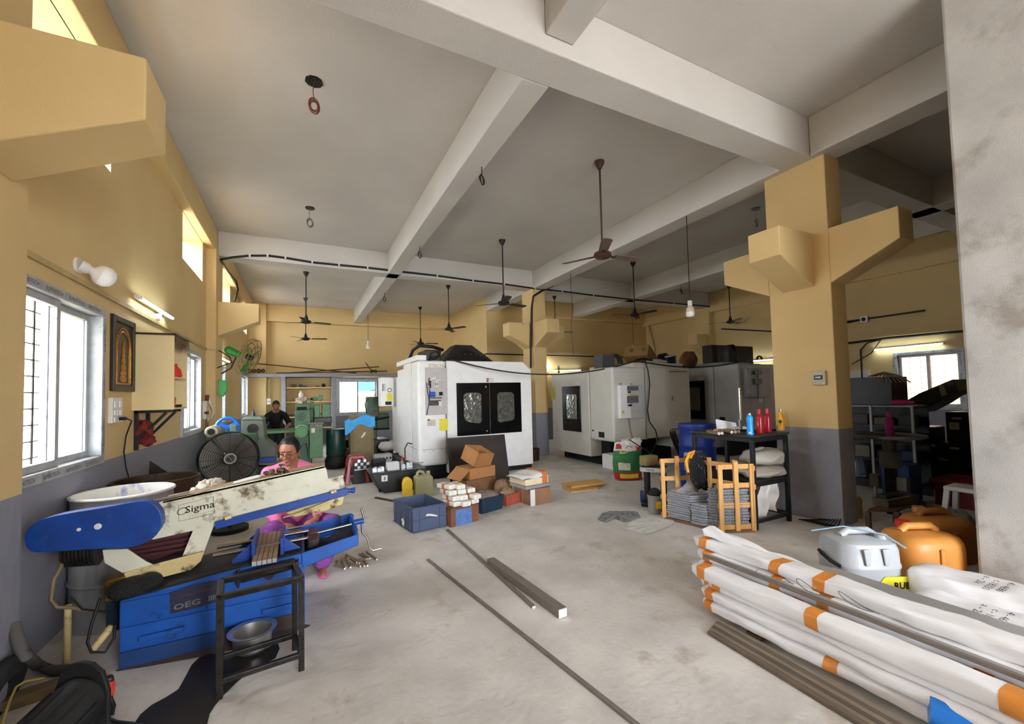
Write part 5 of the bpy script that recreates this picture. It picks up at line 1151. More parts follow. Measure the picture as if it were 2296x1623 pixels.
g = G(); a = PY(1386,938,FY2); b = PY(1406,864,FY2); g.box(a.x,FY2-.09,a.z,b.x,FY2,b.z); put(g,'switch_cabinet',m_white,M2,bevel=.006)
g = G(); a2 = PY(1407,938,FY2); b2 = PY(1433,863,FY2); g.box(a2.x,FY2-.12,a2.z,b2.x,FY2,b2.z); ac = put(g,'cooler_cabinet',mat('cool grey cabinet',(188,190,190),.45,var=.05),M2,bevel=.006)
for (ya,yb) in ((876,865),(904,887)):
    g = G(); a = PY(1408,ya,FY2-.12); b = PY(1431,yb,FY2-.12); g.box(a.x,FY2-.124,a.z,b.x,FY2-.11,b.z); vb = put(g,'vent',m_dsteel,ac)
    n_ = 4 if ya < 880 else 6
    for k in range(n_): g = G(); zz = a.z+(b.z-a.z)*(k+.5)/n_; g.bar((a.x,FY2-.126,zz),(b.x,FY2-.126,zz),.006,.012); put(g,'vent_slat',m_greyenamel,ac)
g = G(); a = PY(1409,886,FY2-.12); b = PY(1430,883,FY2-.12); g.box(a.x,FY2-.124,a.z,b.x,FY2-.12,b.z); put(g,'orange_strip',mat('orange strip',(222,160,100),.5),ac)
for q in ((1409,911,1417,906),(1408,881,1414,877)):
    g = G(); a = PY(q[0],q[1],FY2-.12); b = PY(q[2],q[3],FY2-.12); g.box(a.x,FY2-.125,a.z,b.x,FY2-.12,b.z); put(g,'display',m_ink,ac)
p = PY(1397,927,FY2-.09); triangle_sign(M2,p,(1,0,0),(0,0,1),.085); p = PY(1421,926,FY2-.12); triangle_sign(M2,p,(1,0,0),(0,0,1),.07)
for q in (1392,1416):
    g = G(); p = PY(q,861,FY2-.05); g.tube([p+V((.02*math.cos(t),0,.02*math.sin(t))) for t in [2*math.pi*k/12 for k in range(12)]],.005,6,closed=True); put(g,'lifting_eye',m_steel,M2,smooth=60)
g = G(); g.tube([PY(1410,939,FY2-.03),PY(1413,960,FY2-.03),PY(1418,982,FY2-.03)],.012); put(g,'drain_hose',mat('tan hose',(150,132,104),.5),M2,smooth=60)
g = G(); p = PY(1508,893,FY2); g.cbox(p,(.02,.03,.09)); put(g,'door_handle',m_steel,M2,bevel=.004)
g = G(); a = PY(1501,833,FY2); b = PY(1539,833,FY2); c_ = PY(1505,962,FY2); d_ = PY(1544,960,FY2)
g.bar(a,b,.012,.012); g.bar(c_,d_,.012,.012); put(g,'door_groove',m_ink,M2)
xa = PY(1417,810,6.9).x; g = G(); g.box(xa,6.86,2.115,7.75,8.4,2.215); put(g,'roof_box',m_dirtywhite,M2,bevel=.006)
g = G(); a = PY(1510,1000,FY2); b = PY(1547,972,FY2); g.box(a.x,FY2+.02,a.z-.02,b.x,FY2+.6,b.z-.03); put(g,'lower_box',m_dirtywhite,M2,bevel=.01)
g = G(); g.box(5.72,6.9,0,6.0,7.3,.30); put(g,'foot_block',m_white,M2,bevel=.01)
g = G()
random.seed(8)
for k in range(10):
    x = 5.75+.05*k; g.tube([(x,6.9,.62),(x-.05,6.78,.4),(x-.1+random.uniform(-.05,.1),6.72,.18),(x+random.uniform(-.1,.1),6.8,.02)],.013,6)
stuff(put(g,'hanging_cable',mat('grey cable',(84,82,80),.5),M2,smooth=60))
g = G(); 
for k in range(3): x = PY(1500+5*k,985,6.85).x; g.tube([(x,6.84,.75),(x+.02,6.75,.5),(x+.15,6.72,.2),(x+.3,6.75,.08)],.022,8)
put(g,'black_hose',m_black,M2,smooth=60)
# third centre
m_grey3 = mat('pale grey enamel', (176,176,174), .45, var=.08, scale=4, dirt=(90,86,80), damt=.15)  # even light grey base with sparse darker dirt
M3c = centre('third grey machining centre behind the workbench',8.9,6.30,11.3,8.4,2.19,m_grey3,dict(seam=1601,zb=.6,fseams=[1714,1790]),(10.1,7.4,0))
X0 = 8.9; g = G(); a = PX(1562,939,X0); b = PX(1579,853,X0); g.box(X0-.02,b.y,a.z,X0+.01,8.3,b.z); d3 = put(g,'door',m_doorblk,M3c,bevel=.004)
g = G(); a = PX(1564,920,X0); b = PX(1570,868,X0); g.box(X0-.024,b.y,a.z,X0-.018,8.15,b.z); put(g,'door_window',mat('dim window',(120,112,92),.3),d3,bevel=.002)
g = G(); a = PX(1566,853,X0); b = PX(1577,847,X0); g.box(X0-.004,b.y,a.z,X0,a.y,b.z); put(g,'maker_label',m_offwhite,M3c)
g = G(); a = PX(1614,944,X0); b = PX(1626,935,X0); g.box(X0-.006,b.y,a.z,X0,a.y,b.z); put(g,'socket',m_ink,M3c)
FY3 = 6.30
g = G(); a = PY(1668,891,FY3); b = PY(1688,826,FY3); g.box(a.x,FY3-.12,a.z,b.x,FY3,b.z); put(g,'switch_cabinet',m_greyenamel,M3c,bevel=.02)
g = G(); a = PY(1690,891,FY3); b = PY(1712,826,FY3); g.box(a.x,FY3-.15,a.z,b.x,FY3,b.z); ac = put(g,'cooler_cabinet',m_greyenamel,M3c,bevel=.008)
for (ya,yb) in ((840,830),(861,848)):
    g = G(); a = PY(1692,ya,FY3-.15); b = PY(1708,yb,FY3-.15); g.box(a.x,FY3-.155,a.z,b.x,FY3-.14,b.z); put(g,'vent',m_dsteel,ac)
p = PY(1680,881,FY3-.12); triangle_sign(M3c,p,(1,0,0),(0,0,1),.085)
g = G(); a = PY(1702,902,FY3); b = PY(1711,893,FY3); g.box(a.x,FY3-.004,a.z,b.x,FY3,b.z); put(g,'white_label',m_offwhite,M3c)
g = G(); a = PY(1620,812,7.0); g.box(a.x,7.0,2.185,PY(1680,812,7.0).x,7.8,2.28); put(g,'roof_box',m_greyenamel,M3c,bevel=.006)
g = G(); a = PY(1597,815,7.6); b = PY(1688,777,7.6); g.box(a.x,7.6,2.19,b.x,7.9,b.z); put(g,'spindle_box',m_black,M3c,bevel=.008)
def chain(name, M, c, r, w, n=13, leg=.2):
    """flat cable chain bent into an arch, one link after another"""
    c = V(c); pts = [c+V((-r,0,-leg*(1-i/4))) for i in range(4)]+[c+V((r*-math.cos(math.pi*k/n),0,r*math.sin(math.pi*k/n))) for k in range(n+1)]+[c+V((r,0,-leg*(i+1)/4)) for i in range(4)]
    for a,b in zip(pts,pts[1:]):
        g = G(); g.bar(a,b+(b-a)*.1,w,.03,up=(0,0,1)) if abs((b-a).normalized().z) < .98 else g.bar(a,b+(b-a)*.1,.03,w,up=(0,1,0)); put(g,name,mat('chain grey',(48,49,50),.5) if 'chain grey' not in bpy.data.materials else bpy.data.materials['chain grey'],M,bevel=.004)
p = PY(1642,785,7.2); chain('chain_link',M3c,(p.x,7.25,2.58),.17,.14,leg=.28)
p = PY(1376,803,7.6); chain('chain_link',M2,(p.x,7.6,2.27),.19,.16,leg=.14)
g = G(); a = PY(1351,822,7.3); b = PY(1378,795,7.3); g.box(a.x,7.3,2.12,b.x,7.6,b.z); put(g,'chain_bracket',mat('slate box',(66,68,70),.5),M2,bevel=.005)
g = G(); p = PY(1703,808,7.0); g.tube([p+V((.1*math.cos(a),.0,.03+.08*math.sin(a))) for a in [math.pi*k/10 for k in range(11)]],.025,8); put(g,'roof_hose',m_black,M3c,smooth=60)
# things stored on the roof of the second centre and on the loft behind
RZ = 2.217
m_carton = mat('brown carton', (168,118,70), .8, var=.07, scale=6, dirt=(130,88,50), damt=.2)
m_cartond = mat('dusty carton', (142,112,66), .8, var=.1, scale=6)
def dims(px0,px1,Y): return PY(px0,800,Y).x, PY(px1,800,Y).x
tb = thing('tilted_carton','tilted brown carton with symbols on the roof of the second machining centre','carton',(PY(1430,800,8.1).x,8.1,RZ))
cx_ = PY(1428,780,8.1); m_ = Matrix.Translation((cx_.x,8.0,RZ+.265)) @ Matrix.Rotation(R(24),4,'Z') @ Matrix.Rotation(R(28),4,'Y')
def lbox(w,d,h,t=.006,flaps=True,m=None,open_top=True):
    g = G(m)
    g.box(-w/2,-d/2,-h/2,w/2,d/2,-h/2+t); g.box(-w/2,-d/2,-h/2,-w/2+t,d/2,h/2); g.box(w/2-t,-d/2,-h/2,w/2,d/2,h/2); g.box(-w/2,-d/2,-h/2,w/2,-d/2+t,h/2); g.box(-w/2,d/2-t,-h/2,w/2,d/2,h/2)
    if not open_top: g.box(-w/2,-d/2,h/2-t,w/2,d/2,h/2)
    return g
put(lbox(.52,.62,.30,m=m_,open_top=False),'carton_body',m_cartond,tb,bevel=.004)
for (y,z) in ((-.18,.02),(.12,.02)):
    g = G(m_); g.tube([V((-.262,y+.04*math.cos(a),z+.05*math.sin(a))) for a in [2*math.pi*k/14 for k in range(14)]],.005,6,closed=True); g.bar((-.262,y-.02,z-.03),(-.262,y+.02,z+.03),.01,.01); put(g,'printed_symbol',m_ink,tb)
def sack(c, rx, ry, rz_, seed, name, m, label, cat='sack'):
    random.seed(seed); ph = [random.uniform(0,6) for _ in range(6)]; g = G()
    def fn(u,v):
        t, p = 2*math.pi*u, math.pi*v; k = 1+.07*math.sin(3*t+ph[0])*math.sin(2*p+ph[1])+.05*math.sin(7*t+ph[2]+2*p)+.04*math.sin(5*p+ph[3]+4*t)
        x, y, z = rx*k*math.sin(p)**.7*math.cos(t), ry*k*math.sin(p)**.7*math.sin(t), rz_*k*math.cos(p)
        return V(c)+V((x,y,max(z,-rz_*.82)+rz_*.82))
    g.grid(fn,36,24,cu=True); return tag(put(g,name,m,smooth=70),label,cat)
p = PY(1540,800,8.4); sack((p.x,8.35,RZ),.27,.2,.25,3,'brown_sack',mat('brown sackcloth',(128,92,56),.9,var=.2,bump=.5,bscale=60),'bulging brown sack on top of the second machining centre')
p = PY(1468,805,7.5); sack((p.x,7.45,RZ),.3,.16,.075,5,'white_bag',mat('dull white bag',(196,190,172),.85,var=.12),'dull white bag lying on the front edge of the second machining centre','bag')
p = PY(1488,800,8.2); sack((p.x,8.2,RZ),.2,.2,.2,6,'black_bag',mat('black polythene',(24,24,26),.35,bump=.5,bscale=20),'black polythene bag between the tilted carton and the brown sack','bag')
bk = thing('paint_bucket','dark blue bucket with a white rim leaning on the second machining centre','bucket',(PY(1507,800,7.7).x,7.7,RZ))
mm = Matrix.Rotation(R(-14),3,'Y'); o_ = V((PY(1507,800,7.7).x,7.7,RZ+.02))
g = G(); g.lathe([(0,0),(.10,0),(.13,.25),(.12,.25),(.095,.01),(0,.01)],o_,24,mm); put(g,'bucket_body',mat('dark blue bucket',(28,34,72),.4),bk,smooth=40)
g = G(); g.lathe([(.128,.24),(.137,.24),(.137,.265),(.12,.265)],o_,24,mm); put(g,'bucket_rim',m_offwhite,bk,smooth=40)
g = G(); g.cyl((7.6,8.5,RZ),(7.6,8.52,RZ+.42),.012); g.bar((7.6,8.5,RZ+.4),(8.0,8.55,RZ+.38),.03,.03); g.cyl((8.0,8.55,RZ+.38),(8.0,8.5,RZ),.012); tag(put(g,'steel_frame_scrap',m_rust,smooth=40),'rusty frame standing behind the brown sack','frame')
tag(put(G().box(PY(1438,800,7.8).x,7.7,RZ,PY(1455,800,7.8).x,7.85,RZ+.12),'red_tin',mat('red tin',(150,40,36),.4),bevel=.01),'small red tin before the tilted carton','tin')
g = G(); g.box(8.0,8.3,2.06,8.85,9.2,2.12); g.box(8.05,8.9,0,8.15,9.1,2.06); g.box(8.72,8.9,0,8.82,9.1,2.06); tag(put(g,'pale_shelf',m_board),'pale shelf slab between the second and third machining centres','shelf')
# beacon on the far end of the second centre, wall lamp and tube
sl_ = thing('beacon_lamp','red yellow green beacon stack on the second machining centre','beacon',PX(1253,836,6.2))
p = PX(1253,834,6.2)
for k,(c_,z0) in enumerate((((216,214,208),.0),((60,120,60),.06),((220,190,80),.11),((200,60,50),.16),((230,230,226),.21))):
    g = G(); g.cyl((6.2,p.y,2.09+z0),(6.2,p.y,2.09+z0+.05),.028,n=14); put(g,'beacon_lens',mat('beacon %d'%k,c_,.3),sl_,smooth=40)
wl = thing('globe_lamp','lit round bulb on the wall between the first and second machining centres','bulb',PY(1228,822,12.70))
p = PY(1228,822,12.66); g = G(); g.ell(p-V((0,.06,0)),.075,.075,.075); put(g,'globe',m_bulb,wl,smooth=60)
g = G(); g.tube([p+V((0,.08,-.2)),p+V((.06,.04,-.16)),p+V((.05,-.04,-.06))],.02); put(g,'arm',m_offwhite,wl,smooth=60)
tube_light('lit tube light on the far wall above the second machining centre',PY(1238,831,12.68),PY(1302,830,12.68),(0,-1,-.2))
tube_light('lit tube light on the right wall behind the third machining centre',(12.33,8.6,2.45),(12.33,7.4,2.45),(-1,0,-.2))
# ================================================================ PILE ON THE FLOOR BEFORE THE FIRST CENTRE
g = G(); g.cbox((2.92,7.35,.42),(1.16,.012,.86),rx=-R(13)); tag(put(g,'steel_sheet',mat('dark brown sheet steel',(54,46,42),.5,.4,var=.2,scale=2),bevel=.002),'large dark steel sheet leaning against the first machining centre','sheet')
m_crate = mat('blue grey plastic', (70,82,108), .5, var=.08, scale=5)
cr = thing('plastic_crate','blue grey plastic crate with torn tape on its front','crate',(1.30,5.38,0))
Mc = Matrix.Translation((1.325,5.40,0)) @ Matrix.Rotation(R(9),4,'Z'); W_, D_, H_ = .43, .64, .29
g = G(Mc)
for q in ((-W_/2,-D_/2,0,W_/2,D_/2,.012),(-W_/2,-D_/2,.012,-W_/2+.012,D_/2,H_),(W_/2-.012,-D_/2,.012,W_/2,D_/2,H_),(-W_/2+.012,-D_/2,.012,W_/2-.012,-D_/2+.012,H_),(-W_/2+.012,D_/2-.012,.012,W_/2-.012,D_/2,H_)): g.box(*q)
put(g,'crate_body',m_crate,cr)
for z_ in (H_-.02,.14,.012):
    g = G(Mc); e = .01
    for a,b in (((-W_/2,-D_/2),(W_/2,-D_/2)),((W_/2,-D_/2),(W_/2,D_/2)),((W_/2,D_/2),(-W_/2,D_/2)),((-W_/2,D_/2),(-W_/2,-D_/2))): g.bar((a[0],a[1],z_),(b[0],b[1],z_),.022,.024 if z_ > .2 else .01)
    put(g,'crate_band',m_crate,cr,bevel=.003)
for k in range(2):
    g = G(Mc); x = (-.13,.13)[k]; g.bar((x,-D_/2-.004,0),(x,-D_/2-.004,H_),.012,.012,up=(0,1,0)); put(g,'crate_rib',m_crate,cr)
for k in range(4):
    g = G(Mc); y = -.24+.16*k; g.bar((-W_/2-.004,y,0),(-W_/2-.004,y,H_),.012,.012,up=(1,0,0)); put(g,'crate_rib',m_crate,cr)
g = G(Mc); g.prism([(-.06,.18),(.0,.17),(.09,.145),(.1,.155),(.02,.19),(-.04,.2)],(0,-D_/2-.008,0),(1,0,0),(0,0,1),.002); put(g,'torn_tape',m_offwhite,cr)
tag(put(crumple((1.16,5.35,.075),.06,31,.9),'white_scrap',m_offwhite,smooth=60),'white plastic scrap inside the blue grey crate','scrap')
# yellow can, olive jerrycan
y_ = thing('yellow_can','tall yellow can with a rounded top behind the blue grey crate','can',(1.52,6.95,0))
g = G(); g.prism([(-.075,0),(.075,0),(.08,.22),(.06,.285),(.02,.31),(-.02,.31),(-.06,.285),(-.08,.22)],(1.52,6.9,.0),(1,0,0),(0,0,1),-.12); put(g,'can_body',mat('dirty yellow plastic',(222,182,40),.45,dirt=(120,86,20),damt=.3,dscale=9),y_,bevel=.02,seg=3)
def jerry(loc, w, d, h, m, label, rz=0, cap=None):
    t = thing('jerrycan',label,'jerrycan',loc); x, y, z = loc; mm = Matrix.Translation(loc) @ Matrix.Rotation(rz,4,'Z')
    g = G(mm); g.prism([(-w/2,0),(w/2,0),(w/2,h*.72),(w/2-.03,h*.80),(w*.05,h*.84),(-w*.0,h*.80),(-w/2+.02,h*.80),(-w/2,h*.72)],(0,-d/2,0),(1,0,0),(0,0,1),-d); put(g,'can_body',m,t,bevel=.025,seg=3)
    g = G(mm); g.tube([(-w/2+.04,0,h*.76),(-w/2+.05,0,h*.93),(-w*.22,0,h*.98),(w*.0,0,h*.93),(w*.06,0,h*.8)],.026,10); put(g,'can_handle',m,t,smooth=60)
    g = G(mm); g.cyl((w*.3,0,h*.8),(w*.3,0,h*.96),.034,n=16); put(g,'can_neck',cap or m,t,smooth=40)
    return t
jerry((1.77,6.92,0),.28,.2,.40,mat('olive jerrycan',(150,144,104),.5,var=.1),'cloudy olive jerrycan beside the yellow can')
# taped packets on a printed carton
def carton(loc, w, d, h, rz, label, m, name='carton', open_=False, patch=None):
    t = thing(name,label,'carton',loc); mm = Matrix.Translation(V(loc)+V((0,0,h/2))) @ Matrix.Rotation(rz,4,'Z')
    put(lbox(w,d,h,m=mm,open_top=open_),'carton_body',m,t,bevel=.003)
    g = G(mm); g.box(-w/2-.001,-.012,-h/2,w/2+.001,.012,h/2+.001) if not open_ else g.box(-w/2-.002,-.02,-h/2,-w/2,.02,h/2); put(g,'carton_tape',mat('parcel tape',(176,132,84),.35) if 'parcel tape' not in bpy.data.materials else bpy.data.materials['parcel tape'],t)
    return t, mm
m_brownc = mat('old brown carton', (120,76,50), .8, var=.15, dirt=(180,120,70), damt=.3, dscale=6)
t, mm = carton((1.78,5.25,0),.42,.34,.22,R(14),'worn brown carton with a blue patch under the heap of taped packets',m_brownc)
g = G(mm); g.box(-.14,-.174,-.108,.10,-.169,.085); put(g,'blue_patch',mat('blue print',(84,116,170),.7,var=.2,scale=20),t)
m_pack = mat('white foam', (228,222,208), .7, var=.08, scale=9, dirt=(206,128,70), damt=.4, dscale=6); m_packo = mat('orange tape', (196,112,58), .45, var=.15)
random.seed(12); pos = ['front','middle','rear']
k = 0
for lay,n_ in ((0,3),(1,3),(2,3),(3,2)):
    for j in range(n_):
        x = 1.70+.125*j-.03*lay*.3+random.uniform(-.015,.015); y = 5.20+random.uniform(-.03,.06)+.02*lay; z = .222+.066*lay
        mm = Matrix.Translation((x,y,z+.03)) @ Matrix.Rotation(random.uniform(-.15,.2)+.2,4,'Z')
        tq = thing('taped_packet','white orange-taped packet, %s from left, %s layer of the heap' % (['first','second','third'][j],['bottom','second','third','top'][lay]),'packet',(x,y,z),'taped packets heaped on the worn carton')
        g = G(mm); g.box(-.058,-.13,-.029,.058,.13,.029); put(g,'packet_body',m_pack,tq,bevel=.012)
        g = G(mm); g.box(-.0595,-.03,-.0305,.0595,.03,.0305); put(g,'tape_band',m_packo,tq,bevel=.01)
        g = G(mm); g.cyl((0,-.133,0),(0,-.128,0),.022,n=12); put(g,'round_label',mat('pale blue label',(196,208,214),.6) if 'pale blue label' not in bpy.data.materials else bpy.data.materials['pale blue label'],tq)
        k += 1
# dark blue crumpled crate, red basket
cb_ = thing('blue_tub','crumpled dark blue tub of dusty cloth in the middle of the heap','tub',(2.30,5.55,0))
mm = Matrix.Translation((2.30,5.55,0)) @ Matrix.Rotation(R(20),4,'Z')
g = G(mm); g.add([(-.19,-.13,0),(.19,-.13,0),(.19,.13,0),(-.19,.13,0),(-.215,-.15,.2),(.215,-.15,.2),(.215,.15,.2),(-.215,.15,.2),(-.2,-.135,.2),(.2,-.135,.2),(.2,.135,.2),(-.2,.135,.2),(-.19,-.125,.12),(.19,-.125,.12),(.19,.125,.12),(-.19,.125,.12)],
  [(3,2,1,0),(0,1,5,4),(1,2,6,5),(2,3,7,6),(3,0,4,7),(4,5,9,8),(5,6,10,9),(6,7,11,10),(7,4,8,11),(8,9,13,12),(9,10,14,13),(10,11,15,14),(11,8,12,15),(12,13,14,15)]); put(g,'tub_body',mat('dark teal plastic',(28,50,70),.4,var=.25,dirt=(60,80,96),damt=.3),cb_,bevel=.006)
sack((2.30,5.56,.125),.18,.12,.075,17,'dusty_cloth',mat('grey brown cloth',(122,108,98),.9,var=.2),'grey brown dusty cloth stuffed in the dark blue tub','cloth')
rb = thing('red_basket','small faded red basket between the dark blue tub and the strapped carton','basket',(2.72,5.72,0))
mm = Matrix.Translation((2.72,5.72,0)) @ Matrix.Rotation(R(20),4,'Z'); m_fred = mat('faded red plastic',(170,84,62),.6,var=.15)
put(lbox(.30,.22,.15,t=.012,m=mm @ Matrix.Translation((0,0,.075))),'basket_body',m_fred,rb,bevel=.004)
g = G(mm)
for k in range(7): g.bar((-.13+.043*k,-.113,.02),(-.13+.043*k,-.113,.15),.012,.006,up=(0,1,0))
put(g,'basket_rib',m_fred,rb)
sack((2.73,5.75,.02),.12,.09,.1,19,'rolled_cloth',mat('tan cloth',(146,118,92),.9,var=.2),'tan folded cloth in the faded red basket','cloth')
# carton tower
t, mm = carton((2.48,6.45,0),.56,.42,.30,R(12),'crumpled lower brown carton of the tower before the steel sheet',mat('crumpled carton',(118,84,58),.85,var=.15))
t, mm = carton((2.50,6.45,.302),.50,.40,.17,R(14),'middle brown carton of the tower with a side flap hanging open',m_carton)
g = G(mm); g.add([(-.25,-.2,.06),(-.25,.2,.06),(-.42,.2,-.08),(-.42,-.2,-.08),(-.25,-.2,.066),(-.25,.2,.066),(-.42,.2,-.074),(-.42,-.2,-.074)],[(3,2,1,0),(4,5,6,7),(0,1,5,4),(1,2,6,5),(2,3,7,6),(3,0,4,7)]); put(g,'carton_flap',m_carton,t)
t = thing('open_carton','open brown carton tipped on top of the carton tower','carton',(2.52,6.42,.475))
mm = Matrix.Translation((2.53,6.42,.625)) @ Matrix.Rotation(R(22),4,'Z') @ Matrix.Rotation(R(20),4,'X') @ Matrix.Rotation(R(9),4,'Y')
put(lbox(.36,.34,.24,m=mm,t=.008),'carton_body',m_carton,t)
g = G(mm); g.box(-.18,-.178,-.1,.18,-.172,.1) ; g2_ = G(mm); g2_.ell((.02,0,-.06),.11,.1,.05); put(g2_,'dark_contents',m_black,t,smooth=60)
# strapped carton with white wrap
t, mm = carton((3.08,5.62,0),.36,.44,.23,R(8),'square brown carton with a white plastic strip under the white wrapped pack',mat('brown printed carton',(146,108,82),.8,var=.12))
g = G(mm); g.box(-.20,-.225,-.115,-.12,-.219,.115); put(g,'white_strip',m_offwhite,t)
pk = thing('wrapped_pack','white wrapped pack with brown tape on the square brown carton','pack',(3.06,5.62,.232))
mm = Matrix.Translation((3.06,5.62,.232)) @ Matrix.Rotation(R(8),4,'Z')
g = G(mm); g.box(-.24,-.2,.0,.2,.22,.05); put(g,'lower_board',m_greyenamel,pk,bevel=.01)
g = G(mm); g.box(-.24,-.2,.052,.18,.22,.15); put(g,'foam_block',mat('cream foam',(226,208,172),.8,var=.08),pk,bevel=.015)
g = G(mm); g.grid(lambda u,v: V((-.30+.52*u,-.215+.44*v,.155+.07*math.sin(math.pi*u)**.5*math.sin(math.pi*v)**.3+.012*math.sin(11*u+3*v))),18,16); g.grid(lambda u,v: V((-.30+.52*u,-.215+.44*v,.152)),3,3); put(g,'white_wrap',m_offwhite,pk,smooth=60)
g = G(mm); g.box(.06,-.222,.06,.14,-.2,.2); g.box(.06,-.222,.195,.14,.2,.232); put(g,'tape',m_packo,pk,bevel=.006)
sack((2.78,6.0,.0),.14,.14,.16,23,'brown_parcel',mat('brown paper parcel',(134,104,78),.85,var=.15),'crumpled brown paper parcel behind the red basket','parcel')
# tan tray/paper on the floor, floor cloths
tn = thing('flattened_carton','flattened tan carton lying open on the floor','carton',(4.2,6.1,0))
q = [PZ(*p) for p in ((1258,1085),(1335,1076),(1356,1082),(1340,1097),(1280,1105),(1262,1097))]
g = G(); n_ = len(q); g.add(q+[p+V((0,0,.02)) for p in q],[tuple(range(n_-1,-1,-1)),tuple(range(n_,2*n_))]+[(i,(i+1)%n_,(i+1)%n_+n_,i+n_) for i in range(n_)]); m_tan = mat('tan board',(206,164,100),.8,var=.08); put(g,'base_sheet',m_tan,tn)
a, b = PZ(1275,1090,.03), PZ(1352,1080,.06); g = G(); g.bar(a,b,.25,.04); put(g,'folded_flap',m_tan,tn,bevel=.012)
for pts,l,m_,zz in (([(1340,1166),(1350,1152),(1385,1147),(1430,1150),(1437,1162),(1400,1172),(1380,1163),(1355,1172)],'crumpled grey cloth lying on the floor',mat('grey floor cloth',(126,126,124),.9,var=.15),.03),([(1398,1185),(1412,1172),(1438,1155),(1468,1160),(1515,1166),(1505,1178),(1480,1188),(1443,1199),(1420,1192)],'flat white plastic sheet lying on the floor before the wooden bin',mat('dirty white sheet',(206,206,200),.8,var=.12,dirt=(160,158,150),damt=.4,dscale=9),.015)):
    P_ = [PZ(*p) for p in pts]; c_ = sum(P_,V((0,0,0)))/len(P_); N_ = 40; R_ = 8
    bd = []
    for i in range(N_):
        f = i/N_*len(P_); k = int(f); bd.append(P_[k].lerp(P_[(k+1)%len(P_)],f-k))
    g = G(); vs = [c_+V((0,0,zz))]; 
    for r in range(1,R_+1):
        for i in range(N_): p = c_.lerp(bd[i],r/R_); vs.append(p+V((0,0,.004+zz*abs(math.sin(3.1*p.x*4+r)*math.sin(5*p.y*3+i*.4))*(1 if r < R_ else .3))))
    fs = [(0,1+i,1+(i+1)%N_) for i in range(N_)]+[(1+(r-1)*N_+i,1+r*N_+i,1+r*N_+(i+1)%N_,1+(r-1)*N_+(i+1)%N_) for r in range(1,R_) for i in range(N_)]
    g.add(vs,fs); tag(put(g,'floor_cloth',m_,smooth=60),l,'cloth')
# bars on the floor
def fbar(a, b, w, h, name, label, m=m_bar, cut=True, cat='steel bar'):
    a, b = PZ(*a), PZ(*b); g = G(); g.bar(a+V((0,0,h/2+.001)),b+V((0,0,h/2+.001)),w,h); o = tag(put(g,name,m,bevel=min(w,h)*.08),label,cat)
    if cut: d = (b-a).normalized(); g = G(); g.bar(b+V((0,0,h/2+.001)),b+d*.003+V((0,0,h/2+.001)),w*.94,h*.92); put(g,'cut_end',m_cut,o)
    return o
m_greybar = mat('grey weathered bar', (128,120,112), .6, .2, var=.15, scale=12, sx=(8,1,8))
fbar((959,1256),(1432,1632),.026,.014,'flat_bar','very long thin steel bar running across the floor to the lower edge',m_greybar)
fbar((1003,1189),(1197,1364),.03,.018,'flat_bar','long thin steel bar from the blue crate toward the thick beam',m_greybar)
fbar((1100,1266),(1262,1385),.075,.065,'square_beam','thick square steel beam with a pale cut end lying on the floor',m_greybar)
fbar((842,1117),(890,1126),.05,.02,'flat_bar','short dark flat bar on the floor beside the coolant tank',m_rust,False)
# ================================================================ RIGHT SIDE: feed sack, stand, bin, bench
fs = thing('feed_sack','printed green and red feed sack with a torn white top','sack',(5.0,5.85,0))
fdir_ = V((-.45,-.89,0)); fx_ = V((.89,-.45,0)); base = PZ(1412,1079); base = V((base.x,base.y,0))
def sk(u,v,s_):
    w_ = .27*(1-.16*max(0,v-.75)/.25-.08*(1-v)) ; x = -w_+2*w_*u; b = (math.sin(math.pi*u))**.5*(.13*math.sin(math.pi*min(1,v*.75+.2))+.01)
    return base+fx_*(x+.012*math.sin(7*v+2))+fdir_*(b*s_-.12)+V((0,0,.02+.66*v+.012*math.sin(9*u)*v))
def face(n0,n1,s_,m,name):
    g = G(); g.grid(lambda u,v: sk(u,n0+(n1-n0)*v,s_),20,10); return put(g,name,m,fs,smooth=70)
m_sred = mat('print red', (170,34,34), .5, var=.1, bump=.3, bscale=30); m_sgreen = mat('print green', (40,110,58), .5, var=.25, scale=9, dirt=(200,206,160), damt=.2, bump=.3, bscale=30); m_swhite = mat('white woven bag', (226,222,218), .6, bump=.4, bscale=30, var=.06)
m_syel = mat('print yellow', (226,184,52), .5, var=.12)
face(0,.2,1,m_sred,'red_print'); face(.2,.78,1,m_sgreen,'green_print'); face(.78,1,1,m_swhite,'white_top'); face(0,1,-1,m_swhite,'sack_back')
g = G(); g.grid(lambda u,v: sk(.17+.66*u,.045+.12*v,1)+fdir_*.004,14,6); put(g,'yellow_band',m_syel,fs,smooth=70)
g = G(); g.grid(lambda u,v: sk(.15+.4*u,.27+.2*v,1)+fdir_*.004 if math.hypot(u-.5,v-.5) < 9 else None,14,6); put(g,'pale_print',mat('pale print',(206,204,190),.6,var=.25,scale=14),fs,smooth=70)
g = G(); g.grid(lambda u,v: sk(.05+.2*u,.82+.14*v,1)+fdir_*.004,8,5); g2_ = G(); g2_.grid(lambda u,v: sk(.78+.18*u,.78+.16*v,1)+fdir_*.004,8,5); put(g,'red_corner',m_sred,fs,smooth=70); put(g2_,'red_corner',m_sred,fs,smooth=70)
n_ = fdir_; o_ = sk(.18,.70,1)+n_*.02; text('feed','lettering',mat('yellow print letters',(226,226,110),.5),fs,o_,tuple(fx_),(0,0,1),.05,width=.15,bold=.02)
g = crumple(sk(.5,1.0,0)+V((0,0,-.01)),.12,41,.6); put(g,'torn_top',m_swhite,fs,smooth=60)
g = crumple(sk(.85,.98,0),.09,42,.8); put(g,'torn_top',m_swhite,fs,smooth=60)
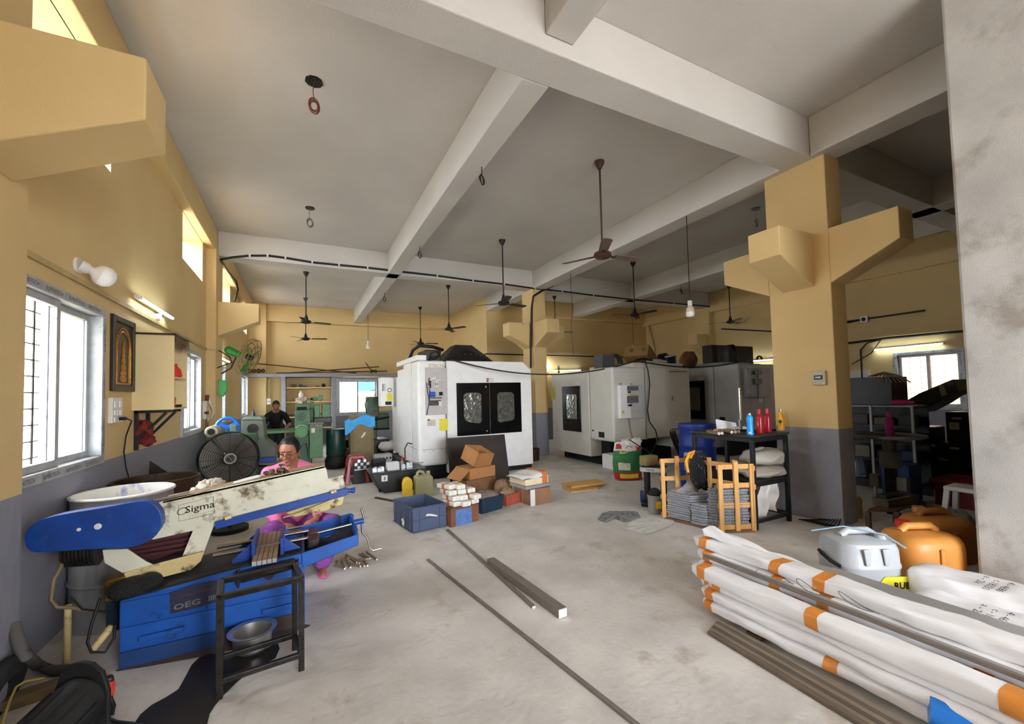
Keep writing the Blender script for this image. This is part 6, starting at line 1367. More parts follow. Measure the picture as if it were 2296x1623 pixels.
# grey topped stand with lettering, blue can and tub below
ps = thing('pump_stand','grey topped stand with raised letters before the feed sack','stand',(4.75,4.72,0))
a, b = PZ(1438,1052,.52), PZ(1492,1055,.52); c_ = (a+b)/2; ux = (b-a).normalized(); uy = V((-ux.y,ux.x,0)); c_ = c_+uy*.14
def rrect(w,d,r,n=5):
    return [(sx*(w-r)+r*math.cos(t0+math.pi/2*k/n), sy*(d-r)+r*math.sin(t0+math.pi/2*k/n)) for sx,sy,t0 in ((1,1,0),(-1,1,math.pi/2),(-1,-1,math.pi),(1,-1,1.5*math.pi)) for k in range(n+1)]
g = G(); g.prism(rrect(.19,.15,.06),tuple(c_-V((0,0,.03))),tuple(ux),tuple(uy),.055); put(g,'grey_top',mat('grey cast top',(176,176,176),.4,var=.08),ps,smooth=35)
g = G(); g.prism(rrect(.165,.125,.05),tuple(c_+V((0,0,.026))),tuple(ux),tuple(uy),.004); put(g,'top_recess',m_black,ps)
text('TOYO','lettering',m_ink,ps,c_-uy*.151-ux*.10-V((0,0,.016)),tuple(ux),(0,0,1),.028,bold=.02)
g = G(); g.bar(c_+ux*.13+uy*.12,c_+ux*.13+uy*.12+V((0,0,.012)),.02,.02)
for sx in (-1,1):
    g = G(); g.cyl(c_+ux*sx*.11-V((0,0,.03)),V((c_.x,c_.y,.04))+ux*sx*.11,.045,n=14); put(g,'leg',m_black,ps,smooth=40)
g = G(); g.prism(rrect(.19,.13,.05),(c_.x,c_.y,0),tuple(ux),tuple(uy),.05); put(g,'base',m_black,ps,bevel=.008)
g = G(); p = c_+V((0,0,.032)); g.box(p.x-.14,p.y+.02,p.z,p.x+.1,p.y+.16,p.z+.14); tag(put(g,'cardboard_offcut',mat('dim carton',(140,122,78),.8),bevel=.02),'dull yellow carton standing on the grey topped stand','carton')
bc = thing('blue_can','small dark blue can with a grey cap on the floor before the grey topped stand','can',PZ(1449,1133))
p = PZ(1449,1127); g = G(); g.lathe([(0,0),(.075,0),(.082,.02),(.082,.15),(.07,.18),(0,.18)],p,20); put(g,'can_body',mat('dark blue plastic',(24,36,84),.4),bc,smooth=40)
g = G(); g.lathe([(0,.181),(.06,.181),(.055,.215),(0,.22)],p,18); put(g,'can_cap',m_greyenamel,bc,smooth=40)
gt = thing('clear_tub','clear plastic tub with a yellow label beside the wooden bin','tub',PZ(1472,1158))
p = PZ(1470,1150); g = G(); g.lathe([(0,.0),(.085,0),(.10,.24),(.092,.24),(.078,.01),(0,.01)],p,24); put(g,'tub_body',mat('grey clear plastic',(150,150,148),.3,alpha=.75),gt,smooth=40)
g = G(); g.ell(p+V((0,0,.24)),.085,.085,.09); put(g,'dark_filling',m_chips,gt,smooth=60)
g = G(); q = p+V((-.35,-.9,0)).normalized()*.099; g.bar(q+V((0,0,.08)),q+V((0,0,.17)),.07,.004,up=(-.35,-.9,0)); put(g,'yellow_label',m_syel,gt)
# blue barrel behind the bench
g = G(); p = V((6.15,5.2,0)); g.lathe([(0,0),(.28,0),(.30,.03),(.30,.30),(.315,.32),(.30,.34),(.30,.62),(.315,.64),(.30,.66),(.30,.93),(.31,.95),(.30,1.02),(0,1.02)],p,36)
bb = tag(put(g,'blue_barrel',mat('royal blue plastic',(24,52,140),.4,var=.1),smooth=40),'large blue plastic barrel standing behind the black bench','barrel')
# dark oil drum by the far pillar, bottle below the second centre
g = G(); p = PZ(1222,1035); g.lathe([(0,0),(.22,0),(.24,.28),(.22,.28),(.2,.02),(0,.02)],V((4.95,9.1,0)),24); tag(put(g,'oil_bucket',m_drumbrown,smooth=40),'dirty brown bucket between the first two machining centres','bucket')
wb = thing('water_jar','dark blue water jar on the floor behind the wooden bin','jar',(5.7,5.0,0))
g = G(); g.lathe([(0,0),(.13,0),(.14,.03),(.14,.30),(.06,.38),(.03,.40),(.03,.46),(0,.46)],(5.7,5.0,0),22); put(g,'jar_body',mat('blue clear plastic',(30,48,110),.2),wb,smooth=40)
g = G(); g.cyl((5.7,5.0,.46),(5.7,5.0,.5),.04,n=14); put(g,'jar_cap',m_dblue,wb,smooth=40)
# wooden bin
m_pine = mat('pine slat', (208,158,92), .6, var=.12, scale=5, dirt=(140,92,48), damt=.22, dscale=6, sx=(5,5,1))
A_, C_b, D_ = PZ(1490,1164), PZ(1620,1196), PZ(1691,1193); B_ = A_+D_-C_b
bn = thing('wooden_bin','open pine slat bin holding grey ridged sheets beside the bench','bin',((A_+D_)/2).to_tuple())
def slat(a,b,w=.055,t=.018,up=(0,0,1),nm='slat'):
    g = G(); g.bar(a,b,t,w,up=up); return put(g,nm,m_pine,bn,bevel=.003)
def panel(P,Q,h,posts,rails,ex=.03):
    d = (Q-P).normalized(); n = V((-d.y,d.x,0))
    for t in posts: p = P.lerp(Q,t); g = G(); g.bar(p+V((0,0,.02)),p+V((0,0,h+(.03 if 0 < t < 1 else 0))),.05,.02,up=n); put(g,'post',m_pine,bn,bevel=.003)
    for z in rails: slat(P-d*ex+n*.02+V((0,0,z)),Q+d*ex+n*.02+V((0,0,z)))
panel(A_,B_,.75,(0,.5,1),(.06,.28,.50,.72)); panel(B_,D_,.75,(.33,.75,1),(.5,.71)); panel(C_b,D_,.76,(0,.5,1),(.06,.30,.52,.73))
g = G(); n1 = (D_-A_); pts = [A_,C_b,D_,B_]; g.add([p+V((0,0,.0)) for p in pts]+[p+V((0,0,.03)) for p in pts],[(3,2,1,0),(4,5,6,7),(0,1,5,4),(1,2,6,5),(2,3,7,6),(3,0,4,7)]); put(g,'base_board',mat('brown base board',(112,82,58),.8,var=.15),bn)
# grey sheets
m_sheet = mat('grey moulded sheet', (150,152,158), .55, var=.06, scale=10); m_sheet2 = mat('grey ridged edge', (128,130,134), .6, var=.5, scale=55, bump=.8, bscale=70)
L1 = (C_b-A_); u1 = L1.normalized(); v1 = (D_-C_b).normalized()
def sheets(P, du, dv, w, d, n, t, z0, who, m, jit=.008, ribs=True):
    c0 = None
    for k in range(n):
        j = V((random.uniform(-jit,jit),random.uniform(-jit,jit),0)); z = z0+t*k
        q = [P+j, P+j+du*w, P+j+du*w+dv*d, P+j+dv*d]
        g = G(); tt = t*.84; e = .010
        ctr = sum(q,V((0,0,0)))/4
        lo = [p+V((0,0,z)) for p in q]; mid = [p+(p-ctr).normalized()*e+V((0,0,z+tt*.5)) for p in q]; hi = [p+V((0,0,z+tt)) for p in q]
        g.add(lo+mid+hi,[(3,2,1,0),(8,9,10,11)]+[(i,(i+1)%4,(i+1)%4+4,i+4) for i in range(4)]+[(i+4,(i+1)%4+4,(i+1)%4+8,i+8) for i in range(4)])
        if ribs:
            nr = 12
            for i in range(nr):
                p = P+j+du*(w*(i+.5)/nr)-dv*.004; g.bar(p+V((0,0,z+tt*.2)),p+V((0,0,z+tt*.85))+du*.012,.010,.006,up=dv)
        o = tag(put(g,'ridged_sheet',m),'grey ridged sheet, %s from the bottom of the %s in the wooden bin' % (ORD[k],who),'sheet','grey sheets in the '+who)
random.seed(6)
sheets(A_+u1*.03+v1*.02,u1,v1,.30,.30,12,.026,.034,'left stack',m_sheet)
sheets(A_+u1*.37+v1*.0,u1,v1,.16,.26,8,.03,.034,'low front stack',m_sheet)
sheets(A_+u1*.55+v1*.03,u1,v1,.155,.30,14,.032,.034,'right stack',m_sheet2)
# clear bag on the left stack, rope and orange strap over the corner
m_clear = mat('clear film', (226,226,226), .15, trans=.6, alpha=.55, var=.1)
P_ = A_+u1*.18+v1*.17; g = G()
g.grid(lambda u,v: P_+u1*(-.15+.3*u)+v1*(-.15+.3*v)+V((0,0,.354+.15*max(0,1-3*abs(u-.35)-1.6*abs(v-.6))+.03*math.sin(8*u+3*v)*math.sin(6*v))),18,18)
tag(put(g,'clear_bag',m_clear,smooth=60),'clear plastic bag lying over the left stack of sheets','bag')
m_rope = mat('black rope with white flecks', (22,22,24), .8, var=.2, dirt=(224,224,220), damt=.36, dscale=34, sx=(1.4,1.4,.5))
rp_ = thing('rope_coil','black rope coil with white flecks hung over the bin corner','rope',(B_.x,B_.y,.5))
rc_ = PY(1568,1056,B_.y-.08)
RY = B_.y-.15
for k in range(11):
    g = G(); jj = 2*math.sin(2.3*k); a = PY(1549+3.0*k,1012+abs(k-5)*1.2,RY+.06); b = PY(1547+4.2*k,1046+jj,RY-.02-.004*(k%3)); c = PY(1550+4.2*k,1072+jj,RY-.03); d = PY(1566+2.8*k,1096-1.2*k,RY-.02)
    g.tube([a+V((0,.08,-.05)),a,a.lerp(b,.5)+V((0,-.01,0)),b,c,d],.0165,8); put(g,'rope_strand',m_rope,rp_,smooth=60)
g = G()
for k in range(4): c = PY(1577+3*k,1086+3*k,RY-.03); g.tube([c+V((.055*math.cos(t)+.01*k,.03*math.sin(t),.02*math.sin(t+k))) for t in [2*math.pi*j/16 for j in range(16)]],.014,8,closed=True)
put(g,'rope_tail',m_rope,rp_,smooth=60)
m_or = mat('orange webbing', (236,158,40), .7, var=.1)
g = G(); g.tube([PY(1543,1058,B_.y-.16),PY(1538,1034,B_.y-.17),PY(1545,1016,B_.y-.16),PY(1556,1011,B_.y-.16),PY(1548,1026,B_.y-.19)],.018,6); tag(put(g,'orange_strap',m_or,smooth=60),'orange strap knotted round the bin corner beside the rope','strap')
# black bench
bench = thing('work_bench','tall black steel bench with two shelves against the yellow pillar','bench',(4.9,3.5,0))
X0,X1,Y0,Y1,ZT = 4.58,5.25,3.11,3.95,1.06
for x in (X0+.02,X1-.02):
    for y in (Y0+.02,Y1-.02):
        g = G(); g.box(x-.022,y-.022,0,x+.022,y+.022,ZT-.03); put(g,'leg',m_black,bench,bevel=.004)
g = G(); g.box(X0-.03,Y0-.01,ZT-.02,X1+.02,Y1+.02,ZT+.008); put(g,'bench_top',mat('worn black top',(46,44,42),.5,var=.4,scale=9,dirt=(96,84,72),damt=.3),bench,bevel=.003)
for z in (ZT-.05,.50,.09):
    for a,b in (((X0,Y0),(X1,Y0)),((X1,Y0),(X1,Y1)),((X1,Y1),(X0,Y1)),((X0,Y1),(X0,Y0))):
        g = G(); g.bar((a[0]+(.02 if a[0]==X0 else -.02),a[1]+(.02 if a[1]==Y0 else -.02),z),(b[0]+(.02 if b[0]==X0 else -.02),b[1]+(.02 if b[1]==Y0 else -.02),z),.035,.045 if z < 1 else .05); put(g,'rail',m_black,bench,bevel=.003)
for z in (.525,):
    g = G(); g.box(X0,Y0,z,X1,Y1,z+.01); put(g,'shelf',m_dsteel,bench)
BT = ZT+.0095
def bottle(px, y, prof, m, cm, label, cap, Y):
    p = PY(px,y,Y); p = V((p.x,Y,BT)); t = thing('water_bottle',label,'bottle',p)
    g = G(); g.lathe(prof,p,28); put(g,'bottle_body',m,t,smooth=50)
    g = G(); g.lathe(cap,p,22); put(g,'bottle_cap',cm,t,smooth=40); return t, p
m_bb = mat('sky blue bottle', (36,150,226), .3, var=.04); m_chrome = mat('chrome', (220,220,220), .12, 1, var=.02)
t, p = bottle(1682,973,[(0,0),(.036,0),(.037,.01),(.034,.09),(.032,.12),(.037,.17),(.036,.20),(.022,.223),(.016,.227),(0,.227)],m_bb,m_chrome,'sky blue bottle with a steel cap at the near corner of the bench',[(0,.227),(.02,.227),(.02,.248),(0,.25)],3.17)
g = G(); d = V((-.87,-.49,0)); q = p+d*.0372+V((0,0,.026)); g.ell(q,.004,.016,.009,12,8,rot=Matrix.Rotation(math.atan2(d.y,d.x),3,'Z')); put(g,'oval_badge',m_offwhite,t)
for px,Y,l,c in ((1704,3.20,'dark red square bottle beside the sky blue bottle',(168,26,30)),(1722,3.22,'crimson bottle on the right of the two red bottles',(176,22,52))):
    bottle(px,972,[(0,0),(.038,0),(.040,.012),(.040,.19),(.034,.205),(.019,.225),(.019,.235),(0,.235)],mat('red bottle %d'%px,c,.2,trans=.15),mat('red cap %d'%px,tuple(int(x*1.05) for x in c),.3),l,[(0,.235),(.022,.235),(.02,.285),(0,.287)],Y)
t, p = bottle(1752,968,[(0,0),(.038,0),(.039,.012),(.039,.17),(.022,.225),(.021,.235),(0,.235)],mat('yellow bottle',(232,172,36),.3),m_chrome,'yellow bottle with a black tree print at the right end of the bench',[(0,.235),(.023,.235),(.023,.262),(0,.264)],3.30)
g = G(); q = p+V((-.93,-.36,0))*.0395
dn = V((-.93,-.36,0)).normalized(); tx = V((.36,-.93,0)).normalized()
tp = lambda x,z: p+dn*math.sqrt(max(.0001,.0400**2-x*x))+tx*x+V((0,0,z))
g.tube([tp(0,.05),tp(.001,.08),tp(0,.10)],.003,5)
for k in range(7): a = math.pi*k/6; g.tube([tp(0,.09),tp(.018*math.cos(a),.10+.022*math.sin(a)),tp(.022*math.cos(a),.105+.03*math.sin(a))],.003,5)
put(g,'tree_print',m_ink,t)
hg = thing('height_gauge','steel height gauge standing upright on the bench','gauge',(4.75,3.5,BT))
b = PY(1662,958,3.5); tpz = PY(1657,870,3.5).z
g = G(); g.box(b.x-.014,3.49,BT+.02,b.x+.014,3.505,tpz); put(g,'gauge_beam',m_steelbright,hg,bevel=.002)
for k in range(3):
    g = G(); g.cyl((b.x,3.487,tpz-.03-.022*k),(b.x,3.491,tpz-.03-.022*k),.007,n=10); put(g,'gauge_hole',m_ink,hg)
g = G(); g.box(b.x-.022,3.475,BT+.07,b.x+.022,3.52,BT+.15); g.box(b.x-.04,3.48,BT+.02,b.x-.03,3.5,BT+.14); g.cyl((b.x+.02,3.49,BT+.13),(b.x+.05,3.49,BT+.13),.012,n=10); put(g,'gauge_slider',m_steel,hg,bevel=.003)
g = G(); g.box(b.x-.05,3.45,BT,b.x+.05,3.56,BT+.025); put(g,'gauge_base',m_dsteel,hg,bevel=.004)
for k,px in enumerate((1612,1619,1641,1649,1656)):
    p = PY(px,969,3.36); g = G(); g.cyl((p.x,3.36,BT+.019),(p.x+.13,3.62,BT+.019),.018,n=16); o = tag(put(g,'round_bar',m_bar,smooth=40),'round brown bar with a pale end, %s from the left on the bench' % ['first','second','third','fourth','fifth'][k],'steel bar','round bars on the bench')
    g = G(); d = V((-.13,-.26,0)).normalized(); q = V((p.x,3.36,BT+.019)); g.tube([q+d*.001+V((d.y,-d.x,0))*.014*math.cos(a)+V((0,0,.014*math.sin(a))) for a in [2*math.pi*j/16 for j in range(16)]],.0035,6,closed=True); put(g,'pale_ring',m_offwhite,o)
g = G(); a, b2 = PY(1608,962,3.72), PY(1655,965,3.70)
g.add([a,b2,b2+V((.0,.03,.10)),a+V((.03,.04,.125)),a+V((0,.004,0)),b2+V((0,.004,0)),b2+V((0,.034,.10)),a+V((.03,.044,.125))],[(0,1,2,3),(7,6,5,4),(0,4,5,1),(1,5,6,2),(2,6,7,3),(3,7,4,0)]); tag(put(g,'white_paper',mat('white paper',(240,240,248),.8,var=.02)),'folded white paper standing on the bench','paper')
g = crumple(PY(1604,965,3.5)+V((0,0,.0)),.03,51,.8); g.v = [v+V((0,0,BT+.001-min(w_.z for w_ in g.v))) for v in g.v]; tag(put(g,'brown_lump',mat('brown twine',(150,118,88),.9,var=.3),smooth=60),'brown lump of twine at the left end of the bench','twine')
g = crumple((b.x+.07,3.5,BT+.03),.026,52,.9); tag(put(g,'white_tissue',m_offwhite,smooth=60),'white tissue beside the height gauge','tissue')
for k in range(4):
    g = G(); g.cbox((5.10,3.62,BT+.005+.009*k),(.2,.16,.008),rz=.1*k); tag(put(g,'paper_pad',m_card),'white paper, %s from the bottom of the stack at the bench right end' % ORD[k],'paper','papers stacked behind the red bottles')
# sacks on the bench shelf and below
m_sackg = mat('grey woven sack', (168,160,146), .85, var=.12, bump=.5, bscale=50)
sack((5.05,3.35,.537),.36,.26,.075,61,'rolled_sack',m_sackg,'lower grey woven sack rolled on the bench shelf')
sack((5.12,3.33,.68),.34,.22,.10,62,'rolled_sack',mat('pale grey woven sack',(180,174,162),.85,var=.12,bump=.5,bscale=50),'upper pale grey woven sack stuffed on the bench shelf')
g = G()
def hang(u,v): return V((4.80+.30*u+.03*math.sin(9*v+4*u), 3.20+.05*math.sin(11*u)+.05*v, .495-.38*v-.03*math.sin(6*u)*v))
g.slab(hang,24,14,.01); tag(put(g,'white_bag',m_swhite,smooth=70),'white plastic bag hanging under the bench shelf','bag')
g = G(); g.box(5.05,3.7,.0,5.45,3.9,.36); tag(put(g,'metal_box',m_greyenamel,bevel=.005),'grey metal box on the floor under the bench','box')
g = G(); a, b = PY(1600,1022,4.2), PY(1650,1045,4.2); g.box(4.72,4.2,.5,5.06,4.22,.74); g.box(4.75,4.2,0,4.77,4.22,.5); g.box(5.0,4.2,0,5.02,4.22,.5); tag(put(g,'grey_board',m_greytrim),'grey board on two legs behind the bench','board')
# switch on the pillar
sw = thing('isolator_switch','cream isolator switch with a dark window on the yellow pillar','switch',(5.5,2.86,1.62))
p = PX(1839,847,5.54); g = G(); g.box(5.50,p.y-.075,p.z-.085,5.54,p.y+.075,p.z+.085); put(g,'box',mat('cream scuffed box',(190,184,166),.5,dirt=(110,96,80),damt=.35,dscale=20),sw,bevel=.008)
g = G(); g.box(5.494,p.y-.045,p.z-.02,5.502,p.y+.045,p.z+.03); wn = put(g,'switch_window',m_dsteel,sw)
g = G(); g.box(5.49,p.y-.03,p.z-.005,5.496,p.y+.03,p.z+.015); put(g,'toggle',m_steel,wn)
# wires and thin rods by the pillar foot
random.seed(15)
for k in range(8):
    a = PZ(1790+8*k,1164+2*k,.01); g = G(); g.tube([a,a+V((.1,-.10,.004)),a+V((.25,-.22+.02*k,.03+.01*k)),a+V((.36,-.24+.03*k,.07+.008*k))],.006,6); tag(put(g,'thin_rod',m_dsteel,smooth=60),'thin dark rod at the pillar foot, %s from the left' % ORD[k],'rod','thin rods at the pillar foot')
fbar((1847,1186),(1874,1180),.03,.008,'metal_offcut','pale metal offcut on the floor right of the pillar foot',m_steel,False,'offcut')
fbar((1905,1188),(1938,1188),.03,.01,'metal_offcut','white metal strip on the dark floor before the small stand',m_steelbright,False,'offcut')
# ================================================================ DARK BAY ON THE RIGHT
rt = thing('round_table','round wheel topped grinder stand with a purple bottle on it','stand',(6.6,2.75,0))
cT = V((6.58,2.65,0)); RT = .34; zT = .97
g = G(); g.tube([cT+V((RT*math.cos(a),RT*math.sin(a),zT)) for a in [2*math.pi*k/40 for k in range(40)]],.022,8,closed=True); put(g,'wheel_rim',mat('dull grey rim',(110,108,102),.5,.4),rt,smooth=60)
g = G(); g.cyl(cT+V((0,0,zT-.02)),cT+V((0,0,zT)),RT-.02,n=40); put(g,'wheel_plate',m_dsteel,rt)
g = G(); g.cyl(cT+V((0,0,.70)),cT+V((0,0,.95)),.07,n=20); g.cyl(cT+V((0,0,.58)),cT+V((0,0,.78)),.11,n=24); put(g,'motor',mat('old grey motor',(92,92,84),.6,var=.2),rt,smooth=40)
g = G(); g.box(cT.x-.05,cT.y-.05,0,cT.x+.05,cT.y+.05,.6); put(g,'post',m_dsteel,rt,bevel=.006)
for s_ in (-1,1):
    g = G(); q = cT+V((-.06,s_*.14,.40)); g.cbox(q,(.1,.1,.16)); put(g,'switch_box',mat('grey switch box',(104,100,92),.5) if s_ < 0 else bpy.data.materials['grey switch box'],rt,bevel=.008)
pb = thing('purple_bottle','purple ribbed bottle with a pink cap on the round stand','bottle',cT+V((-.08,-.05,zT)))
p = PY(1996,976,2.55); p = V((cT.x-.05,2.62,zT+.001))
prof = [(0,0),(.042,0),(.044,.01)]+[(.044+(.002 if k%2 else -.001),.02+.012*k) for k in range(9)]+[(.043,.14),(.044,.19),(.03,.225),(.018,.24),(0,.24)]
g = G(); g.lathe(prof,p,24); put(g,'bottle_body',mat('purple plastic',(176,62,140),.25,trans=.2),pb,smooth=50)
g = G(); g.lathe([(0,.24),(.022,.24),(.022,.29),(.02,.30),(0,.30)],p,20); put(g,'bottle_cap',mat('pink plastic',(206,58,118),.35),pb,smooth=40)
rk2 = thing('steel_rack','black open rack of shelves in the dark bay beyond the pillar','rack',(7.9,3.4,0)); XR_ = 7.6; y0, y1, zt = 2.78, 3.75, 1.31
for y in (y0,(y0+y1)/2,y1):
    for x in (XR_,XR_+.45):
        g = G(); g.box(x-.015,y-.015,0,x+.015,y+.015,zt); put(g,'upright',m_greyenamel if x == XR_ else m_black,rk2)
for z in (.2,.52,.78,1.02,zt):
    g = G(); g.box(XR_,y0,z-.02,XR_+.45,y1,z); put(g,'shelf',m_greytrim if z == zt else m_black,rk2)
g = G(); g.box(XR_+.44,y0,.0,XR_+.46,y1,zt); put(g,'back_sheet',m_black,rk2)
g = G(); g.box(XR_+.02,3.0,zt+.002,XR_+.5,3.8,zt+.42); tag(put(g,'black_locker',m_black,bevel=.008),'black box standing on the dark rack','box')
tx_ = thing('fallen_bottle','magenta bottle lying sideways on the dark rack','bottle',(XR_+.02,2.95,zt)); mm = Matrix.Rotation(R(90),3,'X')
g = G(); g.lathe([(0,0),(.042,0),(.042,.14),(.02,.2),(0,.2)],(XR_+.05,3.02,zt+.045),18,mm); put(g,'bottle_body',mat('magenta plastic',(150,30,80),.3),tx_,smooth=40)
g = G(); g.lathe([(0,.2),(.02,.2),(.02,.25),(0,.25)],(XR_+.05,3.02,zt+.045),14,mm); put(g,'bottle_cap',bpy.data.materials['magenta plastic'],tx_,smooth=40)
sack((XR_+.25,3.3,zt+.002),.16,.3,.07,71,'grey_roll',m_sackg,'grey rolled cloth lying on top of the dark rack','cloth')
jw = thing('water_jug','clear plastic jug on the low shelf of the dark rack','jug',(XR_+.1,3.55,.52)); g = G(); g.lathe([(0,0),(.1,0),(.105,.2),(.04,.3),(.03,.34),(0,.34)],(XR_+.16,3.55,.205),20); put(g,'jug_body',mat('clear jug',(160,170,190),.15,trans=.7),jw,smooth=40)
random.seed(33)
for z in (.54,.8,1.04):
    for k in range(3):
        y = 2.9+.28*k; h_ = random.uniform(.08,.18); c = random.choice([(70,66,60),(48,60,92),(110,104,90),(60,64,60)])
        g = G(); g.cbox((XR_+.2,y,z-.018+h_/2),(.22,.18,h_),rz=random.uniform(-.2,.2)); tag(put(g,'shelf_box',mat('dim box %d%d'%(int(z*100),k),c,.7),bevel=.006),'dim workshop box, %s from the right on the %s shelf of the dark rack' % (['first','second','third'][k],{.54:'second',.8:'third',1.04:'fourth'}[z]),'box','boxes on the dark rack')
random.seed(44)
for k in range(7):
    g = G(); a = V((XR_+.3,3.1+.05*k,zt+.43)); g.tube([a+V((0,0,.01)),a+V((-.25,-.05*k,.06)),a+V((-.38,-.08*k-.05,.0)),a+V((-.42,-.1*k-.06,-.1))],.009,5); tag(put(g,'dry_stalk',mat('dry stalk',(116,104,78),.9) if 'dry stalk' not in bpy.data.materials else bpy.data.materials['dry stalk'],smooth=60),'dry stalk trailing from the black box on the rack, %s of seven' % ORD[k],'stalk','dry stalks on the black box')
# tilted dark green machine cover and lathe
lt = thing('lathe_machine','dark machine with a tilted green cover under the far right window','machine',(9.2,3.3,0))
Xl = 8.6; hp2 = [(PX(x,y,Xl).y,PX(x,y,Xl).z) for x,y in ((2020,905),(2060,882),(2136,850),(2148,876),(2120,890),(2098,905),(2060,925),(2024,922))]
g = G(); g.prism(hp2,(Xl,0,0),(0,1,0),(0,0,1),.6); put(g,'tilted_cover',mat('dark green cover',(52,58,44),.5,var=.2),lt,bevel=.01)
g = G(); a = [(PX(x,y,Xl-.004).y,PX(x,y,Xl-.004).z) for x,y in ((2104,863),(2115,863),(2124,885),(2111,889))]; g.prism(a,(Xl-.006,0,0),(0,1,0),(0,0,1),.004); put(g,'cover_label',mat('dull label',(150,150,140),.6),lt)
g = G(); g.box(Xl,2.2,.0,Xl+.9,3.95,.72); put(g,'bed',m_blackmatte,lt,bevel=.02)
g = G(); g.box(Xl+.1,2.3,.72,Xl+.7,2.8,1.18); put(g,'headstock',m_dsteel,lt,bevel=.02)
g = G(); g.box(Xl-.02,2.9,.72,Xl+.4,3.2,.95); put(g,'carriage',m_dsteel,lt,bevel=.02)
g = G(); p = PX(2062,968,Xl-.1); g.cbox(p,(.12,.12,.13)); put(g,'control_box',mat('cream control box',(150,146,110),.5),lt,bevel=.006)
g = G(); g.cyl((Xl-.1,p.y,p.z-.06),(Xl+.05,p.y+.05,.72),.02); put(g,'control_arm',m_black,lt)
for k,(x,y,c) in enumerate(((2038,935,(190,190,186)),(2145,938,(170,170,164)),(2140,955,(200,190,150)),(2090,998,(190,190,190)),(2140,1005,(180,180,180)),(2115,1030,(150,150,140)))):
    g = G(); p = PX(x,y,Xl-.03); g.cbox(p,(.04,.1,.03 if k != 2 else .1)); put(g,'bright_fitting',mat('fitting %d'%k,c,.35,.5),lt,bevel=.004)
g = G(); g.box(7.5,2.0,.30,8.2,2.62,.34); g.box(7.55,2.05,0,8.15,2.58,.3); tag(put(g,'red_tray',mat('dull red tray',(110,26,28),.5),bevel=.008),'dull red tray on the floor of the dark bay','tray')
g = G(); g.box(7.05,2.65,0,7.4,2.95,.55); tag(put(g,'blue_box',mat('dim blue box',(40,70,120),.5),bevel=.006),'dim blue box on the floor behind the round stand','box')
wsl = thing('white_stool','dusty white plastic stool in the dark bay by the grey pier','stool',PZ(2172,1180)); p = PZ(2172,1180)
g = G(); g.cbox(p+V((0,0,.42)),(.3,.3,.05)); put(g,'seat',m_offwhite,wsl,bevel=.015)
for sx in (-1,1):
    for sy in (-1,1): g = G(); g.bar(p+V((sx*.12,sy*.12,.4)),p+V((sx*.16,sy*.16,0)),.05,.05,up=(0,1,0)); put(g,'leg',m_offwhite,wsl,bevel=.006)
# small steel stand with a vice block
vs_ = thing('small_stand','low rusty steel stand with four legs on the dark floor','stand',(5.95,2.35,0))
fl_ = [PZ(1949,1196),PZ(2016,1198),PZ(2072,1172)]; c4 = fl_[0]+fl_[2]-fl_[1]; hS = .235
for q in fl_+[c4]:
    g = G(); g.bar(q,q+V((0,0,hS)),.045,.045,up=(0,1,0)); put(g,'leg',m_rust,vs_,bevel=.004)
P4 = [fl_[0],fl_[1],fl_[2],c4]; g = G(); g.add([p+V((0,0,hS)) for p in P4]+[p+V((0,0,hS+.03)) for p in P4],[(3,2,1,0),(4,5,6,7),(0,1,5,4),(1,2,6,5),(2,3,7,6),(3,0,4,7)]); put(g,'top_plate',m_rust,vs_,bevel=.004)
vb_ = thing('vice_block','rusty cast vice block resting on the low stand','vice',sum(P4,V((0,0,0)))/4+V((0,0,hS+.031))); cc = sum(P4,V((0,0,0)))/4+V((0,0,hS+.031)); dd = (fl_[2]-fl_[0]).normalized()
g = G(); g.bar(cc-dd*.27+V((0,0,.045)),cc+dd*.27+V((0,0,.045)),.16,.09); put(g,'vice_body',m_rust,vb_,bevel=.012)
g = G(); g.bar(cc-dd*.25+V((0,0,.11)),cc+dd*.05+V((0,0,.105)),.1,.04); put(g,'vice_jaw',m_dsteel,vb_,bevel=.006)
g = G(); g.bar(cc-dd*.2+V((-.06,-.06,.094)),cc+dd*.15+V((-.06,-.06,.094)),.02,.006); put(g,'bright_edge',m_steelbright,vb_)
sack((6.45,2.05,0),.2,.15,.11,77,'rag_heap',mat('dim grey rag',(128,122,108),.9,var=.2),'dim grey rag heap behind the low stand','rag')
g = G(); p = PZ(1923,1160); g.lathe([(0,0),(.05,0),(.055,.22),(.04,.25),(0,.25)],p,16); tag(put(g,'oil_can',mat('dim yellow can',(150,136,90),.5),smooth=40),'dim yellow can at the foot of the dark rack','can')
tube_light('lit tube light above the far right window',(12.36,5.2,2.47),(12.36,3.9,2.48),(-1,0,-.2))
g = G(); g.box(12.37,5.3,1.55,12.4,5.72,2.0); tag(put(g,'notice_board',m_card),'white notice on the far right wall left of the window','notice')
cm = thing('wall_lamp_holder','round white fitting with a short dark arm high on the right wall','fitting',(12.3,5.4,3.25))
cm.name = 'round_fitting'; p = PX(1938,716,12.36); g = G(); g.cbox(p,(.08,.16,.16)); put(g,'fitting_plate',m_offwhite,cm,bevel=.01); g = G(); g.cyl(p-V((.05,0,0)),p-V((.035,0,0)),.045,n=16); put(g,'fitting_lens',m_ink,cm); g = G(); g.tube([p+V((0,.06,0)),p+V((0,.42,-.03))],.015); put(g,'fitting_arm',m_wire,cm)
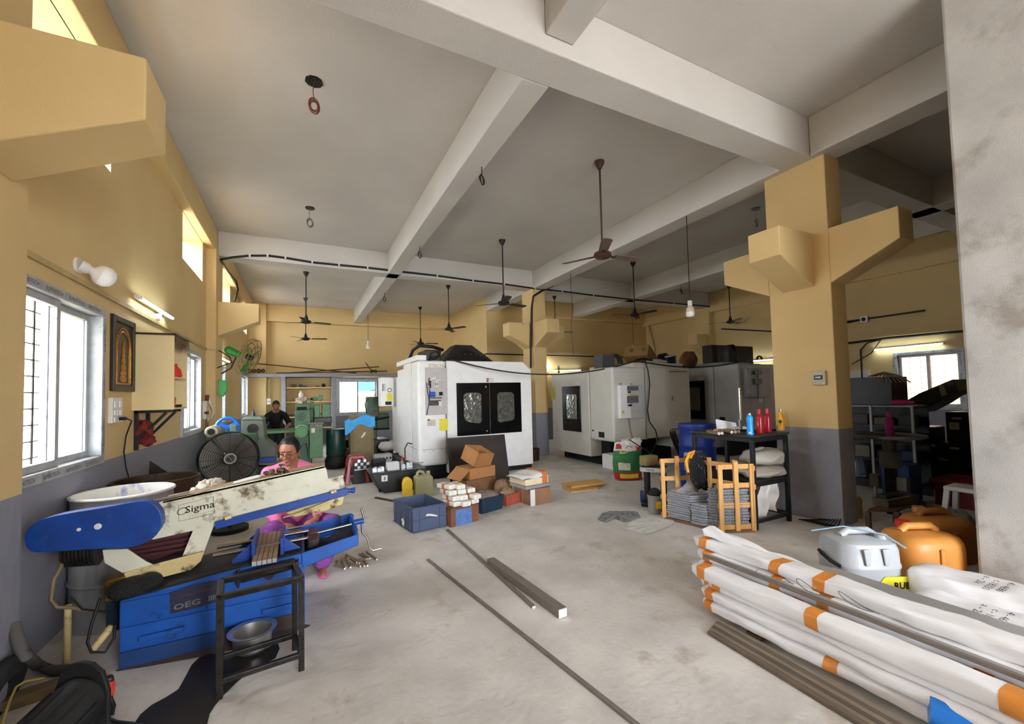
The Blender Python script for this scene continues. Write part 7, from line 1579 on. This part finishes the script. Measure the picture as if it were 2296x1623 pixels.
# jerrycans in the right foreground
m_gd = mat('silver grey plastic', (176,180,184), .35, var=.06, scale=4, dirt=(196,190,176), damt=.12)
dg = thing('grey_canister','large silver grey canister with a black side handle and yellow label','canister',(3.87,1.80,0))
cG = V((3.87,1.80,0)); ax1 = V((.89,-.45,0)); rot_ = Matrix.Rotation(math.atan2(-.45,.89),3,'Z')
def cap_(prof, c, sx, sy, n=40, pw=3.2):
    g = G(); vs = []; P = len(prof)
    for k in range(n):
        t = 2*math.pi*k/n; cx_ = math.copysign(abs(math.cos(t))**(2/pw),math.cos(t)); sy_ = math.copysign(abs(math.sin(t))**(2/pw),math.sin(t))
        for r_,z in prof: vs.append(rot_ @ V((r_*sx*cx_,r_*sy*sy_,z))+c)
    return g.add(vs,[(k*P+i,((k+1)%n)*P+i,((k+1)%n)*P+i+1,k*P+i+1) for k in range(n) for i in range(P-1)])
put(cap_([(0,0),(.96,0),(1,.02),(1,.235),(1.02,.245),(1.02,.26),(.99,.27),(.97,.37),(.90,.42),(.75,.44),(0,.445)],cG,.235,.20),'can_body',m_gd,dg,smooth=40)
g = G(); q = lambda x,y,z: cG+rot_ @ V((x,y,z))
g.tube([q(-.13,.0,.44),q(-.08,.0,.475),q(.08,.0,.475),q(.13,0,.44)],.028,10); put(g,'top_handle',m_gd,dg,smooth=60)
g = G(); g.cyl(q(.12,-.08,.43),q(.12,-.08,.47),.04,n=18); put(g,'filler_cap',m_gd,dg,smooth=40)
for x in (-.09,.05):
    g = G(); g.prism([(-.03,.0),(.03,.0),(.015,-.12),(-.015,-.12)],q(x,-.2,.40),tuple(rot_ @ V((1,0,0))),(0,0,1),.012); put(g,'moulded_rib',m_gd,dg,bevel=.005)
g = G(); g.tube([q(-.245,.08,.30),q(-.27,.02,.30),q(-.26,-.06,.27),q(-.23,-.12,.25)],.014,8); put(g,'side_handle',m_black,dg,smooth=60)
g = G(); g.prism([(-.01,.03),(.215,.03),(.215,.2),(.03,.2),(.0,.17)],q(0,-.203,0),tuple(rot_ @ V((1,0,0))),(0,0,1),.003); yl = put(g,'yellow_label',m_yellowlab,dg)
text('RUB','lettering',m_ink,dg,q(.09,-.207,.115),tuple(rot_ @ V((1,0,0))),(0,0,1),.045,bold=.04)
g = G(); g.tube([q(-.30,.08,.455),q(-.1,.0,.51),q(.12,-.12,.475),q(.2,-.2,.40)],.006,6); tag(put(g,'blue_rope',mat('pale blue cord',(150,180,196),.6),smooth=60),'pale blue cord lying over the grey canister','cord')
m_oc = mat('orange ochre plastic', (206,140,66), .4, var=.1, scale=5, dirt=(150,104,60), damt=.25); m_oc2 = mat('dusty ochre plastic', (164,106,50), .5, var=.15, scale=5, dirt=(110,80,54), damt=.4)
for c_,mm_,l,sx in ((V((4.60,1.68,0)),m_oc,'nearer orange jerrycan with a red cap right of the grey canister',.26),(V((5.25,1.80,0)),m_oc2,'farther dusty orange jerrycan behind the nearer one',.26)):
    t = thing('orange_jerrycan',l,'jerrycan',c_)
    put(cap_([(0,0),(.95,0),(1,.03),(1,.27),(.97,.32),(.88,.36),(.7,.38),(0,.385)],c_,sx,.2),'can_body',mm_,t,smooth=40)
    qq = lambda x,y,z: c_+rot_ @ V((x,y,z))
    g = G(); g.tube([qq(-.15,.02,.38),qq(-.1,.02,.42),qq(.1,.02,.42),qq(.15,.02,.38)],.03,10); put(g,'top_handle',mm_,t,smooth=60)
    for x in (-.02,):
        g = G(); g.prism([(-.02,.0),(.02,.0),(.02,-.16),(-.02,-.16)],qq(x,-.2,.30),tuple(rot_ @ V((1,0,0))),(0,0,1),.014); put(g,'moulded_rib',mm_,t,bevel=.006)
    g = G(); g.cyl(qq(-.02,.14,.38),qq(-.02,.14,.43),.05,n=18); put(g,'filler_cap',mat('red cap',(196,40,36),.35) if mm_ is m_oc else mm_,t,smooth=40)
# ================================================================ WRAPPED BUNDLES OF BARS, RIGHT FOREGROUND
m_wrap = mat('white woven wrap', (244,244,246), .55, var=.05, scale=5, dirt=(196,194,190), damt=.18, dscale=3, sx=(3,.5,3), bump=.35, bscale=14)
m_otape = mat('orange parcel tape', (222,142,62), .35, var=.08, scale=8)
random.seed(20)
def bundle(x, y0, y1, z, w, h, label, tapes, wr=.010, group=None, name='wrapped_bundle', pw=.55):
    t = thing(name,label,'bundle',(x,(y0+y1)/2,z)); ph = [random.uniform(0,6) for _ in range(5)]; N = 28
    def sec(a, k, y):
        ca, sa = math.cos(a), math.sin(a)
        e = 1+k
        return (math.copysign(abs(ca)**pw,ca)*w/2*e, math.copysign(abs(sa)**pw,sa)*h/2*e)
    nv = 60
    def fn(u,v):
        a = 2*math.pi*u; y = y0+(y1-y0)*v
        en = min(1,(v*nv)/1.6,((1-v)*nv)/1.6); en = max(0,min(1,en)); s_ = .55+.45*math.sqrt(en) if en < 1 else 1
        k = wr/(w/2)*(math.sin(2*a+9*y+ph[0])+.7*math.sin(5*a-14*y+ph[1])+.5*math.sin(3*a+31*y+ph[2]))*.5
        px_, pz_ = sec(a,k,y); sag = .006*math.sin(3*y+ph[3])
        return V((x+px_*s_+sag, y, max(z+.001, z+h/2+pz_*s_)))
    g = G(); g.grid(fn,N,nv,cu=True); n0 = len(g.v)
    g.f.append(tuple(i*nv for i in range(N))); g.f.append(tuple(i*nv+nv-1 for i in reversed(range(N))))
    put(g,'wrap',m_wrap,t,smooth=65)
    for yt in tapes:
        g = G(); g.grid(lambda u,v: (lambda p: V((x+(p.x-x)*1.02,p.y,max(z+.0005,z+h/2+(p.z-z-h/2)*1.025))))(fn(u,(yt-.035+.07*v-y0)/(y1-y0))),N,5,cu=True); put(g,'tape',m_otape,t,smooth=65)
    return t
YE = -.9
ty = lambda px,py,X: PX(px,py,X).y
bundle(2.66,YE,2.20,.04,.22,.075,'lowest white wrapped bundle of the near stack',(2.13,ty(1862,1500,2.56),.15))
bundle(2.66,YE,2.21,.115,.22,.07,'second white wrapped bundle from below in the near stack',(2.12,.55))
bundle(2.68,YE,2.18,.185,.20,.05,'third white wrapped bundle from below in the near stack',(2.08,))
bundle(2.61,YE,2.27,.235,.13,.10,'thick white roll on top of the near stack',(2.17,ty(1822,1410,2.56),ty(2270,1590,2.56)),wr=.006,name='wrapped_roll')
bundle(2.95,YE,2.46,.04,.24,.10,'lowest white wrapped bundle of the rear stack',(2.35,))
bundle(2.95,YE,2.48,.14,.24,.09,'second white wrapped bundle of the rear stack',(2.38,ty(1780,1330,2.83),ty(2195,1490,2.83)))
bundle(2.96,YE,2.50,.23,.22,.08,'third white wrapped bundle of the rear stack with brown tapes',(2.38,ty(1735,1265,2.86),ty(1845,1325,2.86)))
bundle(2.99,YE,2.56,.31,.19,.085,'topmost white wrapped bundle of the rear stack with a loose bag end',(2.44,ty(1735,1265,2.9),ty(1835,1320,2.9),.1),wr=.016)
g = G(); q = V((3.05,2.46,.40)); g.grid(lambda u,v: q+V((-.10+.20*u, -.62*v+.06*math.sin(5*u), -.045*v+.05*math.sin(math.pi*u)*(1-v)+.012*math.sin(13*u+9*v)+.004)),20,26); tag(put(g,'loose_wrap',m_wrap,smooth=70),'loose white wrapping sheet over the top rear bundle','wrap')
m_flat = mat('bright rolled steel', (186,186,186), .35, .5, var=.15, scale=30, sx=(8,.5,8))
for k in range(8):
    x = 3.115+.03*k; z = .345-.004*k
    g = G(); g.bar((x,2.2-.07*k,z),(x-.01,YE,z+.0),.024,.03); tag(put(g,'steel_flat',m_flat,bevel=.002),'bright bare steel flat by the top rear bundle, %s from the left' % ORD[k],'steel bar','bare steel flats by the rear stack')
g = G(); g.box(3.10,YE,0,3.36,1.66,.30); tag(put(g,'timber_bearer',m_rust,bevel=.01),'dark timber bearer under the bare steel flats','timber')
for k,(x,z) in enumerate(((2.725,.345),(2.755,.335),(2.785,.33))):
    g = G(); g.bar((x,2.28,z),(x,YE,z),.024,.022); tag(put(g,'angle_bar',m_flat if k else m_greybar,bevel=.003),'long grey bar between the two wrapped stacks, the %s of three' % ['left','middle','right'][k],'steel bar','grey bars between the wrapped stacks')
g = G(); c = V((2.75,1.75,.365))
for k in range(3): g.tube([c+V((.03*k-.02+.05*math.sin(t+k),-.22*k+.12*math.cos(t*1.0),.012+.012*math.sin(2*t+k))) for t in [2*math.pi*j/18 for j in range(18)]],.0025,5,closed=True)
tag(put(g,'wire_scrap',m_steel,smooth=60),'thin tangled wire on the grey bars between the stacks','wire')
for k in range(6):
    x = 2.36+.034*k; g = G(); z = .002; g.bar((x+.02,1.98+.012*k,z+.012),(x-.10,YE,z+.012),.030,.022); tag(put(g,'flat_bar',mat('brown stock %d'%k,[(118,104,90),(140,126,110),(104,92,80),(150,138,122),(122,108,94),(160,150,136)][k],.6,.3,var=.2,sx=(6,1,6)),bevel=.003),'brown steel flat on the floor, %s from the left beside the near stack' % ['first','second','third','fourth','fifth','sixth'][k],'steel bar','brown flats on the floor under the near stack')
for y in (1.8,.6,-.5):
    g = G(); g.box(2.56,y-.04,.0,3.07,y+.04,.038); tag(put(g,'bearer',m_rust),'wooden bearer under the wrapped stacks, %s from the far end' % {1.8:'first',.6:'second',-.5:'third'}[y],'timber')
# handwritten packs on the right
def pack(x0,x1,y0,y1,z0,h,label,lines,oy):
    t = bundle((x0+x1)/2,y0,y1,z0,x1-x0,h,label,(),wr=.014,name='written_pack',pw=.34)
    for k,s_ in enumerate(lines):
        text(s_,'lettering',m_ink,t,(x1-.10-.012*k if k%2 else x1-.08, oy+.0+.055*k, z0+h+.0035),(-1,.0,0),(0,-1,0),.035,bold=.0,depth=.004,width=min(.24,.034*len(s_)))
    return t
pack(3.60,3.90,YE,1.43,.005,.20,'left white written pack with marker writing',('4 - 4686','c - 1830','a - 28'),1.0)
pack(3.92,4.25,YE,1.56,.005,.27,'right higher white written pack with marker writing',('4 - 4686','c 18330','a - 2k'),1.08)
cp_ = thing('blue_cup','blue plastic scoop lying at the lower right edge','scoop',PZ(2080,1600,.05)); a = PZ(2038,1612,.06); b = PZ(2110,1640,.10)
m_cup = mat('blue shiny plastic',(40,120,206),.25,var=.05); dN = V((-.40,.90,.12)).normalized(); p0 = PZ(2066,1583,.12)-dN*.205; mm = dN.to_track_quat('Z','Y').to_matrix()
g = G(); g.lathe([(.088,0),(.058,.20),(0,.205),(0,.195),(.05,.19),(.08,.0),(.088,0)],p0-dN*.02,26,mm); put(g,'cup_body',m_cup,cp_,smooth=50)
g = G(); g.lathe([(.088,-.006),(.094,-.006),(.094,.012),(.088,.012)],p0-dN*.02,26,mm); put(g,'cup_rim',m_cup,cp_,smooth=50)
# ================================================================ CEILING FANS, BULBS, CABLES
m_fanb = mat('brown fan paint', (70,44,36), .45, var=.15); m_fand = mat('dark fan paint', (40,36,34), .45, var=.15); m_fanl = mat('dusty blade', (108,92,78), .5, var=.15)
def ceiling_fan(px, ytop, ybot, label, mb, ml, ang, Xx=None, zt=ZC):
    p = PZ(px,ytop,zt); d_ = ray(px,ybot); t_ = p.y/d_.y; zb = HC+d_.z*t_
    x, y = p.x, p.y; t = thing('ceiling_fan',label,'fan',(x,y,zb),'ceiling fans')
    g = G(); g.lathe([(0,zt),(.07,zt),(.065,zt-.03),(.025,zt-.11),(0,zt-.11)],(x,y,0),20); put(g,'canopy',mb,t,smooth=40)
    g = G(); g.cyl((x,y,zb+.12),(x,y,zt-.09),.014,n=10); put(g,'down_rod',mb,t,smooth=40)
    g = G(); g.lathe([(0,zb+.19),(.022,zb+.19),(.055,zb+.06),(.06,zb+.05),(.115,zb+.035),(.125,zb+.0),(.10,zb-.03),(.03,zb-.045),(0,zb-.045)],(x,y,0),26); put(g,'motor',mb,t,smooth=40)
    for k in range(3):
        a = ang+2*math.pi*k/3; e = V((math.cos(a),math.sin(a),0)); s_ = V((-math.sin(a),math.cos(a),0)); c = V((x,y,zb+.005))
        g = G(); g.bar(c+e*.10,c+e*.22,.05,.008); br = put(g,'blade_iron',mb,t)
        g = G(); q = [c+e*.19-s_*.055+V((0,0,.008)),c+e*.60-s_*.065+V((0,0,.012)),c+e*.63-s_*.03+V((0,0,.008)),c+e*.63+s_*.03-V((0,0,.004)),c+e*.60+s_*.06-V((0,0,.01)),c+e*.19+s_*.05-V((0,0,.008))]
        g.add(q+[v+V((0,0,.007)) for v in q],[(5,4,3,2,1,0),(6,7,8,9,10,11)]+[(i,(i+1)%6,(i+1)%6+6,i+6) for i in range(6)]); put(g,'blade',ml,t)
    return t
ceiling_fan(1344,362,572,'nearest ceiling fan with brown dusty blades between the long beams',m_fanb,m_fanl,R(-2))
ceiling_fan(1126,538,680,'dark ceiling fan hanging above the first machining centre',m_fand,m_fand,R(15))
ceiling_fan(686,610,722,'upper dark ceiling fan in the far left bay',m_fand,m_fand,R(20))
ceiling_fan(685,668,760,'lower and farther ceiling fan seen under the upper one at the left',m_fand,m_fand,R(-10))
ceiling_fan(1005,640,738,'ceiling fan left of the step wall with one blade tipped up',m_fand,m_fand,R(60))
ceiling_fan(942,688,770,'farthest small ceiling fan near the back wall',m_fand,m_fand,R(-5))
ceiling_fan(1419,588,706,'dark ceiling fan over the second machining centre',m_fand,m_fand,R(40))
ceiling_fan(1634,640,722,'ceiling fan with a pale hub beside the pillar arm',m_fand,m_fanl,R(5))
ceiling_fan(1243,664,745,'far ceiling fan mostly hidden behind the corbelled pillar',m_fand,m_fand,R(-15))
def hanging_bulb(px, ytop, ybot, z, label):
    p = PZ(px,ytop,z); t_ = p.y/ray(px,ybot).y; zb = HC+ray(px,ybot).z*t_; x, y = p.x, p.y
    t = thing('hanging_bulb',label,'bulb',(x,y,zb))
    g = G(); g.cyl((x,y,zb+.19),(x,y,z),.006 if z > 4 else .008,n=8); put(g,'cord',m_wire if px != 1541 else m_steel,t)
    g = G(); g.cyl((x,y,zb+.12),(x,y,zb+.2),.035,n=16); put(g,'holder',m_offwhite,t,smooth=40)
    g = G(); g.lathe([(.025,.12),(.06,.08),(.065,.02)],(x,y,zb),22); put(g,'bulb_base',mat('cream bulb base',(216,204,178),.4) if 'cream bulb base' not in bpy.data.materials else bpy.data.materials['cream bulb base'],t,smooth=40)
    g = G(); g.lathe([(.065,.02),(.064,-.03),(.045,-.055),(0,-.06)],(x,y,zb),22); put(g,'bulb_dome',bpy.data.materials['milky dome'],t,smooth=60)
hanging_bulb(1539,484,702,4.37,'white LED bulb hanging on a long cord from the second long beam')
hanging_bulb(825,703,778,4.37,'white LED bulb hanging before the back wall')
hanging_bulb(1417,688,788,4.37,'white LED bulb hanging over the second machining centre')
# ceiling junctions with loops of loose wire
for q,l,rr in (((704,182),'broken ceiling hole with a red wire loop hanging from it',.085),((695,466),'round ceiling plate with a pale wire loop',.075),((1695,468),'dark ceiling plate with a wire loop beside the pillar',.075)):
    p = PZ(*q,ZC); t = thing('ceiling_rose',l,'fitting',p)
    g = G(); g.cyl(p-V((0,0,.012)),p,rr,n=14 if rr < .08 else 9); put(g,'plate',m_dsteel,t)
    g = G(); c = p-V((0,0,.26)); g.tube([p-V((0,0,.01)),p-V((.01,0,.1)),c+V((0,0,.06))],.004,6)
    for k in range(3): g.tube([c+V(((.035+.008*k)*math.cos(a),.02*math.sin(a+k),(.06+.008*k)*math.sin(a))) for a in [2*math.pi*j/16 for j in range(16)]],.006,6,closed=True)
    put(g,'wire_loop',mat('red brown wire',(110,50,40),.5) if rr == .085 else m_steel,t,smooth=60)
for q,l in (((1080,374),'small wire loop under the first long beam, the nearest one'),((941,552),'small wire loop under the first long beam, by the cross beam'),((862,657),'small wire loop under the first long beam, the farthest one'),((1527,640),'small dark wire loop under the third long beam')):
    p = PZ(*q,4.37); g = G(); c = p-V((0,0,.16)); g.tube([p,c+V((0,0,.06))],.006,6)
    for k in range(2): g.tube([c+V((.03*math.cos(a),.03*math.sin(a+k),.07*math.sin(a))) for a in [2*math.pi*j/14 for j in range(14)]],.007,6,closed=True)
    tag(put(g,'wire_loop',m_wire,smooth=60),l,'wire')
# cable clipped along the far cross beam
YBm = 9.60
pts = [PY(*q,YBm) for q in ((495,582),(520,577),(560,573),(600,573),(640,578),(700,588),(760,594),(824,600),(900,609),(980,618),(1060,629),(1130,637),(1200,647),(1260,653),(1330,662),(1420,672),(1510,680),(1600,688))]
g = G(); g.tube(pts,.022,8); cb1 = tag(put(g,'beam_cable',m_wire,smooth=60),'thick black cable clipped along the far cross beam','cable')
for k in range(2,18):
    g = G(); p = pts[k]; g.cbox(p-V((0,.012,0)),(.03,.03,.055)); put(g,'cable_clip',m_offwhite,cb1)
g = G(); g.tube([pts[0],PX(512,610,XF+.02),PX(530,630,XF+.02),PX(534,650,XF+.02),PX(526,675,XF+.02)],.02,8); tag(put(g,'beam_cable',m_wire,smooth=60),'thick black cable dropping down behind the far left corbel','cable')
Xp_ = 5.40
g = G(); g.tube([PY(1240,640,9.56),PY(1215,652,9.56),PX(1196,664,Xp_),PX(1192,690,Xp_),PX(1191,735,Xp_-.01)],.028,8); g.tube([PX(1191,735,Xp_-.01),PX(1190,780,Xp_-.03),PX(1190,825,Xp_-.03)],.028,8); tag(put(g,'pillar_cable',m_wire,smooth=60),'thick black cable running down the corbelled far pillar','cable')
# swagged cable between the machining centres
def swag(a,b,s_,n=16): return [V(a).lerp(V(b),k/n)-V((0,0,s_*4*(k/n)*(1-k/n))) for k in range(n+1)]
a = PY(1010,806,8.04); a.z = 2.33; b = V((6.35,6.82,2.26)); g = G(); g.tube(swag(a,b,.30),.014,8); tag(put(g,'swag_cable',m_wire,smooth=60),'black cable sagging from the first to the second machining centre','cable')
c = V((6.45,6.80,2.24)); d = PY(1680,808,6.4); d.z = 2.22; g = G(); g.tube(swag(c,(8.95,6.32,2.22),.12),.014,8); tag(put(g,'swag_cable',m_wire,smooth=60),'black cable sagging from the second to the third machining centre','cable')
g = G(); FYc = 6.74; g.tube([V((6.42,6.84,2.24)),PY(1447,812,FYc),PY(1453,830,FYc),PY(1457,860,FYc),PY(1455,890,FYc),PY(1452,920,FYc),PY(1456,945,FYc),PY(1470,965,FYc),PY(1475,985,FYc),PY(1466,1005,FYc),PY(1457,1022,FYc)],.012,8); tag(put(g,'front_cable',m_wire,smooth=60),'black cable hanging down the front of the second machining centre','cable')
g = crumple((6.40,6.78,2.26),.035,91,.7); tag(put(g,'cable_joint',mat('orange tape joint',(150,84,40),.5),smooth=60),'taped orange cable joint on the roof edge of the second machining centre','joint')
g = G(); g.tube([(6.3,6.78,2.26),(6.5,6.76,2.29),(6.75,6.8,2.27)],.028,8); tag(put(g,'cable_splice',m_black,smooth=60),'thick black cable splice on the roof edge of the second machining centre','cable')
g = G(); g.tube([PY(1410,985,5.6),PY(1450,1010,5.4),PY(1480,1035,5.2),PY(1490,1050,5.1)],.008,6); tag(put(g,'loose_wire',m_wire,smooth=60),'thin dark wire trailing over the feed sack to the stand','wire')
# conduits on the far walls
def cond(pts, r, l): g = G(); g.tube(pts,r,8); tag(put(g,'wall_conduit',m_wire,smooth=60),l,'conduit').name = 'cable_conduit'
cond([(5.40,15.9,2.95),(5.40,12.72,2.95),(5.6,12.71,2.95),(12.3,12.71,2.95)],.02,'dark conduit along the step wall and the far facing wall')
cond([(12.36,9.3,3.6),(12.36,7.5,3.25),(12.36,4.2,3.25)],.02,'dark conduit along the right wall above the third machining centre')
cond([(12.36,5.7,2.70),(12.36,4.9,2.72),(12.36,3.6,2.70)],.028,'dark cable along the right wall above the tube light')
cond([(12.36,5.45,1.2),(12.36,5.45,2.5),(12.36,5.3,2.66),(12.36,5.0,2.7)],.016,'painted conduit bend on the right wall left of the window')
cond([(12.34,5.0,2.72),(12.3,5.2,2.4),(12.25,5.6,2.15)],.012,'loose cable sagging from the tube light on the right wall')
g = G(); g.cyl(PY(1350,720,12.68),PY(1460,727,12.68),.03,n=8); tag(put(g,'white_pipe',m_conduit,smooth=40),'long thin pipe fixed high on the far facing wall','pipe')
for k,x in enumerate((1452,1466)):
    g = G(); a = PY(x,728,12.5); b = PY(x+16,782,12.3); g.bar(a,b,.08,.05); g.bar(b,V((b.x+.05,b.y,2.3)),.08,.05); g.bar(V((b.x+.05,b.y,2.3)),V((b.x+.05,b.y,0)),.08,.05); tag(put(g,'leaning_batten',mat('pale batten',(190,176,140),.7) if k == 0 else bpy.data.materials['pale batten']),'%s pale batten leaning in the far right corner' % ['left','right'][k],'batten')
g = G(); g.tube([PZ(1279,612,4.37),PZ(1279,612,4.37)-V((0,0,.4)),PZ(1279,612,4.37)+V((.03,0,-.8)),PZ(1279,612,4.37)+V((-.03,0,-1.3)),PZ(1279,612,4.37)+V((.02,0,-1.9))],.006,6); tag(put(g,'dangling_wire',m_wire,smooth=60),'thin bare wire dangling from the second long beam','wire')
g = crumple(PX(1170,733,5.2)+V((0,0,.04)),.1,95,.6); tag(put(g,'bird_nest',m_rust,smooth=60),'small clump like a nest on the corbel of the far pillar','nest')
